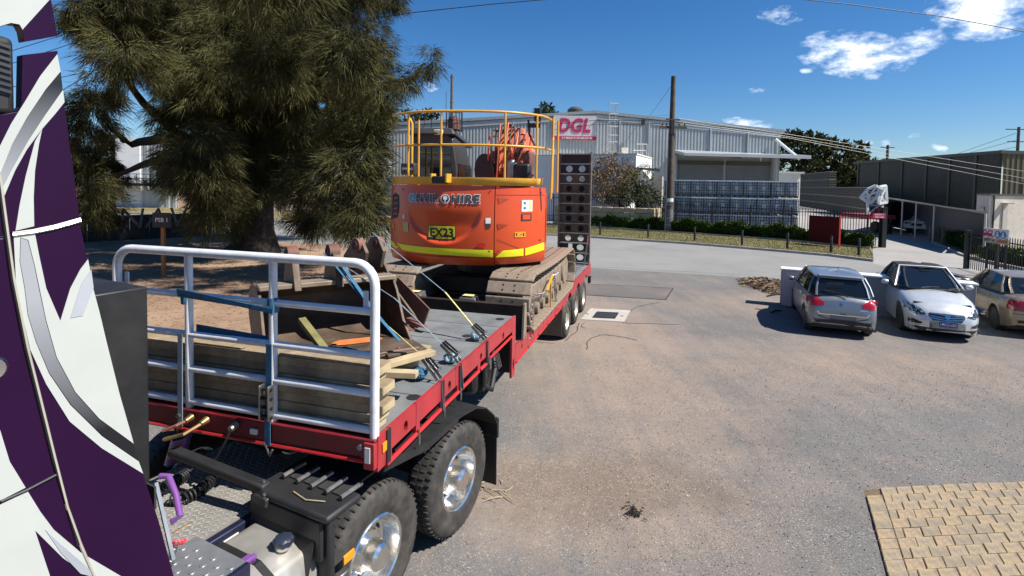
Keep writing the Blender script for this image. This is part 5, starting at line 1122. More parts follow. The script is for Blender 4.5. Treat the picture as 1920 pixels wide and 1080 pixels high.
for y in ax:
    for sx in (0, -2.5+.27):
        root = bpy.data.objects.new('wheel', None); col.objects.link(root); root.parent = tr
        wheel(root, -.045+sx if sx == 0 else sx, y, rw, .25, .24, True, n=32)
        x0 = -.045+sx if sx == 0 else sx
        mb = MB(); mb.lathe([(0, -.1), (.12, -.1), (.14, -.14), (.21, -.13), (.235, -.04), (.252, -.005), (.245, -.0), (.225, -.03), (.2, -.11), (.135, -.12), (.115, -.02), (0, -.02)], (x0, y, rw), 'x', 24); mb.build('rim', mat('pale rim', (.52, .48, .38), .45, .5, dirt=(.2, .15, .1)), root, smooth=True)
for y in (7.55,): mb = MB(); mb.bb(-.55, -.06, y, y+.02, .18, .86); mb.build('mudflap', mat('dusty flap', (.10, .075, .055), .85), tr)
# rear end plate, lamp, chevron
mb = MB(); mb.bb(-2.49, -.01, L2+.001, L2+.05, HL-.3, HL); mb.build('rear_beam', M['red'], tr)
mb = MB(); mb.bb(-.05, .02, L2-.25, L2-.05, .62, .80); mb.build('rear_lamp', M['black'], tr)
# chains along the lower side
def chain(parent, a, b, r=.011, name='chain', mt=None, pitch=.045, sag=.02):
    a, b = Vector(a), Vector(b); n = max(2, int((b-a).length/pitch)); mb = MB()
    for k in range(n):
        t0, t1 = k/n, (k+1)/n; p = a.lerp(b, t0); q = a.lerp(b, t1); p.z -= sag*4*t0*(1-t0); q.z -= sag*4*t1*(1-t1); d = (q-p); m_ = (p+q)/2; dn = d.normalized()
        side = dn.cross(Vector((0, 0, 1)) if abs(dn.z) < .9 else Vector((1, 0, 0))).normalized(); up_ = dn.cross(side)
        w = side if k % 2 else up_; mb.tube([p-d*.18+w*.0, p+w*r*1.4, q+w*r*1.4, q+d*.18, q-w*r*1.4, p-w*r*1.4], r*.55, 5, loop=True)
    return mb.build(name, mt or M['steel'], parent)
# the upright ramp: two stiles, rungs and perforated plates
rx0, rx1, rz0, rz1, ry = -.93, -.02, HL+.03, 4.26, 11.42
rmp = bpy.data.objects.new('loading_ramp', None); col.objects.link(rmp); rmp.parent = tr; rmp['label'] = 'tall black upright ladder ramp with round holes'
RX = lambda x, y, d: Vector((x, ry+d, y))
for a in (rx0, rx1-.05): mb = MB(); mb.bb(a, a+.05, ry-.02, ry+.16, rz0, rz1); mb.build('stile', M['rust'] if False else mat('ramp steel', (.13, .105, .085), .7, .2, var=.35, dirt=(.16, .11, .08), damt=.5, dscale=5), rmp)
nz_ = 11
for k in range(nz_+1):
    z = rz0+(rz1-rz0-.03)*k/nz_; mb = MB(); mb.bb(rx0-.01, rx1+.01, ry-.045, ry+.02, z, z+.022); mb.build('rung', mat('rung worn', (.32, .29, .25), .5, .6, var=.3), rmp)
for k in range(nz_):
    z = rz0+(rz1-rz0-.03)*k/nz_+.03; z2 = rz0+(rz1-rz0-.03)*(k+1)/nz_-.005
    if k < 2:
        mb = MB(); mb.bb(rx0+.05, rx0+.30, ry+.03, ry+.05, z, z2); mb.bb(rx0+.05, rx1-.05, ry+.03, ry+.05, z, z+.04); mb.build('web_plate', M['black'], rmp)
        mb = MB(); mb.plate_holes(rx0+.42, rx1-.05, z+.045, z2, [((rx0+.42+rx1-.05)/2, (z+z2)/2+.02, .10, .085)], RX, .03, .05); mb.build('web_plate', M['black'], rmp)
    elif k == nz_-2:
        mb = MB(); mb.plate_holes(rx0+.05, rx1-.05, z, z2, [(rx0+.29, (z+z2)/2, .095, .095), (rx0+.65, (z+z2)/2, .095, .095)], RX, .03, .05, 16); mb.build('web_plate', M['black'], rmp)
    elif k == nz_-1: mb = MB(); mb.bb(rx0+.05, rx1-.05, ry+.03, ry+.05, z, z2); mb.build('web_plate', M['black'], rmp)
    else:
        mb = MB(); mb.plate_holes(rx0+.05, rx1-.05, z, z2, [(rx0+.29, (z+z2)/2, .085, .085), (rx0+.65, (z+z2)/2, .085, .085)], RX, .03, .045, 14); mb.build('web_plate', mat('ramp web', (.10, .082, .066), .7, .2, var=.4, dirt=(.12, .09, .07), damt=.5, dscale=4), rmp)
for k in range(3, 8):
    z = rz0+(rz1-rz0-.03)*k/nz_+.03; mb = MB(); mb.bb(rx0+.05, rx1-.05, ry+.12, ry+.13, z, z+.25); mb.build('hole_backing', mat('ramp back', (.03, .026, .022), .8), rmp)  # dark sheets added behind the middle rows so their holes read dark
chain(tr, (-.06, ry-.03, 2.0), (-.12, ry-.3, HL+.02), .014, 'ramp_chain')
mb = MB(); mb.tube([(-.07, ry-.05, 1.95), (-.07, ry-.06, 1.72)], .022, 6); mb.build('chain_sleeve', M['redtube'], tr)
mb = MB(); mb.cyl((-.015, ry-.02, 1.3), (-.015, ry-.02, 3.1), .012, 6); mb.build('ramp_cable', M['steel'], tr)
# headboard rails
hr = 1.24; zt_ = HD+hr
hb = bpy.data.objects.new('headboard', None); col.objects.link(hb); hb.parent = tr; hb['label'] = 'white tubular rail gate across the trailer front'
yb = .02; r0 = .034
arc = lambda cx, cz, a0, a1: [(cx+math.cos(a)*.16, yb, cz+math.sin(a)*.16) for a in [a0+(a1-a0)*k/6 for k in range(7)]]
mb = MB(); mb.tube([(-2.45, yb, HD), (-2.45, yb, zt_-.18)]+arc(-2.29, zt_-.16, math.pi, math.pi/2)+arc(-.20, zt_-.16, math.pi/2, 0)+[(-.04, yb, HD)], r0, 14); mb.build('hoop', M['railwhite'], hb, smooth=True)
for x in (-1.70, -.90): mb = MB(); mb.cyl((x, yb, HD), (x, yb, zt_-.02), .031, 12); mb.build('post', M['railwhite'], hb, smooth=True)
for z in (HD+.045, HD+.31, HD+.585, HD+.90): mb = MB(); mb.cyl((-2.45, yb, z), (-.04, yb, z), .027, 12); mb.build('cross_rail', M['railwhite'], hb, smooth=True)
for x in (-.13, -2.38): mb = MB(); mb.bb(x-.02, x+.02, yb+.02, yb+.035, HD+.90, HD+1.04); mb.build('lug', M['railwhite'], hb, bevel=.005)
# hose couplings on the front beam
for x, l_, mt in ((-1.62, .20, M['bronze']), (-1.47, .22, M['bronze']), (-1.19, .05, M['steel'])):
    mb = MB(); mb.cyl((x, -.04, HD-.05), (x, -.10, HD-.06), .03, 10, .022); mb.build('coupling', mt, tr, smooth=True)
mb = MB(); mb.bb(-1.06, -1.0, -.045, -.031, HD-.10, HD-.06); mb.build('plug', M['label white'], tr)
# ------------------------------------------------------------------ timber stack behind the rails
def t_thing(name, label, cat, p, rz=0, group=None):
    """a thing standing in the trailer's frame"""
    return thing(name, label, cat, TF.w(*p), -TF.yaw+rz, group)
layer = ['bottom', 'second lowest', 'third lowest', 'middle', 'third highest', 'second highest', 'topmost']
z = HD+.004; th = .068
for k in range(7):
    for j, yy in enumerate((.10,)):
        dx = rng.uniform(-.04, .04); o = None; mb = MB(); L_ = 2.36+rng.uniform(-.05, .03)
        mb.bb(-L_/2, L_/2, -.09, .09, 0, th-.001)
        t_ = t_thing('timber_plank', '%s grey plank of the pile behind the white rails' % layer[k], 'plank', (-1.21+dx, yy+.05+rng.uniform(-.012, .012), z), rng.uniform(-.006, .006), 'timber planks stacked behind the rails')
        mb.build('board', M['timber'], t_, bevel=.004); mb = MB(); mb.bb(L_/2, L_/2+.003, -.084, .084, .005, th-.011); mb.build('sawn_end', M['timberend'], t_)
    z += th+.0015
ZT = z
# loose timbers on top and the crib under the buckets
loose = [((-.36, .80, HD+.21), .95, .09, .05, R(62), 'pale sawn batten under the bucket lip, upper of two', 'timberend'), ((-.30, .62, HD+.20), .55, .09, .05, R(12), 'pale sawn batten under the bucket lip, lower of two', 'timberend'),
         ((-1.50, .10, ZT+.003), .50, .05, .012, 0, 'short thin batten on the pile between the white posts', 'timber'), ((-.48, .075, ZT+.003), .80, .05, .012, 0, 'long thin batten on the pile near the right white post', 'timber')]
for p, l_, w_, h_, rz, lb, mt in loose:
    t_ = t_thing('timber_batten', lb, 'timber', p, rz); mb = MB(); mb.bb(-l_/2, l_/2, -w_/2, w_/2, 0, h_); mb.build('batten', M[mt], t_, bevel=.004)
for k, (y, x0) in enumerate(((.55, -1.15), (1.15, -1.15), (1.75, -1.3))):
    for j in range(2 if k < 2 else 1):
        t_ = t_thing('bearer', 'square bearer under the buckets, %s row from the rails, %s one up' % (ORD[k], ORD[j]), 'timber', (x0, y, HD+.003+j*.1), rng.uniform(-.01, .01), 'bearers under the buckets'); mb = MB(); mb.bb(-.9, .88, -.05, .05, 0, .095); mb.build('beam', M['timberend'] if k == 1 else M['timber'], t_, bevel=.005)
# ------------------------------------------------------------------ big bucket
bz = HD+.215
bt = t_thing('mud_bucket', 'wide rusty brown batter bucket lying mouth forward on the timber', 'excavator bucket', (-.93, 1.0, bz), R(50)); bt.scale = (1.12, .95, .80)
W2 = .58
prof = [(0.0, .02), (.35, -.02), (.70, .0), (.95, .10), (1.10, .28), (1.12, .46), (1.02, .62), (.86, .70), (.62, .70)]   # (y, z) from lip round the back to the top edge
mb = MB(); th = .022
out = []; 
for i, (y, z) in enumerate(prof):
    a = prof[max(0, i-1)]; b = prof[min(len(prof)-1, i+1)]; t = Vector((b[0]-a[0], b[1]-a[1])).normalized(); out.append((y-t.y*(-th), z+t.x*(-th)))
poly = prof+out[::-1]; m_ = len(prof)
mb.prism(poly, lambda y, z, d: Vector((d, y, z)), -W2, W2); mb.build('shell', M['bucket'], bt, smooth=True)
side = [(-.02, .0), (.30, -.03), (.70, -.02), (.97, .09), (1.13, .27), (1.15, .47), (1.04, .65), (.86, .73), (.55, .72), (.42, .58), (.22, .22)]
for s_ in (-1, 1): mb = MB(); mb.prism(side, lambda y, z, d, s_=s_: Vector((s_*(W2+d), y, z)), 0, .025); mb.build('side_plate', M['bucket'], bt, bevel=.004)
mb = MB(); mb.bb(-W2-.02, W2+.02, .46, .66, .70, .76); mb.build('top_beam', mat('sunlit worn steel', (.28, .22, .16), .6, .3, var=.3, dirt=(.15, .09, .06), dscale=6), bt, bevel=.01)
mb = MB(); mb.bb(-W2-.03, W2+.03, -.32, .14, -.005, .022); mb.build('cutting_edge', M['bucket'], bt, bevel=.006)
for x in (-.4, 0, .4): mb = MB(); mb.lathe([(0, 0), (.02, 0), (.016, .014), (0, .014)], (x, -.2, .022), 'z', 8); mb.build('edge_bolt', M['rust'], bt)
def eye(parent, x, y, z, r, w, nm='pin_boss', ear=.22, tilt=0):
    mb = MB(); mb.lathe([(0, -w/2), (r*.45, -w/2), (r*.5, -w/2-.012), (r*.62, -w/2-.012), (r*.65, -w/2), (r, -w/2), (r, w/2), (r*.65, w/2), (r*.62, w/2+.012), (r*.5, w/2+.012), (r*.45, w/2), (0, w/2)], (x, y, z), 'x', 18); mb.build(nm, M['rust'], parent, smooth=True)
for x in (-.30, .06):
    mb = MB(); mb.prism([(.40, .68), (.98, .66), (.86, 1.05), (.72, 1.16), (.56, 1.06)], lambda y, z, d: Vector((x+d, y, z)), -.03, .03); mb.build('lug', M['bucket'], bt, bevel=.006); eye(bt, x, .72, 1.08, .105, .09)
# the yellowish timber prop across the mouth and the orange rag/paint
pr = t_thing('prop_timber', 'mossy yellow brown square prop leaning in the bucket mouth', 'timber', (-.95, .62, bz+.02)); mb = MB(); mb.bar((-.34, .22, .30), (.20, -.04, .03), .07, .05); mb.build('prop', mat('mossy timber', (.17, .15, .05), .85, var=.3), pr, bevel=.005)
mb = MB(); r_ = random.Random(4); pts = []
for k in range(18): a = 2*math.pi*k/18; rr_ = .16*(1+r_.uniform(-.3, .25)); pts.append((math.cos(a)*rr_*1.3, math.sin(a)*rr_*.7))
mb.prism(pts, lambda x, y, d: Vector((x+.18, y+.30, .004+d)), 0, .003); o = mb.build('orange_paint', mat('orange paint patch', (.55, .17, .05), .6, var=.2), bt)
mb = MB(); mb.tube([(-.56, -.3, .03), (-.3, -.26, .03), (.1, -.3, .035), (.3, -.28, .03), (.55, -.3, .03)], .014, 6); mb.build('worn_lip', M['bucket'], bt)
mb = MB(); mb.bb(-.06, .10, -.40, -.30, .0, .03); mb.bb(.25, .55, -.38, -.30, 0, .03); mb.build('edge_segment', M['bucket'], bt, bevel=.005)
# ------------------------------------------------------------------ narrow toothed bucket behind
b2 = t_thing('trenching_bucket', 'narrow rusty trenching bucket with teeth and tall pin lugs behind the big one', 'excavator bucket', (-1.55, 2.62, HD+.05), R(66)); b2.scale = (1, .85, .9)
W3 = .27; prof3 = [(-.55, .02), (-.2, -.02), (.15, .0), (.42, .12), (.60, .34), (.62, .58), (.50, .76)]
out = []
for i, (y, z) in enumerate(prof3):
    a = prof3[max(0, i-1)]; b = prof3[min(len(prof3)-1, i+1)]; t = Vector((b[0]-a[0], b[1]-a[1])).normalized(); out.append((y+t.y*.03, z-t.x*.03))
mb = MB(); mb.prism(prof3+out[::-1], lambda y, z, d: Vector((d, y, z)), -W3, W3); mb.build('shell', M['rust'], b2, smooth=True)
for s_ in (-1, 1): mb = MB(); mb.prism([(-.6, -.02), (.15, -.04), (.44, .10), (.63, .33), (.65, .6), (.5, .8), (.30, .80), (.0, .42), (-.45, .12)], lambda y, z, d, s_=s_: Vector((s_*(W3+d), y, z)), 0, .03); mb.build('side_plate', M['bucket'], b2, bevel=.004)
for k in range(3):
    x = -.2+k*.2; mb = MB(); mb.hexa([(x-.055, -.62, .0), (x+.055, -.62, .0), (x+.06, -.42, -.02), (x-.06, -.42, -.02), (x-.03, -.86, .02), (x+.03, -.86, .02), (x+.05, -.44, .09), (x-.05, -.44, .09)]); mb.build('tooth', M['rust'], b2, bevel=.008)
for x in (-.13, .13):
    mb = MB(); mb.prism([(.10, .74), (.62, .68), (.60, .90), (.34, 1.16), (.18, 1.18), (.02, .98)], lambda y, z, d: Vector((x+d, y, z)), -.025, .025); mb.build('lug', M['bucket'], b2, bevel=.006); eye(b2, x*1.15, .22, 1.07, .105, .09); eye(b2, x*1.1, .55, .80, .075, .08)
mb = MB(); mb.bar((.42, -.55, .06), (.42, .20, .42), .30, .02, (1, 0, 0)); mb.build('wear_plate', M['rust'], b2)
b3 = t_thing('quick_hitch', 'small dark hitch block lying behind the toothed bucket', 'attachment', (-2.0, 2.9, HD), R(20)); mb = MB(); mb.bb(-.3, .3, -.2, .2, 0, .3); mb.build('block', M['bucket'], b3, bevel=.03); mb = MB(); mb.tube([(-.2, 0, .3), (-.2, 0, .5), (.2, 0, .52), (.2, 0, .3)], .03, 8); mb.build('loop', M['rust'], b3, smooth=True)
# ------------------------------------------------------------------ ratchet straps
def strap(name, label, pts, w, mt, group='ratchet straps over the load', parent=None, mt2=None):
    """a flat webbing through trailer-frame points, ratchet at its lower end"""
    root = parent or t_thing(name, label, 'strap', pts[-1], 0, group); o_ = Vector(pts[-1]) if not parent else Vector((0, 0, 0)); q = [Vector(p)-o_ for p in pts]; n = len(q)
    for i, (a, b) in enumerate(zip(q, q[1:])): mb = MB(); mb.bar(a, b, w, .006, (0, .3, 1)); mb.build('webbing', mt2 if (mt2 and i == n-2) else mt, root)
    return root
def ratchet(root, a, b, drum=True):
    a, b = Vector(a), Vector(b); d = (b-a).normalized(); s = d.cross(Vector((0, 0, 1))).normalized(); u_ = s.cross(d)
    for k in (-1, 1):
        mb = MB(); mb.bar(a+s*.030*k, b+s*.030*k, .007, .036, u_); mb.build('ratchet_plate', M['steel'], root, bevel=.002)
        mb = MB(); mb.bar(a+s*.024*k+u_*.03, a.lerp(b, .75)+s*.024*k+u_*.045, .006, .018, u_); mb.build('handle_arm', M['black'], root)
    mb = MB(); mb.cyl(a.lerp(b, .75)-s*.035+u_*.06, a.lerp(b, .75)+s*.035+u_*.06, .012, 8); mb.cyl(a.lerp(b, .5)-s*.045, a.lerp(b, .5)+s*.045, .022, 10); mb.build('spindle', M['steel'], root)
def bundle(root, c, r, mt, seed):
    rr = random.Random(seed); c = Vector(c); mb = MB()
    for k in range(9):
        a = rr.uniform(0, 3.1); b = rr.uniform(-.5, .5); ring = []
        for j in range(14): t = 2*math.pi*j/14; v_ = Vector((math.cos(t)*r*rr.uniform(.85, 1.05), math.sin(t)*r*.6, 0)); v_.rotate(Matrix.Rotation(a, 3, 'Z') @ Matrix.Rotation(b+k*.33, 3, 'X')); ring.append(c+v_)
        mb.tube(ring, .017, 6, loop=True)
    mb.build('slack_bundle', mt, root, smooth=True)
lg1 = (-1.46, 1.42, bz+.86); lg2 = (-1.62, 2.62, HD+1.18)
specs = [('blue ratchet strap with yellow tail ending at the nearest deck ratchet', [lg1, (-.55, 1.02, HD+.54), (-.20, 1.13, HD+.22), (-.02, 1.10, HD+.05)], 'blue', 'paleyellow', (-.30, 1.15, HD+.20), 'blue', (-.22, 1.10, HD+.07)),
         ('faded strap from the bucket to the middle deck ratchet beside a grey bundle', [lg1, (-.75, 1.6, HD+.62), (-.22, 1.62, HD+.19), (-.02, 1.60, HD+.05)], 'paleblue', 'paleblue', (-.26, 1.62, HD+.20), 'paleblue', (-.12, 1.62, HD+.06)),
         ('long pale strap from the tall pin lugs to the farthest deck ratchet', [lg2, (-.60, 2.58, HD+.50), (-.18, 2.42, HD+.17), (-.02, 2.40, HD+.05)], 'paleblue', 'paleyellow', (-.21, 2.44, HD+.20), 'paleblue', (-.14, 2.42, HD+.06))]
for i, (lb, pts, m1, m2, r0_, bm_, bc) in enumerate(specs):
    root = strap('ratchet_strap', lb, pts[:3], .042 if i == 0 else .03, M[m1], mt2=M[m2]); o_ = Vector(pts[2])
    ratchet(root, Vector(pts[2])-o_, Vector((-.015, pts[3][1], HD+.035))-o_); bundle(root, Vector(bc)-o_, .065, M[bm_], i)
    mb = MB(); mb.bar(Vector((-.01, pts[3][1], HD+.02))-o_, Vector((.014, pts[3][1]+.0, HD-.25))-o_, .035, .005, (0, 1, 0)); mb.build('tail', mat('grey webbing', (.11, .14, .16), .8), root)
root = strap('ratchet_strap', 'blue second strand beside the nearest strap, from the bucket eye to the timber', [(-1.38, 1.46, bz+.86), (-.62, 1.02, HD+.60), (-.30, .88, HD+.42)], .05, M['blue'])
# straps on the headboard
def hs_root(name, label, x, z): return t_thing(name, label, 'strap', (x, yb-.035, z), 0, 'straps wound on the white rails')
root = hs_root('rail_strap', 'blue strap stretched between the two white posts under the second rail', -1.70, HD+.88); mb = MB()
for k in range(5): dz = rng.uniform(-.03, .03); mb.bar((-.06, -.01-k*.002, .03+dz), (.84, -.01-k*.002, .0-dz*.4-.02), .004, .035, (0, 0, 1))
mb.build('webbing', M['blue'], root)
for x in (-.02, .80): mb = MB(); mb.lathe([(0, -.05), (.042, -.05), (.045, 0), (.04, .06), (0, .06)], (x, .035, .0), 'z', 12); mb.build('knot', M['blue'], root, smooth=True)
root = hs_root('rail_strap', 'wide blue strap lying along the timber between the white posts', -1.70, HD+.62); mb = MB(); mb.bar((.03, .075, .0), (.80, .075, -.035), .008, .075, (0, 0, 1)); mb.build('webbing', M['blue'], root)
root = hs_root('rail_strap', 'grey blue strap hanging down the left white post to its hook', -1.74, HD+.60); mb = MB(); mb.bar((.0, -.012, .0), (.0, -.02, -.74), .045, .006, (0, 1, 0)); mb.build('webbing', mat('grey webbing2', (.20, .24, .28), .8), root); mb = MB(); mb.tube([(0, -.03, -.72), (-.02, -.03, -.78), (.0, -.03, -.82), (.03, -.03, -.79)], .007, 6); mb.build('hook', M['bronze'], root)
root = hs_root('rail_strap', 'blue ratchet strap with big black buckle on the right hand white post', -.90, HD+.60); mb = MB(); mb.bar((.0, -.012, .0), (.0, -.015, -.36), .05, .006, (0, 1, 0)); mb.bar((.0, -.03, -.5), (.0, -.03, -.76), .05, .006, (0, 1, 0)); mb.build('webbing', M['blue'], root)
mb = MB(); mb.bb(-.045, -.033, -.075, -.012, -.56, -.30); mb.bb(.033, .045, -.075, -.012, -.56, -.30); mb.build('ratchet_plate', M['steel'], root, bevel=.003)
for z in (-.33, -.40, -.47, -.54): mb = MB(); mb.cyl((-.05, -.045, z), (.05, -.045, z), .014, 8); mb.build('spindle', M['black'], root)
mb = MB(); mb.tube([(-.03, -.03, -.74), (0, -.03, -.80), (.02, -.03, -.84), (.045, -.03, -.79)], .008, 6); mb.build('hook', M['steel'], root)

# ================================================================== EXCAVATOR
EX = Frame(*TF.w(-1.25, 6.25, 0).xy, TF.yaw, HL)
ex = fthing('excavator', 'orange excavator seen from behind with yellow handrail, black cab and dusty tracks', 'excavator', EX)
# tracks: a belt of shoes round two wheels
def track(cx):
    root = bpy.data.objects.new('track', None); col.objects.link(root); root.parent = ex
    y0, y1, r = -1.62, 1.75, .40; zc = .42; path = []; per = 2*(y1-y0)+2*math.pi*r; n = 42
    def pt(s):
        s %= per; a = y1-y0
        if s < a: return Vector((0, y0+s, zc-r)), Vector((0, 1, 0))
        s -= a
        if s < math.pi*r: t = s/r; return Vector((0, y1+math.sin(t)*r, zc-math.cos(t)*r)), Vector((0, math.cos(t), math.sin(t)))
        s -= math.pi*r
        if s < a: sg_ = .03*math.sin(math.pi*s/a); return Vector((0, y1-s, zc+r-sg_)), Vector((0, -1, 0))
        s -= a; t = s/r; return Vector((0, y0-math.sin(t)*r, zc+math.cos(t)*r)), Vector((0, -math.cos(t), -math.sin(t)))
    pm = None
    mb = MB(); pit = per/n; w = .70
    mb.box((0, 0, .005), (w, pit*.93, .05))
    sho = mb.build('track_shoe', M['track'], root, bevel=.016)
    bl = MB()
    for k in range(n):
        p, t = pt(k*pit); nn = Vector((0, -t.z, t.y))*-1; o = sho if k == 0 else sho.copy()
        if k: col.objects.link(o); o.parent = root
        nrm = Vector((0, t.z, -t.y)); ang = math.atan2(t.z, t.y); o.location = Vector((cx, p.y, p.z))+nrm*.018; o.rotation_euler = (ang+math.pi, 0, 0)
        for dx in (-.11, -.03, .05, .13): pass
        for dx in (-.09, .09):
            for dy in (-.028, .028):
                c = Vector((cx+dx, p.y, p.z))+nrm*.046+t*dy*1.5; bl.cyl(c, c+nrm*.008, .015, 6)
    o = bl.build('shoe_bolts', M['black'], root)
    mb = MB(); mb.bb(cx-.16, cx+.16, y0+.05, y1-.05, zc-.22, zc+.16); mb.build('track_frame', M['track'], root, bevel=.03)
    for y in (y0, y1): mb = MB(); mb.lathe([(0, -.2), (r-.09, -.2), (r-.04, -.12), (r-.04, .12), (r-.09, .2), (0, .2)], (cx, y, zc), 'x', 24); mb.build('sprocket', M['track'], root, smooth=True)
    for k in range(7): mb = MB(); y = y0+.4+(y1-y0-.8)*k/6; mb.lathe([(0, -.2), (.09, -.2), (.1, -.1), (.1, .1), (.09, .2), (0, .2)], (cx, y, zc-r+.11), 'x', 12); mb.build('roller', M['track'], root, smooth=True)
    return root
track(.96); track(-.96)
mb = MB(); mb.bb(-.75, .75, -.9, .9, .30, .62); mb.build('car_body', M['black'], ex, bevel=.04)
mb = MB(); mb.lathe([(0, .6), (.62, .6), (.62, .86), (0, .86)], (0, 0, 0), 'z', 28); mb.build('slew_ring', M['black'], ex)
# grey step pads with yellow stickers under the counterweight
for x in (-.62, .30):
    mb = MB(); mb.hexa([(x-.20, -2.05, .28), (x+.20, -2.05, .28), (x+.15, -1.75, .30), (x-.15, -1.75, .30), (x-.13, -2.0, .48), (x+.13, -2.0, .48), (x+.12, -1.78, .50), (x-.12, -1.78, .50)]); q = mb.build('blade_arm_cover', mat('grey cast', (.10, .10, .095), .6, .3), ex, bevel=.015)
    mb = MB(); mb.bb(x-.09, x+.08, -1.98, -1.86, .505, .51); mb.build('sticker', M['paleyellow'], q)
    mb = MB(); mb.bb(x-.09, x+.09, -2.2, -.6, .12, .28); mb.build('blade_arm', M['black'], ex, bevel=.01)
# dozer blade
yb_ = 3.95-6.25
mb = MB(); pr_ = [(-.02, .0), (.05, .12), (.07, .28), (.03, .47), (.055, .49), (.10, .30), (.085, .12), (.02, 0)]
mb.prism(pr_, lambda y, z, d: Vector((d, yb_+y, z+.02)), -1.18, 1.26); mb.build('dozer_blade', mat('blade black', (.030, .022, .017), .6, .3, dirt=(.09, .06, .045), damt=.5), ex)
mb = MB(); mb.prism([(-.03, 0), (.15, 0), (.13, .5), (.02, .5)], lambda y, z, d: Vector((d, yb_+y, z+.02)), 1.262, 1.29); mb.build('blade_end', M['track'], ex)
# upper structure, slewed a little
up_ = bpy.data.objects.new('house', None); col.objects.link(up_); up_.parent = ex; up_.rotation_euler.z = R(2.5)
# upper body parts hang directly from the machine (slewed by this matrix)
SL = Matrix.Translation((-.30, 0, 0)) @ Matrix.Rotation(R(11), 4, 'Z'); bpy.data.objects.remove(up_)
z0c, z1c = .90, 2.20    # counterweight bottom and top above the deck
def cw_ring(s):   # plan outline, s in 0..1 from right front round the back to left front
    pass
HWb = 1.36
def plan(t):
    """t -1..1 across the back: y of the rear face (rounded tail)"""
    return -1.62+.55*abs(t)**3.2+.13*t*t
def cw_surface(x, z, off=0.0):
    """point on the rear face for width x and height z, body-local"""
    t = max(-1, min(1, x/HWb)); zz = (z-z0c)/(z1c-z0c)
    bulge = -.05*math.sin(math.pi*min(1, max(0, zz)))+.10*max(0, (.18-zz)/.18)**2+.02*zz
    # the scooped panel in the middle
    dx_, dz_ = (x+.28)/.66, (z-1.86)/.62
    sc = .06*smoothstep((1.0-math.sqrt(dx_*dx_+min(0, dz_)**2))/.13)*smoothstep((1.88-z)/.36)
    sc *= smoothstep((z-1.20)/.10)
    y = plan(t)+bulge+sc-off
    return Vector((x, y, z))
nx_, nz_ = 96, 70; mb = MB(); xs = [-HWb*math.sin(math.pi/2*(1-2*i/(nx_-1))) for i in range(nx_)]
CWL, CWR = -HWb, .55     # the orange casting runs from the left to the seam; the pump cover follows
grid = []
def cw_grid(xa, xb, nxx, name, mt, za=z0c, zb=z1c, gap=0.006):
    mb = MB(); R_ = []
    for i in range(nxx):
        x = xa+(xb-xa)*i/(nxx-1); row = [cw_surface(x, za+(zb-za)*j/(nz_-1)) for j in range(nz_)]; R_.append(row)
    vs = [p for r in R_ for p in r]; fs = [(i*nz_+j, (i+1)*nz_+j, (i+1)*nz_+j+1, i*nz_+j+1) for i in range(nxx-1) for j in range(nz_-1)]
    mb.add(vs, fs)
    # return edges going forward
    n = len(mb.v)
    top = [R_[i][-1] for i in range(nxx)]; bot = [R_[i][0] for i in range(nxx)]
    fw = lambda p, z: Vector((p.x*.97, p.y+.75, z))
    tops = [fw(p, p.z) for p in top]; bots = [Vector((p.x*.95, p.y+.75, p.z)) for p in bot]
    mb.add(top+tops, [(i, i+1, nxx+i+1, nxx+i) for i in range(nxx-1)]); mb.add(bot+bots, [(i+1, i, nxx+i, nxx+i+1) for i in range(nxx-1)])
    for i, sg_ in ((0, 1), (nxx-1, -1)):
        edge = R_[i]; back = [Vector((p.x*.97, p.y+.75, p.z)) for p in edge]; mb.add(edge+back, [(j, j+1, nz_+j+1, nz_+j) for j in range(nz_-1)])
    mb.v = [tuple(SL @ Vector(p)) for p in mb.v]
    return mb.build(name, mt, ex, smooth=True)
cw = cw_grid(CWL, CWR, 110, 'counterweight', M['orange'])
cvR = cw_grid(CWR+.014, HWb, 36, 'pump_cover', M['orange'], z0c+.02, z1c-.02)
# side of the house on the right: orange door then grey panel
def sbox(x0, x1, y0, y1, z0, z1, name, mt, bevel=.02, **k):
    mb = MB(); mb.bb(x0, x1, y0, y1, z0, z1); mb.v = [tuple(SL @ Vector(p)) for p in mb.v]; return mb.build(name, mt, ex, bevel=bevel, **k)
sbox(1.17, 1.345, -.93, .1, z0c+.05, z1c-.1, 'side_door', M['orange'], .03); sbox(1.18, 1.345, .11, 1.5, z0c+.05, z1c-.15, 'tank_panel', M['orange'], .03)
sbox(-1.33, -1.18, -.93, .3, z0c+.05, z1c-.1, 'side_door', M['orange'], .03)
sbox(-1.17, 1.17, -1.0, 1.6, z0c+.02, z0c+.2, 'floor_frame', M['black']); sbox(-.55, 1.15, -1.1, .2, z1c-.12, z1c-.02, 'engine_hood', M['orange'])
sbox(-1.1, 1.1, -.9, .3, z0c+.2, z1c-.14, 'engine_block', M['black'])
sbox(1.345, 1.36, -.70, -.30, z0c+.3, z1c-.4, 'side_vent', M['black'], .004)
S = lambda x, z, off=.006: SL @ cw_surface(x, z, off+.005)
def decal(poly, name, mt, off=.006, step=.08): return flat(poly, step, lambda x, z: S(x, z, off), name, mt, cvR if poly[0][0] > CWR else cw)
rect = lambda x0, x1, z0, z1: [(x0, z0), (x1, z0), (x1, z1), (x0, z1)]
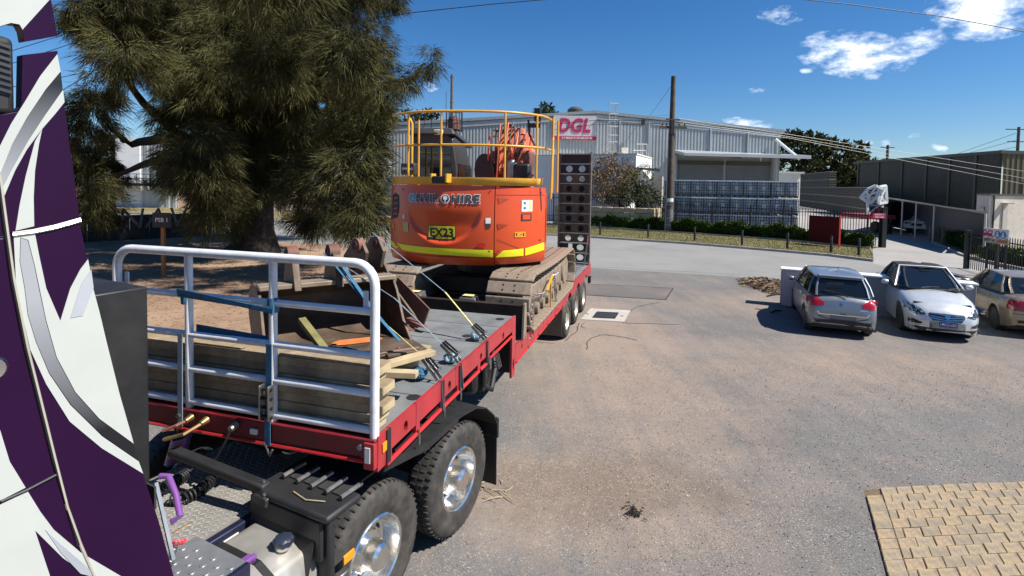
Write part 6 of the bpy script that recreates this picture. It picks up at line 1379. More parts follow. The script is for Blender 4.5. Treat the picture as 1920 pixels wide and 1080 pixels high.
# yellow reflective band, ending in a point
decal([(-1.34, z0c+.23), (-1.20, z0c+.20), (-1.12, z0c+.24), (-1.34, z0c+.33)], 'reflective_tape', M['tape'])
decal([(-1.18, z0c+.30), (-1.03, z0c+.20), (.54, z0c+.15), (.54, z0c+.27), (-.6, z0c+.29)], 'reflective_tape', M['tape'])
decal([(.58, z0c+.15), (1.02, z0c+.155), (1.02, z0c+.28), (.70, z0c+.26)], 'reflective_tape', M['tape']); decal([(1.05, z0c+.155), (1.35, z0c+.22), (1.35, z0c+.35), (1.05, z0c+.28)], 'reflective_tape', M['tape'])
# lettering: white outline behind dark letters
def sign_text(s, cx, cz, w, h, mt, off, bold, shear=0, parent=None, sx=1, sp=1.0):
    t_ = text(s, 1.0, mt, bold=bold, ext=0.0, shear=shear, spacing=sp); xs_ = [v.co.x for v in t_.data.vertices]; ys_ = [v.co.y for v in t_.data.vertices]; a, b, c, d = min(xs_), max(xs_), min(ys_), max(ys_)
    return a, b, c, d, t_
def put_text(s, x0, x1, z0, z1, mt, off=.009, bold=.02, shear=0, sp=1.0):
    a, b, c, d, t_ = sign_text(s, 0, 0, 0, 0, mt, off, bold, shear, sp=sp)
    place(t_, cw if x0 < CWR else cvR, lambda x, y, dd: S(x0+(x-a)/(b-a)*(x1-x0), z0+(y-c)/(d-c)*(z1-z0), off)); return t_
gl = mat('letter grey green', (.035, .05, .055), .4, var=.05)
def outlined(s, x0, x1, z0, z1, mt, bold=.015):
    put_text(s, x0-.009, x1+.009, z0-.009, z1+.009, M['label white'], .006, bold+.03, sp=1.12); put_text(s, x0, x1, z0, z1, mt, .014, bold-.005, sp=1.12)
outlined('e', -.90, -.77, 1.92, 2.06, mat('letter teal', (.10, .30, .33), .4), .03); outlined('NVIR', -.755, -.355, 1.92, 2.06, gl, .03); outlined('HIRE', -.135, .32, 1.92, 2.06, gl, .03)
ring = lambda cx, cz, r, n=22: [(cx+math.cos(2*math.pi*k/n)*r, cz+math.sin(2*math.pi*k/n)*r) for k in range(n)]
decal(ring(-.245, 1.985, .078), 'emblem_disc', M['label white'], .007); decal(ring(-.245, 1.985, .062), 'emblem_disc', gl, .010)
decal(ring(-.245, 2.00, .036, 12), 'emblem_tree', M['label white'], .012); decal(rect(-.252, -.238, 1.925, 1.98), 'emblem_trunk', M['label white'], .012)
decal(rect(-.54, -.07, 1.32, 1.55), 'number_board', mat('board dark edge', (.02, .02, .02), .5), .007); decal(rect(-.53, -.08, 1.33, 1.54), 'number_board', mat('board yellow', (.55, .50, .02), .5), .010)
put_text('EX23', -.50, -.11, 1.36, 1.51, M['vinylblack'], .022, .035)
# stickers
decal(rect(-1.02, -.90, 1.42, 1.58), 'sticker', mat('tan sticker', (.5, .36, .14), .5)); decal(rect(-1.30, -1.24, 1.44, 1.52), 'sticker', M['amber']); decal(rect(-1.03, -.98, 1.63, 1.70), 'sticker', M['label white'])
decal(rect(.42, .50, 1.60, 1.69), 'sticker', M['label white']); decal(rect(.43, .50, 1.53, 1.60), 'sticker', M['cabgrey'])
decal(rect(.98, 1.15, 1.79, 1.98), 'sticker', M['label white']); decal(rect(1.09, 1.15, 1.79, 1.97), 'sticker', M['paleyellow']); decal(ring(1.03, 1.93, .022, 10), 'sticker_dot', M['signblue'], .009); decal(ring(1.03, 1.85, .022, 10), 'sticker_dot', M['signblue'], .009)
decal(rect(.98, 1.14, 1.64, 1.76), 'latch_recess', M['cabgrey']); decal(rect(1.0, 1.12, 1.66, 1.74), 'latch', M['orange'], .012)
decal(rect(.88, 1.05, 1.37, 1.46), 'sticker', mat('orange sticker', (.7, .30, .02), .5)); put_text('! -|', .90, 1.03, 1.39, 1.44, M['vinylblack'], .010, .02)
decal([(.35+math.cos(a)*.08, 1.245+math.sin(a)*.04) for a in [k*.6 for k in range(10)]], 'paint_touch_up', mat('bright red paint', (.55, .015, .01), .4))
decal([(-1.315, 1.60), (-1.16, 1.64), (-1.12, 1.80), (-1.14, 2.02), (-1.24, 2.06), (-1.31, 2.0)], 'side_grille', M['blackplastic'], .004)
for k in range(4): decal([(-1.26, 1.68+k*.09), (-1.17, 1.70+k*.09), (-1.17, 1.72+k*.09), (-1.26, 1.70+k*.09)], 'grille_bar', M['boomred'], .008)
for za in (1.60, 2.02): decal([(.60, za), (.78, za-.02), (.62, za-.10)], 'hinge_recess', mat('deep orange', (.33, .045, .01), .5), .003)
for x_, z_ in ((-1.05, 2.12), (.48, 2.12), (.48, 1.15), (.62, 1.15), (1.28, 2.1), (1.28, 1.3), (-1.2, 1.15)): decal(ring(x_, z_, .014, 8), 'bolt', M['cabgrey'], .008)
for pts_ in ([(-1.33, 1.045), (.54, 1.035), (.54, 1.041), (-1.33, 1.051)], [(.57, 2.06), (1.34, 2.06), (1.34, 2.066), (.57, 2.066)], [(.60, 1.34), (1.0, 1.16), (1.33, 1.20), (1.33, 1.206), (1.0, 1.167), (.60, 1.348)]): decal(pts_, 'panel_gap', M['black'], .003)
# light mark lines: bright swage lines of the casting
mb = MB(); pass
# yellow platform band and handrail
zp0, zp1 = z1c+.01, z1c+.14
def rail_path(z, off=.04, n=26, x0=-1.33, x1=1.30): return [SL @ (cw_surface(x0+(x1-x0)*k/(n-1), z1c, off)+Vector((0, .02, z-z1c))) for k in range(n)]
mb = MB(); a = rail_path(zp0, .05); b = rail_path(zp1, .05); c = [p+Vector((0, .3, 0)) for p in b]; n = len(a)
for P1, P2 in ((a, b), (b, c)): mb.add([tuple(p) for p in P1]+[tuple(p) for p in P2], [(i, i+1, n+i+1, n+i) for i in range(n-1)])
o = mb.build('toe_board', M['yellow'], ex, smooth=True); sm = o.modifiers.new('s', 'SOLIDIFY'); sm.thickness = .012
zt1, zm1 = 3.40, 2.86
for z, r in ((zt1, .021), (zm1, .020)):
    p = rail_path(z, .03, 26, -1.32, 1.28); mb = MB(); end = p[-1]; mb.tube(p, r, 10); mb.build('handrail', M['yellow'], ex, smooth=True)
    mb = MB(); mb.tube([end, end+Vector((.04, .25, 0)), end+Vector((.03, .9, 0))], r, 8); mb.build('handrail', M['yellow'], ex, smooth=True)
for x in (-.93, -.33, .70, 1.20):
    q = SL @ (cw_surface(x, z1c, .03)+Vector((0, .02, 0))); mb = MB(); mb.tube([(q.x-.0, q.y, zp1-.05), (q.x, q.y, zt1)], .019, 8); mb.build('handrail_post', M['yellow'], ex, smooth=True)
for x, y in ((1.30, -.55), (1.30, -.1), (-1.22, -.6)): mb = MB(); mb.cyl((x, y, z1c-.1), (x, y, zt1), .019, 8); mb.build('handrail_post', M['yellow'], ex, smooth=True)
mb = MB(); mb.tube([(-1.13, -1.05, zp1), (-1.13, -1.05, zt1-.12), (-1.17, -1.05, zt1-.04), (-1.26, -1.0, zt1-.02)], .022, 8); mb.build('handrail_post', M['yellow'], ex, smooth=True)
mb = MB(); mb.tube([(1.33, -.8, 2.0), (1.34, -.8, 2.5), (1.33, -.7, 3.0), (1.3, -.5, 3.05)], .018, 8); mb.build('grab_bar', M['yellow'], ex, smooth=True)
# rear camera box
q = SL @ cw_surface(-.33, z1c+.06, .10); mb = MB(); mb.box(q+Vector((.02, -.02, .03)), (.22, .16, .12)); mb.build('camera_box', M['blackplastic'], ex, bevel=.015); mb = MB(); mb.box(q+Vector((.15, .0, .06)), (.03, .2, .14)); mb.box(q+Vector((-.11, .0, .06)), (.03, .2, .14)); mb.build('camera_bracket', M['yellow'], ex)
# cab
cab0 = (-1.32, -.28); zc0, zc1 = .95, 3.27
def cabring(y, w0, w1, za, zb): pass
mb = MB(); x0, x1 = -1.33, -.36
sec = lambda y, zt_, ins: [(x0, y, zc0), (x1, y, zc0), (x1, y, 2.55), (x1-.06-ins, y, zt_-.12), (x1-.18-ins, y, zt_), (x0+.18+ins, y, zt_), (x0+.06+ins, y, zt_-.12), (x0, y, 2.55)]
mb.loft([sec(-.10, 3.18, .02), sec(.0, 3.24, 0), sec(1.2, 3.22, 0), sec(1.62, 3.02, .04), sec(1.75, 2.6, .04)]); mb.v = [tuple(SL @ Vector(p)) for p in mb.v]; cabo = mb.build('cab', M['cabgrey'], ex, bevel=.02)
def cpan(name, pts, mt):
    mb = MB(); q = [SL @ Vector(p) for p in pts]; n_ = (q[1]-q[0]).cross(q[2]-q[0]).normalized(); mb.add([tuple(p) for p in q]+[tuple(p+n_*.012) for p in q], [tuple(range(len(q)-1, -1, -1)), tuple(range(len(q), 2*len(q)))]+[(i, (i+1) % len(q), len(q)+(i+1) % len(q), len(q)+i) for i in range(len(q))]); return mb.build(name, mt, cabo)
cpan('rear_window', [(x0+.05, -.125, 2.25), (x1-.10, -.125, 2.25), (x1-.12, -.125, 2.92), (x0+.08, -.125, 2.92)], M['darkglass'])
cpan('side_window', [(x1+.012, .03, 2.2), (x1+.012, 1.5, 2.2), (x1+.0, 1.45, 2.62), (x1+.0, .03, 2.62)], M['darkglass'])
cpan('front_window', [(x1-.05, 1.77, 1.4), (x0+.05, 1.77, 1.4), (x0+.05, 1.77, 2.5), (x1-.05, 1.77, 2.5)], M['darkglass'])
mb = MB(); mb.hexa([(x0+.02, -.2, 3.16), (x1-.02, -.2, 3.16), (x1+.02, 1.7, 3.02), (x0-.02, 1.7, 3.02), (x0+.1, -.12, 3.29), (x1-.1, -.12, 3.29), (x1-.06, 1.6, 3.16), (x0+.06, 1.6, 3.16)]); mb.v = [tuple(SL @ Vector(p)) for p in mb.v]; mb.build('cab_roof', M['cabgrey'], cabo, bevel=.03)
mb = MB(); mb.box(SL @ Vector((x0+.62, -.16, 3.20)), (.19, .05, .10)); mb.build('roof_sticker', mat('cream plate', (.62, .6, .42), .5), cabo, bevel=.015)
q = SL @ Vector((x1-.12, .2, 3.28)); mb = MB(); mb.lathe([(0, 0), (.12, 0), (.12, .2), (.09, .26), (0, .26)], q, 'z', 16); mb.build('beacon', M['rust'], cabo, smooth=True); mb = MB()
for k in range(14): a = 2*math.pi*k/14; mb.cyl(q+Vector((math.cos(a)*.16, math.sin(a)*.16, -.04)), q+Vector((math.cos(a)*.16, math.sin(a)*.16, .36)), .006, 4)
for z in (0, .18, .36): mb.tube([q+Vector((math.cos(2*math.pi*k/14)*.16, math.sin(2*math.pi*k/14)*.16, z)) for k in range(14)], .007, 4, loop=True)
mb.build('beacon_cage', M['black'], cabo)
q = SL @ Vector((x0+.08, -.25, 3.25)); mb = MB(); mb.tube([q, q+Vector((0, 0, .25)), q+Vector((.2, 0, .26)), q+Vector((.2, 0, .05))], .012, 5); mb.build('lamp_bracket', M['black'], cabo); mb = MB(); mb.box(q+Vector((.05, 0, .16)), (.12, .08, .13)); mb.build('work_lamp', M['cabgrey'], cabo, bevel=.02)
q = SL @ Vector((x1-.5, -.1, 3.27)); mb = MB(); mb.cyl(q, q+Vector((0, 0, .22)), .008, 5); mb.cyl(q+Vector((-.16, 0, 0)), q+Vector((-.14, 0, .34)), .006, 5); mb.cyl(q+Vector((.17, .3, 0)), q+Vector((.17, .3, .75)), .005, 5); mb.build('aerial', M['black'], cabo)
q = SL @ Vector((-.98, -1.14, z1c+.27)); mb = MB(); mb.box(q, (.26, .16, .20)); o = mb.build('tool_box', M['cabgrey'], ex, bevel=.02); t_ = text('ENVIRO', .055, M['label white'], bold=.01); place(t_, o, lambda x, y, d: q+Vector((x, -.083-d, y)))
# boom, cylinder and hoses behind the rail
BX = .30
sb = lambda name, pts, w, xc, mt, bev=.02: (lambda mb: (mb.prism(pts, lambda y, z, d: SL @ Vector((xc+d+BX, y, z)), -w/2, w/2), mb.build(name, mt, ex, bevel=bev))[1])(MB())
sb('boom', [(-.05, 1.5), (.35, 1.35), (1.0, 2.2), (1.6, 3.05), (2.8, 3.5), (4.4, 3.1), (4.9, 2.3), (4.6, 2.2), (3.9, 2.85), (2.7, 3.10), (1.9, 2.75), (1.1, 3.32), (.55, 3.36), (.15, 2.9)], .52, .33, M['boomred'])
sb('boom_foot', [(-.15, 1.2), (.6, 1.2), (.7, 2.3), (.35, 2.9), (-.05, 2.5)], .90, .33, M['boomred'])
sb('stick', [(4.5, 2.6), (4.9, 2.7), (5.0, 1.2), (4.2, .45), (4.0, .6), (4.6, 1.3)], .34, .33, M['boomred'])
for x in (.02+BX, .64+BX): mb = MB(); mb.cyl(SL @ Vector((x, .35, 1.5)), SL @ Vector((x, 2.0, 3.0)), .09, 14); mb.cyl(SL @ Vector((x, 2.0, 3.0)), SL @ Vector((x, 2.5, 3.3)), .05, 10); mb.build('boom_cylinder', M['boomred'], ex, smooth=True)
for k in range(3):
    z = 2.45+k*.2; mb = MB(); mb.box(SL @ Vector((.33+.1*math.sin(k*2.3)+BX, -.19, z)), (.52-.1*k, .10, .045)); mb.build('hose_clamp', M['boomred'], ex, bevel=.008)
for x in (.10+BX, .33+BX, .56+BX): mb = MB(); mb.bar(SL @ Vector((x, -.17, 2.2)), SL @ Vector((x+.02, -.10, 3.0)), .09, .05, (0, 1, 0)); mb.build('valve_pipe', M['boomred'], ex, bevel=.01)
mb = MB(); mb.lathe([(0, 0), (.19, 0), (.19, .1), (0, .1)], SL @ Vector((-.12+BX, -.24, 2.50)), 'y', 20); mb.v = [(p[0], p[1], 2.50+(p[2]-2.50)*1.6) for p in mb.v]; mb.build('air_intake', M['black'], ex, smooth=True)
rr = random.Random(9)
for k in range(13):
    x = -.02+.7*k/12+rr.uniform(-.02, .02); w = rr.uniform(-.1, .1); top = 3.32-1.4*abs(x-.30)**1.7+rr.uniform(0, .1)
    mb = MB(); pts = []
    P4_ = [Vector((x*.8+w, -.22, 2.3+rr.uniform(0, .3))), Vector((x+w*.4, -.30, 2.95)), Vector((x, -.12, top)), Vector((.3+(x-.3)*.6, .5, top+.06)), Vector((.3+(x-.3)*.5, 1.4, 3.35))]
    for a, b in zip(P4_, P4_[1:]):
        for j in range(3): pts.append(SL @ (a.lerp(b, j/3)+Vector((BX, 0, 0))))
    pts.append(SL @ (P4_[-1]+Vector((BX, 0, 0)))); mb.tube(pts, .016, 6); mb.build('hydraulic_hose', M['cable'] if k % 3 else M['boomred'], ex, smooth=True)
mb = MB(); mb.box(SL @ Vector((.93, -.1, 2.62)), (.34, .3, .5)); mb.build('valve_block', M['rust'], ex, bevel=.05); mb = MB(); mb.lathe([(0, 0), (.10, 0), (.10, .4), (.05, .46), (0, .46)], SL @ Vector((.72, -.4, z1c+.02)), 'z', 16); mb.build('exhaust', M['steel'], ex, smooth=True)
mb = MB(); mb.box(SL @ Vector((.92, -.45, z1c+.2)), (.3, .2, .42)); mb.build('filter_housing', M['black'], ex, bevel=.04)
q = SL @ Vector((1.16, -1.02, 2.9)); mb = MB(); mb.tube([q, q+Vector((-.1, 0, .2)), q+Vector((-.12, 0, .44))], .02, 6); mb.box(q+Vector((.04, 0, .52)), (.1, .08, .22)); mb.box(q+Vector((0, 0, .34)), (.18, .06, .07)); mb.build('mirror_arm', M['black'], ex)
# chains and binder tying the track
cb_ = t_thing('load_chain', 'grey chain hanging from the track to the deck side, nearer one', 'chain', (-.06, 4.95, HL+.42), 0, 'chains holding the excavator'); chain(cb_, (0, 0, .05), (.075, -.45, -.55), .012)
cb_ = t_thing('load_chain', 'dark chain hanging from the track to the deck side, farther one', 'chain', (-.06, 6.6, HL+.5), 0, 'chains holding the excavator'); chain(cb_, (0, 0, .05), (.075, -.1, -.60), .012)
cb_ = t_thing('chain_binder', 'yellow lever binder on chain along the outer side of the track', 'load binder', (-.02, 6.0, HL+.42)); mb = MB(); mb.bar((0, -.25, -.05), (0, .25, .14), .03, .035); mb.build('body', M['yellow'], cb_); mb = MB(); mb.bar((.02, .0, .05), (.02, .02, -.40), .03, .02, (1, 0, 0)); mb.build('lever', M['yellow'], cb_); chain(cb_, (0, -.25, -.05), (-.02, -1.05, .05), .012); chain(cb_, (0, .25, .14), (-.02, .9, .1), .012)
# ================================================================== PRIME MOVER
KF = Frame(-.46, 4.94, .465)
km = fthing('prime_mover', 'purple and white prime mover with polished drive wheels coupled under the trailer', 'truck', KF)
w1_ = truck_wheel(km, 0, 0); w2_ = truck_wheel(km, 0, -1.18)
for w_ in (w1_, w2_):
    c = copy_tree(w_, km); c.location = (-2.22, 0, 0)
mb = MB(); mb.bb(-1.75, -1.60, -4.5, 1.1, .72, .98); mb.bb(-.90, -.75, -4.5, 1.1, .72, .98); mb.build('chassis_rail', M['black'], km)
mb = MB(); mb.cyl((-2.2, 0, .52), (-.1, 0, .52), .09, 12); mb.cyl((-2.2, -1.18, .52), (-.1, -1.18, .52), .09, 12); mb.lathe([(0, -.3), (.25, -.2), (.3, 0), (.25, .2), (0, .3)], (-1.25, 0, .52), 'x', 14); mb.build('axle', M['black'], km, smooth=True)
# mudguard over the wheels
def sheet_path(name, prof, x0, x1, th, mt, parent=km):
    mb = MB(); out = []
    for i, (y, z) in enumerate(prof):
        a = prof[max(0, i-1)]; b = prof[min(len(prof)-1, i+1)]; t = Vector((b[0]-a[0], b[1]-a[1])).normalized(); out.append((y-t.y*th, z+t.x*th))
    mb.prism(prof+out[::-1], lambda y, z, d: Vector((d, y, z)), x0, x1); return mb.build(name, mt, parent, smooth=True)
sheet_path('mudguard', [(-.62, 1.06), (-.5, 1.12), (-.3, 1.14), (0, 1.145), (.25, 1.12), (.45, 1.04), (.62, .90), (.72, .74)], -.62, .03, .012, M['blackplastic'])
mb = MB(); mb.bar((.03, -1.15, 1.20), (.03, -.55, 1.11), .012, .07); mb.bar((.03, -.56, 1.11), (.03, -.1, 1.15), .012, .05); mb.build('guard_skirt', M['blackplastic'], km)
sheet_path('mudguard', [(-1.85, .80), (-1.80, 1.0), (-1.70, 1.15), (-1.55, 1.19), (-1.15, 1.19), (-.9, 1.12), (-.62, 1.06)], -.60, .01, .012, M['blackplastic'])
mb = MB(); mb.bb(-.55, .0, .74, .755, .07, .74); mb.build('mudflap', M['blackplastic'], km, bevel=.004); mb = MB(); mb.bb(-.30, .035, .70, .735, .62, .84); mb.build('flap_bracket', M['black'], km, bevel=.01)
# stepped black cover with bright ribs in front of the wheels
mb = MB(); mb.bb(-.62, .12, -1.80, -1.48, 1.15, 1.20); mb.build('guard_cover', M['blackplastic'], km, bevel=.02)
mb = MB(); mb.bb(-.30, .10, -1.76, -1.70, .55, 1.15); mb.build('guard_end', M['blackplastic'], km, bevel=.02)
mb = MB(); mb.bb(-.62, .06, -1.80, -1.765, .88, 1.15); mb.build('guard_shoulder', M['blackplastic'], km, bevel=.01)
for k in range(5):
    x = -.50+.14*k; mb = MB(); mb.cyl((x, -1.62, 1.225), (x, -1.42, 1.225), .017, 8); mb.build('spring_rib', M['steel'], km, smooth=True)
for k in range(4): x = -.43+.14*k; mb = MB(); mb.bb(x-.05, x+.05, -1.58, -1.44, 1.201, 1.212); mb.build('rib_plate', M['cabgrey'], km, bevel=.004)
mb = MB(); mb.tube([(-.3, -1.70, 1.21), (-.15, -1.73, 1.212), (-.02, -1.68, 1.21)], .004, 5); mb.build('scratch_wire', M['timberend'], km)
q = KF.hit(628, 1032, 'b', -.02); mb = MB(); mb.bb(.10, .115, q.y-.05, q.y+.05, q.z-.03, q.z+.03); mb.build('side_marker', M['amber'], km, bevel=.004)
mb = MB(); mb.box((.08, q.y-.04, q.z-.14), (.06, .10, .10)); mb.build('tap_valve', M['steel'], km, bevel=.01)
# checker-plate deck between the rails
pl = [(-1.80, -2.35), (-.62, -2.35), (-.62, -1.20), (-1.80, -1.20)]
mb = MB(); mb.bb(-1.70, -.66, -2.55, -1.15, .975, 1.0); ck = mb.build('deck_plate', M['checker'], km)
# raised tread pattern
mb = MB(); nx_, ny_ = 26, 34
for i in range(nx_):
    for j in range(ny_):
        x, y = -1.67+i*.0385+.02, -2.53+j*.040+.02; s_ = 1 if (i+j) % 2 else -1; c, s2 = math.cos(R(45)), math.sin(R(45))*s_; l_, w_ = .024, .011
        mb.add([(x-c*l_, y-s2*l_, 1.0), (x+s2*w_, y-c*w_, 1.0035), (x+c*l_, y+s2*l_, 1.0), (x-s2*w_, y+c*w_, 1.0035)], [(0, 1, 2, 3)])
o = mb.build('tread_bars', mat('bright tread bars', (.42, .40, .37), .4, .4, var=.15), ck, merge=False); o['kind'] = 'stuff'
mb = MB(); mb.bb(-.66, -.60, -2.55, -1.25, .80, .995); mb.build('rail_side', mat('dark blue enamel', (.012, .014, .035), .3, coat=.3), km, bevel=.01)
q = KF.hit(433, 951, 'b', -.595); mb = MB(); mb.bb(-.598, -.594, q.y-.055, q.y+.055, .86, .95); o = mb.build('warning_label', M['label white'], km)
for k in range(3): mb = MB(); mb.bb(-.5935, -.593, q.y-.045, q.y+.045, .875+k*.022, .885+k*.022); mb.build('label_line', mat('label red', (.5, .08, .06), .6), o)
# black diagonal bar over the plate
a, b = KF.hit(322, 845, 'z', 1.30), KF.hit(500, 915, 'z', 1.20); mb = MB(); mb.bar(a, b, .085, .06); mb.build('cross_bar', M['blackplastic'], km, bevel=.015)
mb = MB(); mb.box(b+Vector((.02, -.03, -.05)), (.14, .10, .06)); mb.build('bar_foot', M['black'], km, bevel=.01); 
for p in (b+Vector((-.03, .0, .035)), b+Vector((.04, -.05, -.015))): mb = MB(); mb.lathe([(0, 0), (.014, 0), (.012, .012), (0, .012)], p, 'z', 8); mb.build('bolt', M['steel'], km)
# coiled black cables lying over the plate
def coil(name, pts, r, turns, wr, mt, parent=km):
    pts = [Vector(p) for p in pts]; seg_ = [0]
    for a, b in zip(pts, pts[1:]): seg_.append(seg_[-1]+(b-a).length)
    N_ = turns*12; P_ = []; d0_ = None
    for k in range(N_+1):
        s = seg_[-1]*k/N_; i = max(j for j in range(len(pts)) if seg_[j] <= s+1e-9); i = min(i, len(pts)-2); t = (s-seg_[i])/(seg_[i+1]-seg_[i]); c = pts[i].lerp(pts[i+1], t); d = (pts[i+1]-pts[i]).normalized()
        u_ = d.cross(Vector((0, 0, 1))).normalized(); v_ = d.cross(u_); a = 2*math.pi*turns*k/N_; P_.append(c+u_*math.cos(a)*r+v_*math.sin(a)*r)
    mb = MB(); mb.tube(P_, wr, 5); return mb.build(name, mt, parent, smooth=True)
h = lambda x, y, z: KF.hit(x, y, 'z', z)
coil('coiled_cable', [h(318, 935, 1.04), h(345, 935, 1.04), h(372, 922, 1.04), h(400, 898, 1.05)], .042, 13, .008, M['cable'])
coil('coiled_cable', [h(305, 915, 1.06), h(325, 905, 1.06), h(350, 888, 1.06)], .040, 10, .008, M['cable'])
mb = MB(); mb.tube([h(400, 898, 1.06), h(405, 880, 1.1), h(372, 862, 1.2)], .008, 5); mb.tube([h(350, 888, 1.06), h(368, 872, 1.1), h(345, 858, 1.2)], .008, 5); mb.build('coiled_cable', M['cable'], km)
# red and blue air lines: a bundle of loops, then the couplings
bc = KF.hit(338, 838, 'a', -1.62); mb1, mb2 = MB(), MB(); rr = random.Random(3)
for k in range(11):
    c = bc+Vector((-.010*k+.03, .0, .10-.022*k)); ring = [];
    for j in range(16): t = 2*math.pi*j/16; ring.append(c+Vector((math.cos(t)*.075, math.sin(t)*.07, math.sin(t+.7)*.03+rr.uniform(-.003, .003))))
    (mb1 if k % 2 else mb2).tube(ring, .0105, 6, loop=True)
mb1.build('air_line', M['hosered'], km, smooth=True); mb2.build('air_line', M['hoseblue'], km, smooth=True)
TL = lambda b, a, z: KF.l(TF.w(b, a, z))
mb = MB(); mb.tube([TL(-1.62, -.09, HD-.06), TL(-1.64, -.16, HD-.07), TL(-1.72, -.2, HD-.10), bc+Vector((-.01, .03, .13))], .013, 6); mb.build('air_line', M['rust'], km, smooth=True)
mb = MB(); mb.tube([TL(-1.47, -.09, HD-.06), TL(-1.52, -.20, HD-.10), TL(-1.66, -.24, HD-.14), bc+Vector((.03, .03, .12))], .015, 6, ); mb.build('air_line', M['bronze'], km, smooth=True)
mb = MB(); mb.tube([TL(-1.19, -.09, HD-.06), TL(-1.21, -.12, HD-.14), TL(-1.30, -.10, HD-.26), TL(-1.36, -.12, HD-.36), TL(-1.25, -.16, HD-.40)], .009, 6); mb.build('electric_lead', M['cable'], km, smooth=True)
# purple grab handle and white bracket
mb = MB(); mb.tube([h(300, 893, 1.42), h(316, 893, 1.42), h(330, 928, 1.33), h(338, 968, 1.25), h(322, 978, 1.22)], .020, 10); mb.build('grab_handle', M['purplelight'], km, smooth=True)
# valve clutter below the plate
rr = random.Random(12)
for k in range(16):
    c = Vector((rr.uniform(-.56, -.40), rr.uniform(-2.3, -1.75), rr.uniform(.72, .92))); mb = MB()
    if k % 2: mb.box(c, (rr.uniform(.04, .1), rr.uniform(.05, .14), rr.uniform(.04, .1)), rz=rr.uniform(0, 1)); mb.build('valve', M['black'], km, bevel=.008)
    else: mb.tube([c, c+Vector((rr.uniform(-.1, .1), rr.uniform(.1, .2), rr.uniform(-.02, .1))), c+Vector((rr.uniform(-.15, .15), rr.uniform(.2, .4), rr.uniform(-.05, .05)))], .011, 6); mb.build('pipe', M['cable'] if k % 4 else M['steel'], km, smooth=True)
mb = MB(); mb.tube([h(325, 1000, 1.0), h(350, 985, 1.0), h(382, 972, .98)], .008, 6); mb.build('copper_pipe', M['bronze'], km, smooth=True)
# fuel tank with cap, strap and punched step
mb = MB(); prof = [(-.62, .40), (-.12, .40), (-.02, .50), (0, .62), (-.0, .80), (-.06, .93), (-.18, .985), (-.54, .985), (-.62, .90)]
rings = []
for y, s_ in ((-3.30, .9), (-3.27, 1.0), (-1.77, 1.0), (-1.745, .97), (-1.735, .90)): rings.append([Vector((-.31+(x+.31)*s_, y, .69+(z-.69)*s_)) for x, z in prof])
mb.loft(rings); tk_ = mb.build('fuel_tank', M['alum'], km, smooth=False, bevel=.05, seg=4)
mb = MB(); mb.prism([(x*1.0+(.006 if x > -.3 else 0), z+.006) for x, z in prof[1:8]]+[(x*1.0+(-.004), z-.004) for x, z in prof[7:0:-1]], lambda x, z, d: Vector((x, d, z)), -2.10, -2.055); mb.build('tank_strap', M['black'], tk_)
cp_ = Vector((-.16, -1.90, .985)); mb = MB(); mb.lathe([(0, 0), (.052, 0), (.052, .022), (0, .022)], cp_, 'z', 20); mb.build('filler_neck', M['alum'], tk_, smooth=True)
mb = MB(); rings = []
for (rr_, hh) in ((.058, .022), (.062, .03), (.062, .058), (.050, .068), (.012, .070)): rings.append([cp_+Vector((math.cos(2*math.pi*k/32)*rr_*(1+.07*math.cos(8*2*math.pi*k/32)), math.sin(2*math.pi*k/32)*rr_*(1+.07*math.cos(8*2*math.pi*k/32)), hh)) for k in range(32)])
mb.loft(rings); mb.build('filler_cap', mat('blue black cap', (.02, .028, .05), .5, bump=.1), tk_, smooth=True)
mb = MB(); hol = []
SX0, SX1, SY0, SY1 = -.66, -.16, -2.85, -2.16
for i in range(6):
    hs_ = [(-.60+.072*i+(.0), SY0+.05+.066*j+(.033 if i % 2 else 0), .011, .011) for j in range(9)]
    mb.plate_holes(-.66+.083*i, -.66+.083*(i+1)-.0, SY0, SY1, [(-.66+.083*(i+.5), h_[1], .013, .013) for h_ in hs_], lambda x, y, d: Vector((x, y, 1.055+d)), -.01, 0, 10)
st_ = mb.build('step_plate', M['tread'], km); mb = MB(); mb.bb(SX0+.01, SX1-.01, SY0+.01, SY1-.01, 1.0, 1.03); mb.build('step_tray', M['black'], st_)
mb = MB()
for i in range(6):
    for j in range(9): mb.lathe([(.014, 1.0555), (.019, 1.0555), (.016, 1.0600), (.014, 1.0600)], (-.66+.083*(i+.5), SY0+.05+.066*j+(.033 if i % 2 else 0), 0), 'z', 10)
o = mb.build('hole_rims', M['tread'], st_); o['kind'] = 'stuff'
mb = MB(); mb.bb(SX1-.01, SX1+.03, SY0, SY1, .96, 1.06); mb.build('step_edge', mat('dark blue enamel', (.012, .014, .035), .3), st_, bevel=.008)
a, b = h(432, 1070, 1.0), h(468, 1050, 1.0)
for dz in (0,): 
    mb = MB(); c = h(447, 1058, 1.0); mb.box(c+Vector((0.02, 0, .0)), (.07, .17, .03)); mb.box(c+Vector((.06, 0, .03)), (.03, .15, .03)); mb.build('purple_latch', M['purplelight'], st_, bevel=.008)
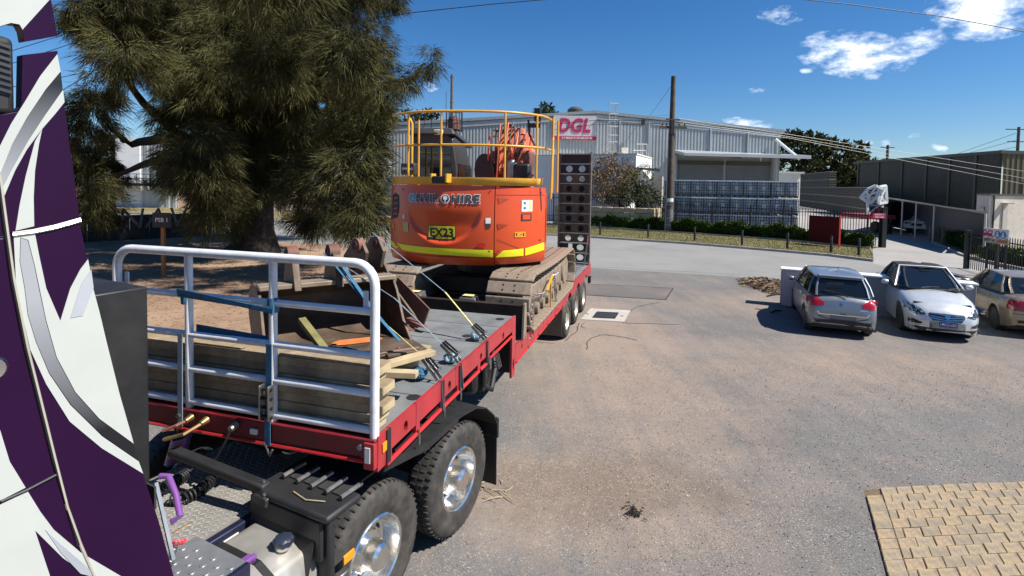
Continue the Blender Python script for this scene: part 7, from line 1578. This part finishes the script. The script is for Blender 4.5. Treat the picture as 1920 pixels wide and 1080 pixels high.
# white bracket with arrow plate by the cab
mb = MB(); a, b = KF.hit(292, 905, 'a', -2.62), KF.hit(325, 1050, 'a', -2.62); mb.bar(a, b, .012, .018, (0, 1, 0)); mb.build('cab_bracket', M['tread'], km)
mb = MB(); q = KF.hit(283, 930, 'a', -2.66); mb.box(q, (.08, .01, .12)); o = mb.build('number_plate', M['cabgrey'], km); t_ = text('7', .08, M['label white'], bold=.02); place(t_, o, lambda x, y, d: q+Vector((x, .006+d, y)))
coil('red_coil', [KF.hit(322, 1020, 'a', -2.5), KF.hit(345, 1015, 'a', -2.4)], .012, 8, .004, M['hosered']); coil('spring', [KF.hit(318, 1060, 'a', -2.6), KF.hit(330, 1020, 'a', -2.5)], .012, 9, .003, M['steel'])
# black tall box behind the cab
a = KF.hit(277, 537, 'b', -.62); bY = a.y; bT = a.z
c = KF.hit(196, 549, 'z', bT); 
mb = MB(); mb.bb(-1.55, -.62, bY-.0, bY+.50, 1.16, bT) if False else mb.hexa([(-1.6, bY-.42, 1.15), (-.62, bY-.42, 1.15), (-.62, bY, 1.15), (-1.6, bY, 1.15), (-1.6, bY-.42, bT), (-.62, bY-.42, bT), (-.62, bY, bT), (-1.6, bY, bT)]); mb.build('exhaust_box', mat('satin black', (.010, .010, .011), .5, var=.15, dirt=(.05, .045, .04), damt=.3), km, bevel=.01)
mb = MB(); mb.bb(-1.58, -.60, bY-.44, bY+.02, 1.0, 1.15); mb.build('box_base', M['black'], km, bevel=.01)

# ---- cab side: everything drawn on the side plane x = 0, real thickness
def C_(px, py): q = KF.hit(px, py, 'b', 0.0); return (q.y, q.z)
def cab_poly(pts, name, mt, d0, d1, parent=None, bevel=0, half=True):
    s_ = .5 if half else 1; p2 = [C_(x, y) for x, y in pts]; mb = MB(); mb.prism(p2, lambda y, z, d: Vector((d, y, z)), d0, d1); return mb.build(name, mt, parent or cabt, bevel=bevel)
cabt = bpy.data.objects.new('cab', None); col.objects.link(cabt); cabt.parent = km
edge = [(108, 95), (111, 118), (116, 150), (120, 190), (126, 232), (132, 280), (142, 350), (150, 411)]
edge2 = [(150.5, 416), (165, 485), (175, 540), (200, 640), (225, 740), (250, 832), (270, 890), (300, 980), (330, 1090)]
seamT = [(42, 437), (95, 427), (150, 413)]
big_top = [(42, 103)]+edge+[(95, 427), (22, 440), (-60, 452), (-60, 222), (0, 215), (30, 210), (40, 200)]
cab_poly(big_top, 'upper_side_panel', M['purple'], -.05, 0, bevel=.008)
cab_poly([(-60, 455), (22, 443), (95, 430.5), (150.5, 416)]+edge2[1:]+[(330, 1300), (-60, 1300)], 'lower_side_panel', M['purple'], -.05, 0, bevel=.008)
cab_poly([(-60, -60), (92, -60), (96, 0), (108, 67), (46, 78), (42, 58), (36, 47), (20, 44), (0, 50), (-60, 66)], 'roof_fairing', M['purple'], -.05, 0, bevel=.01)
mb = MB(); zr = C_(0, 216)[1]; mb.bb(-2.50, -.06, -6.2, -3.40, .95, zr-.12); mb.build('cab_body', M['purple'], cabt, bevel=.08, seg=4)
mb = MB(); mb.bb(-2.50, -2.44, -3.4, -2.9, 1.3, zr-.2); mb.build('side_extender', M['purple'], cabt, bevel=.01)
mb = MB(); mb.bb(-2.3, -.1, -3.42, -3.36, 1.1, zr-.2); mb.build('rear_wall', M['black'], cabt)
mb = MB(); mb.bb(-2.45, -.06, -5.6, -3.45, C_(0, 40)[1], C_(0, 40)[1]+.25); mb.build('roof_cap', M['white'], cabt, bevel=.05)
cab_poly([(-60, -60), (98, -60), (92, 0), (44, 53), (42, 56), (36, 46), (20, 43), (0, 49), (-60, 65)], 'stripe', M['vinylwhite'], .0005, .003)
# vinyl graphics (coordinates in photograph pixels on the side plane)
V2 = lambda L_: [(x/2, y/2) for x, y in L_]
L2_ = lambda L_: [(x/2, 540+y/2) for x, y in L_]
G = .003
cab_poly(V2([(-60, 640), (0, 545), (40, 465), (90, 385), (150, 285), (214, 203), (226, 268), (170, 335), (100, 440), (45, 540), (5, 640), (-20, 700), (-60, 760)]), 'stripe', M['vinylwhite'], .0005, G)
cab_poly(V2([(226.5, 270), (234, 334), (168, 430), (105, 525), (45, 630), (8, 700), (-20, 760), (-20, 702), (5, 642), (45, 542), (100, 442), (170, 337)]), 'stripe', graded('faded stripe', C_(0, 330)[1], (.27, .28, .30), C_(116, 160)[1], (.012, .012, .014)), .0005, G)
cab_poly(V2([(235, 337), (241, 383), (205, 428), (158, 482), (100, 560), (55, 640), (15, 735), (8, 702), (45, 632), (105, 527), (168, 432)]), 'stripe', M['vinylwhite'], .0005, G)
cab_poly(V2([(157, 484), (145, 540), (130, 640), (125, 740), (127, 848), (57, 865), (72, 770), (95, 660), (130, 530)]), 'stripe', M['vinylwhite'], .0005, G)
cab_poly(V2([(50, 882), (128, 866), (146, 960), (172, 1080)])+L2_([(225, 123), (262, 2)])+V2([(300, 1010), (329, 972), (338, 1020), (348, 1080)])+L2_([(372, 90), (398, 200), (448, 400), (494, 560), (500, 583), (372, 490), (282, 390), (212, 260), (172, 120), (147, 0)])+V2([(128, 990), (105, 900), (75, 890), (72, 980), (90, 1080)])+L2_([(102, 100), (132, 200), (182, 320), (262, 438), (382, 556), (519, 650), (536, 696), (380, 600), (260, 500), (172, 360), (112, 230), (88, 120), (60, 0)]), 'stripe', M['vinylwhite'], .0005, G)
cab_poly(V2([(77, 892), (103, 902), (126, 992), (144, 1080)])+L2_([(170, 122), (210, 262), (280, 392), (370, 492), (500, 586), (517, 645), (384, 553), (264, 435), (184, 318), (134, 199), (104, 99)])+V2([(92, 1078), (74, 980)]), 'stripe', graded('silver black stripe', C_(240, 790)[1], (.010, .010, .012), C_(60, 560)[1], (.30, .31, .33)), .0005, G)
cab_poly(V2([(305, 1060), (340, 1010), (349, 1078)])+L2_([(308, 104), (262, 112), (285, 40)]), 'stripe', M['vinylgrey'], G+.0003, G+.002)
cab_poly(L2_([(-60, 430), (0, 535), (35, 650), (95, 748), (0, 796), (-60, 815)]), 'stripe', M['vinylwhite'], .0005, G)
cab_poly(L2_([(-60, 835), (0, 812), (103, 762), (150, 838), (200, 905), (300, 990), (470, 1090), (345, 1090), (235, 1012), (130, 908), (160, 1000), (190, 1090), (-60, 1090)]), 'stripe', M['vinylwhite'], .0005, G)
cab_poly(L2_([(168, 905), (215, 950), (320, 1040), (360, 1085), (300, 1070), (225, 990)]), 'stripe', M['vinylgrey'], G+.0003, G+.002)
# bright seams
def seam(pts, r, mt, name='trim'): mb = MB(); mb.tube([Vector((.004, *C_(x, y))) for x, y in pts], r, 6); mb.build(name, mt, cabt, smooth=True)
seam([(-10, 300), (0, 340), (10, 415), (25, 525), (34, 570), (50, 650), (75, 750), (102, 860), (125, 950), (150, 1020), (178, 1085)], .006, mat('cream edge', (.55, .52, .42), .3, .4))
seam([(-4, 340), (6, 415), (21, 525), (46, 650), (71, 750), (98, 860), (146, 1022)], .005, M['vinylblack'])
seam([(22, 441), (60, 436), (100, 428), (150, 414)], .007, M['chrome'], 'chrome_trim'); seam([(22, 437), (60, 432), (100, 424), (150, 410)], .006, M['vinylblack'])
seam([(0, 940), (50, 918), (104, 890)], .006, M['vinylblack'], 'door_gap')
mb = MB(); q = C_(-3, 690); mb.lathe([(0, 0), (.05, 0), (.04, .01), (0, .006)], (.001, q[0]-.02, q[1]), 'x', 16); mb.build('door_handle', M['chrome'], cabt)
# ribbed air intake standing in the gap by the cab roof
q0, q1 = C_(30, 70), C_(34, 208); iy, z0_, z1_ = q0[0], q1[1], q0[1]
mb = MB(); mb.bb(-.16, -.01, iy-.5, iy, z0_-.02, z1_); o = mb.build('air_intake', M['blackplastic'], cabt, bevel=.025, seg=3)
q2, q3 = C_(19, 82), C_(21, 178)
mb = MB(); mb.bb(-.012, -.006, iy-.46, q2[0], q3[1], q2[1]); mb.build('intake_mouth', M['vinylblack'], o)
for k in range(8): z = q3[1]+(q2[1]-q3[1])*k/8; mb = MB(); mb.bar((-.004, iy-.46, z+.10), (-.004, q2[0], z+.01), .014, .012); mb.build('louvre', M['cabgrey'], o)

# ================================================================== CARS
def build_car(name, label, loc, yaw, P):
    """local: x right, y forward"""
    root = thing(name, label, 'car', (loc[0], loc[1], 0), -yaw); cs = P['cs']; root.scale = (cs[0], cs[1], cs[2]); L_ = P['L']; W_ = P['W']; wr = P['wr']; wf, wb_ = P['wf'], P['wb']; arch = wr+.055
    ysn = set(np.linspace(-L_/2, L_/2, 70)); 
    for c in (wf, wb_):
        for k in range(15): ysn.add(c-math.cos(math.pi*k/14)*arch)
    for k in range(6): ysn.add(-L_/2+.02*k); ysn.add(L_/2-.02*k)
    mb = MB(); rings = []
    for y in sorted(ysn):
        zt = lerp_table(P['top'], y); w = lerp_table(P['wid'], y)*W_/2; zl = lerp_table(P['bot'], y)
        for c in (wf, wb_):
            if abs(y-c) < arch: zl = max(zl, wr+math.sqrt(max(0, arch*arch-(y-c)**2)))
        hp = [(0, zt+P.get('crown', .025)), (.3*w, zt+P.get('crown', .025)*.8), (.62*w, zt+.0), (.84*w, zt-.035), (.94*w, zt-.10), (.985*w, zt-.20), (w, zt*.64), (.995*w, .45), (.965*w, zl), (.72*w, zl), (0, zl)]
        q = []
        for i, (x, z) in enumerate(hp): q.append((x, max(z, zl+(.002*(9-i) if i < 9 else 0))))
        rings.append([Vector((x, y, z)) for x, z in q]+[Vector((-x, y, z)) for x, z in q[-2:0:-1]])
    mb.loft(rings); body = mb.build('body', M[P['paint']], root, smooth=True)
    bv = BVHTree.FromPolygons([v.co.copy() for v in body.data.vertices], [tuple(p.vertices) for p in body.data.polygons])
    mb = MB(); mb.bb(-W_/2+.1, W_/2-.1, -L_/2+.35, L_/2-.35, .16, .36); mb.bb(-W_/2+.22, W_/2-.22, -L_/2+.4, L_/2-.4, .3, .8); mb.build('underbody', M['black'], root)
    # greenhouse
    B, T = P['gb'], P['gt']; full = lambda A: [Vector(p) for p in A]+[Vector((-p[0], p[1], p[2])) for p in A[::-1]]
    rb, rt = full(B), full(T); n = len(rb); mid = [a.lerp(b, .5)+Vector((.02*(1 if a.x > 0 else -1), 0, .0)) for a, b in zip(rb, rt)]
    mb = MB(); mb.loft([rb, mid, rt]); gl_ = mb.build('glasshouse', M['darkglass'], root)
    mt = M[P.get('roofpaint', P['paint'])]
    c = sum(rt, Vector())/n; mb = MB(); rr_ = []
    for s_, dz in ((1.03, -.02), (1.02, .012), (.9, .032), (.6, .05), (.25, .058)): rr_.append([Vector((c.x+(p.x-c.x)*s_, c.y+(p.y-c.y)*s_, p.z+dz)) for p in rt])
    mb.loft(rr_); mb.build('roof', mt, root, smooth=True)
    for i in P['pillars']:
        for sd_ in (0, 1):
            k = i if sd_ == 0 else n-1-i; a, b = rb[k], rt[k]; m_ = mid[k]; w = P.get('pw', .07); out_ = Vector((1 if a.x > 0 else -1, 0, 0))
            mb = MB(); mb.tube([a+out_*.0, m_+out_*.004, b], [w*.45, w*.36, w*.33], 6); mb.build('pillar', mt if i in P.get('paintpillars', P['pillars']) else M['black'], root, smooth=True)
    mb = MB(); mb.tube(rb, .018, 6, loop=True); mb.build('window_trim', M['black'], root, smooth=True)
    if P.get('solid_rear'):   # soft top covers the sides behind this ring index
        for i in P['solid_rear']:
            for k in (i, n-2-i):
                j = k+1; mb = MB(); o_ = Vector((.012*(1 if rb[k].x+rb[j].x > 0 else -1), 0, 0)); mb.add([rb[k]+o_, rb[j]+o_, mid[j]+o_*1.5, rt[j]+o_, rt[k]+o_, mid[k]+o_*1.5], [(0, 1, 2, 5), (5, 2, 3, 4)]); mb.build('fabric_side', mt, root)
        mb = MB(); k0 = 0; j0 = n-1; o_ = Vector((0, -.012, 0)); mb.add([rb[0]+o_, rb[j0]+o_, rt[j0]+o_, rt[0]+o_], [(0, 1, 2, 3)]); mb.build('fabric_rear', mt, root)
    for x in (-1, 1):
        for y in (wf, wb_):
            wr_ = bpy.data.objects.new('wheel', None); col.objects.link(wr_); wr_.parent = root; X = x*(W_/2-.015)
            mb = MB(); pr_ = [(wr*.66, 0), (wr*.74, .004), (wr*.93, 0), (wr, -.03), (wr, -.18), (wr*.9, -.2), (wr*.6, -.2)]; rings = [[Vector((X+x*h_, y+math.cos(2*math.pi*k/28)*ra, wr+math.sin(2*math.pi*k/28)*ra)) for k in range(28)] for ra, h_ in pr_]; mb.loft(rings, True, False, True); mb.build('tyre', M['rubber'], wr_, smooth=True)
            mb = MB(); pr_ = [(wr*.67, -.0), (wr*.63, -.01), (wr*.6, -.06), (wr*.3, -.07), (.01, -.06)]; rings = [[Vector((X+x*h_, y+math.cos(2*math.pi*k/28)*ra, wr+math.sin(2*math.pi*k/28)*ra)) for k in range(28)] for ra, h_ in pr_]; mb.loft(rings, True, True); mb.build('rim', M['black'] if P.get('darkrim') else M['cabgrey'], wr_, smooth=True)
            for k in range(P.get('spokes', 7)):
                a = 2*math.pi*k/P.get('spokes', 7); d = Vector((0, math.cos(a), math.sin(a))); c_ = Vector((X-x*.025, y, wr)); mb = MB(); mb.bar(c_+d*.03, c_+d*wr*.64, .028 if P.get('darkrim') else .045, .02, (1, 0, 0)); mb.build('spoke', M['cabgrey'] if P.get('darkrim') else M['steel'], wr_)
            mb = MB(); mb.lathe([(0, 0), (.05, 0), (.045, .012), (0, .012)], (X-x*.02, y, wr), 'x', 12); mb.build('hub_cap', M['steel'], wr_)
    def end_decal(poly, nm, mtt, s_, off=.008, step=.06):
        def fn(x, z):
            h_ = bv.ray_cast(Vector((x, s_*(L_/2+1), z)), Vector((0, -s_, 0)))
            y = h_[0].y if h_[0] is not None else s_*(L_/2-.3)
            return Vector((x, y+s_*off, z))
        return flat(poly, step, fn, nm, mtt, root)
    def side_decal(poly, nm, mtt, s_, off=.006, step=.1):
        def fn(y, z):
            h_ = bv.ray_cast(Vector((s_*(W_/2+1), y, z)), Vector((-s_, 0, 0))); x = h_[0].x if h_[0] is not None else s_*(W_/2-.02)
            return Vector((x+s_*off, y, z))
        return flat(poly, step, fn, nm, mtt, root)
    def mirror(x, y, z):
        for s_ in (-1, 1):
            mb = MB(); mb.lathe([(0, -.09), (.055, -.08), (.075, -.02), (.07, .05), (.03, .09), (0, .09)], (0, 0, 0), 'x', 12); mb.v = [(s_*(x+p[0]), y+p[1]*.9, z+p[2]*.9) for p in mb.v]; mb.build('mirror', mt if False else M[P['paint']], root, smooth=True)
            mb = MB(); mb.bar((s_*(x-.12), y+.02, z-.03), (s_*x, y, z-.01), .05, .03); mb.build('mirror_arm', M['black'], root)
    for s_ in (-1, 1):
        for pts in P['doors']: 
            for (ya, za), (yb__, zb__) in zip(pts, pts[1:]): side_decal([(ya-.006, za-.006), (yb__-.006, zb__+.006), (yb__+.006, zb__+.006), (ya+.006, za-.006)], 'door_gap', M['black'], s_, .002)
        for (y, z) in P['handles']: mb = MB(); h_ = bv.ray_cast(Vector((s_*3, y, z)), Vector((-s_, 0, 0)))[0]; mb.box((h_.x+s_*.012, y, z), (.03, .16, .028)); mb.build('door_handle', M[P['paint']], root, bevel=.006)
    return root, end_decal, side_decal, mirror, bv
CY = math.atan2(.34, .94)
def pose(px, py, lx, ly, yaw, cs):   # put local point (lx, ly) on the ground at this pixel
    q = g(px, py); u_ = Vector((math.sin(yaw), math.cos(yaw))); v_ = Vector((math.cos(yaw), -math.sin(yaw))); return q.xy-v_*lx*cs[0]-u_*ly*cs[1]
rect = lambda x0, x1, z0, z1: [(x0, z0), (x1, z0), (x1, z1), (x0, z1)]
mir = lambda p: [(-x, z) for x, z in p[::-1]]
# grey hatchback seen from behind
HP = dict(cs=(.86, .90, .92), L=4.05, W=1.62, wr=.31, wf=1.24, wb=-1.30, paint='greycar',
    top=[(-2.03, .60), (-2.01, .74), (-1.96, .90), (-1.88, .99), (-1.7, 1.03), (-.5, 1.01), (.75, .97), (1.0, .95), (1.5, .86), (1.85, .72), (1.98, .60), (2.03, .48)],
    wid=[(-2.03, .80), (-1.99, .90), (-1.90, .965), (-1.6, 1.0), (1.3, 1.0), (1.7, .93), (1.9, .8), (2.03, .6)], bot=[(-2.03, .34), (-1.9, .27), (-1.6, .2), (1.6, .2), (1.9, .22), (2.03, .32)],
    gb=[(.60, -1.86, 1.0), (.74, -1.62, 1.02), (.79, -.9, 1.02), (.80, .1, .99), (.76, .80, .96), (.55, 1.05, .96)], gt=[(.50, -1.52, 1.42), (.58, -1.40, 1.44), (.60, -.9, 1.46), (.60, -.2, 1.475), (.56, .25, 1.45), (.45, .38, 1.44)],
    pillars=[0, 1, 3, 4], paintpillars=[0, 1, 4], doors=[[(.75, .30), (.78, .95)], [(-.18, .25), (-.15, .98)], [(-.95, .5), (-.85, .98)]], handles=[(.0, .82), (-.85, .84)], spokes=7)
yaw = .38
hx = pose(1506, 615, -.80, -1.30, yaw, HP['cs']); car1, ed, sd_, mi, bv = build_car('parked_hatchback', 'metallic grey hatchback parked nose away, leftmost of the three cars', hx, yaw, HP)
mi(.93, .62, 1.02)
ed([(-.80, .74), (-.44, .78), (-.42, .86), (-.60, .96), (-.84, .95)], 'tail_light', M['taillight'], -1); ed(mir([(-.80, .74), (-.44, .78), (-.42, .86), (-.60, .96), (-.84, .95)]), 'tail_light', M['taillight'], -1)
sd_([(-1.95, .80), (-1.70, .88), (-1.78, .96), (-1.92, .95)], 'tail_light', M['taillight'], -1); sd_([(-1.95, .80), (-1.70, .88), (-1.78, .96), (-1.92, .95)], 'tail_light', M['taillight'], 1)
ed([(-.74, .25), (.74, .25), (.62, .41), (.4, .44), (-.4, .44), (-.62, .41)], 'lower_bumper', M['blackplastic'], -1); ed(rect(-.30, .30, .47, .56), 'plate_recess', mat('plate grey', (.13, .15, .17), .5), -1); ed(rect(-.07, .07, .60, .62), 'latch', M['black'], -1)
ed([(.0+math.cos(a)*.045, .88+math.sin(a)*.035) for a in [k*.785 for k in range(8)]], 'badge', M['chrome'], -1, .014); ed(rect(.38, .55, .72, .745), 'badge', M['chrome'], -1, .012)
ed([(-.55, .565), (.55, .565), (.60, .64), (.57, .64), (.53, .585), (-.53, .585), (-.57, .64), (-.60, .64)], 'tailgate_gap', M['chrome'], -1, .004)
ed([(-.58, .52), (-.3, .45), (.3, .45), (.58, .52), (.55, .54), (.3, .47), (-.3, .47), (-.55, .54)], 'bumper_crease', M['black'], -1, .002)
mb = MB(); mb.tube([(.12, -1.93, 1.03), (-.05, -1.86, 1.09), (-.42, -1.80, 1.13)], .012, 6); mb.build('wiper', M['black'], car1); mb = MB(); mb.cyl((.0, -1.05, 1.50), (.02, -1.2, 1.68), .007, 5); mb.build('aerial', M['black'], car1)
mb = MB(); mb.bb(-.52, .52, -1.62, -1.36, 1.445, 1.475); mb.build('spoiler', M['greycar'], car1, bevel=.012)
mb = MB(); mb.bar((-.35, -1.78, 1.30), (.05, -1.76, 1.31), .01, .06); mb.build('window_sticker', M['cabgrey'], car1)
# silver convertible facing the camera
VP = dict(cs=(.87, .90, 1.0), L=4.70, W=1.64, wr=.325, wf=1.38, wb=-1.32, paint='silver', roofpaint='softtop', darkrim=True, spokes=10, crown=.04,
    top=[(-2.35, .60), (-2.32, .84), (-2.2, .97), (-1.8, 1.02), (-1.0, 1.0), (.6, .96), (1.0, .97), (1.5, .90), (1.95, .79), (2.2, .68), (2.30, .56), (2.35, .44)],
    wid=[(-2.35, .62), (-2.28, .80), (-2.1, .93), (-1.6, 1.0), (1.5, 1.0), (1.9, .95), (2.12, .84), (2.26, .68), (2.35, .45)], bot=[(-2.35, .38), (-2.1, .26), (-1.7, .2), (1.8, .19), (2.15, .18), (2.35, .24)],
    gb=[(.52, -1.62, 1.03), (.68, -1.35, 1.02), (.78, -.6, 1.0), (.80, .2, .98), (.76, .80, .97), (.56, 1.10, 1.0)], gt=[(.40, -1.12, 1.36), (.48, -1.0, 1.39), (.56, -.5, 1.43), (.57, -.1, 1.43), (.56, .12, 1.41), (.46, .22, 1.40)],
    pillars=[4, 5], pw=.06, paintpillars=[], solid_rear=[0, 1], doors=[[(.95, .28), (.98, .95)], [(-.35, .28), (-.40, .99)]], handles=[(-.15, .84)])
q1_, q2_ = g(1651, 577), g(1699, 620); yaw = math.atan2(q2_.x-q1_.x, q2_.y-q1_.y)
hx = pose(1684, 617, .80, 1.38, yaw, VP['cs']); car2, ed, sd_, mi, bv = build_car('parked_convertible', 'silver convertible with black fabric roof parked facing the camera between two cars', hx, yaw, VP)
mb = MB(); A_ = [Vector((.79, .80, .98)), Vector((.56, .14, 1.425)), Vector((0, .27, 1.45)), Vector((-.56, .14, 1.425)), Vector((-.79, .80, .98))]; mb.tube([A_[0], A_[1], A_[2], A_[3], A_[4]], .028, 8); mb.build('windscreen_frame', M['silver'], car2, smooth=True)
mb = MB(); mb.tube([A_[0], (.56, 1.12, 1.005), (0, 1.2, 1.02), (-.56, 1.12, 1.005), A_[4]], .016, 6); mb.build('scuttle_trim', M['black'], car2)
mi(.98, .55, 1.03)
HLp = [(.42, .58), (.60, .54), (.80, .62), (.86, .74), (.70, .76), (.50, .68)]
for pts in (HLp, mir(HLp)): ed(pts, 'headlight', M['headlight'], 1, .006); cx_ = .62 if pts is HLp else -.62; ed([(cx_+math.cos(k*.6)*.055, .64+math.sin(k*.6)*.05) for k in range(10)], 'lamp_ring', M['black'], 1, .012); ed([(cx_+math.cos(k*.6)*.03, .64+math.sin(k*.6)*.028) for k in range(10)], 'lamp_lens', M['chrome'], 1, .016)
ed([(-.38, .57), (-.30, .47), (.30, .47), (.38, .57), (.36, .63), (-.36, .63)], 'grille', M['black'], 1, .008)
for z in (.50, .545, .60): ed([(-.34, z+.012), (0, z-.012), (.34, z+.012), (.34, z+.03), (0, z+.006), (-.34, z+.03)], 'grille_bar', M['chrome'], 1, .018)
ed([(math.cos(k*.52)*.062, .575+math.sin(k*.52)*.058) for k in range(12)], 'badge', M['black'], 1, .022); ed([(math.cos(k*.52)*.06, .575+math.sin(k*.52)*.056) for k in range(12)]+[(math.cos(-k*.52)*.045, .575+math.sin(-k*.52)*.042) for k in range(12)], 'badge_ring', M['chrome'], 1, .027)
ed([(-.02, .54), (.03, .545), (.015, .575), (.035, .60), (-.01, .62), (-.03, .59)], 'badge_mark', M['chrome'], 1, .027)
pl_ = ed(rect(-.20, .17, .35, .46), 'number_plate', M['plateblue'], 1, .03)
a_, b_, c_, d_, t_ = sign_text('1TKG·685', 0, 0, 0, 0, M['label white'], 0, .01)
yy_ = bv.ray_cast(Vector((0, 4, .40)), Vector((0, -1, 0)))[0].y+.045
place(t_, car2, lambda x, y, dd: Vector((.155-(x-a_)/(b_-a_)*.335, yy_, .375+(y-c_)/(d_-c_)*.06)))
mb = MB(); mb.bb(-.20, .17, yy_-.02, yy_-.004, .35, .46); mb.build('plate_base', M['plateblue'], car2)
ed([(-.70, .27), (-.55, .22), (.55, .22), (.70, .27), (.60, .30), (-.60, .30)], 'lower_intake', M['black'], 1, .008); ed([(-.74, .20), (.74, .20), (.70, .22), (-.70, .22)], 'lip_trim', M['chrome'], 1, .012)
for s_ in (1, -1):
    p_ = [(.52, .36), (.78, .33), (.80, .42), (.66, .44), (.50, .40)]; ed(p_ if s_ > 0 else mir(p_), 'fog_recess', M['black'], 1, .008); p_ = [(.48, .31), (.80, .28), (.80, .30), (.48, .33)]; ed(p_ if s_ > 0 else mir(p_), 'fog_trim', M['chrome'], 1, .012)
for x in (.25, -.35): mb = MB(); mb.tube([(x, 1.12, 1.025), (x-.2, 1.06, 1.045), (x-.42, 1.02, 1.05)], .01, 5); mb.build('wiper', M['black'], car2)
mb = MB(); mb.box((0, .35, 1.33), (.22, .05, .06)); mb.build('rear_view_mirror', M['cabgrey'], car2)
# champagne sedan at the right edge
SP = dict(cs=(.93, .93, .95), L=4.25, W=1.68, wr=.30, wf=1.30, wb=-1.20, paint='goldcar',
    top=[(-2.12, .58), (-2.10, .80), (-2.04, .95), (-1.9, 1.0), (-1.3, .99), (.75, .93), (1.0, .92), (1.6, .83), (1.95, .70), (2.08, .58), (2.12, .46)],
    wid=[(-2.12, .80), (-2.06, .92), (-1.9, .97), (-1.5, 1.0), (1.3, 1.0), (1.7, .94), (2.0, .8), (2.12, .62)], bot=[(-2.12, .32), (-1.95, .25), (-1.6, .19), (1.6, .19), (2.0, .22), (2.12, .3)],
    gb=[(.58, -1.52, .99), (.73, -1.36, .98), (.77, -.7, .97), (.78, .0, .95), (.74, .72, .94), (.55, 1.02, .95)], gt=[(.46, -.98, 1.35), (.54, -.90, 1.37), (.57, -.5, 1.39), (.58, -.1, 1.395), (.55, .20, 1.37), (.45, .32, 1.36)],
    pillars=[0, 1, 3, 4], paintpillars=[0, 1, 4], doors=[[(.72, .28), (.75, .92)], [(-.12, .25), (-.10, .95)], [(-.88, .5), (-.80, .95)]], handles=[(.05, .80), (-.78, .82)], spokes=8)
yaw = .42
hx = pose(1862, 616, -.82, -1.20, yaw, SP['cs']); car3, ed, sd_, mi, bv = build_car('parked_sedan', 'champagne coloured sedan cut off by the right edge of the picture', hx, yaw, SP)
mi(.92, .60, .98)
tl = [(-.80, .66), (-.56, .66), (-.54, .90), (-.80, .92)]; ed(tl, 'tail_light', M['taillight'], -1); ed(mir(tl), 'tail_light', M['taillight'], -1); sd_([(-2.05, .66), (-1.86, .70), (-1.88, .90), (-2.03, .90)], 'tail_light', M['taillight'], -1)
ed(rect(-.50, .50, .66, .84), 'plate_recess', M['goldcar'], -1, .004); ed(rect(-.22, .22, .68, .78), 'number_plate', M['label white'], -1, .01); ed(rect(-.70, .70, .24, .33), 'lower_bumper', M['blackplastic'], -1); ed([(-.8, .585), (.8, .585), (.8, .60), (-.8, .60)], 'bumper_gap', M['black'], -1, .004)
mb = MB(); mb.tube([(-.05, -1.54, 1.02), (-.25, -1.36, 1.16), (-.34, -1.30, 1.20)], .011, 5); mb.build('wiper', M['black'], car3)
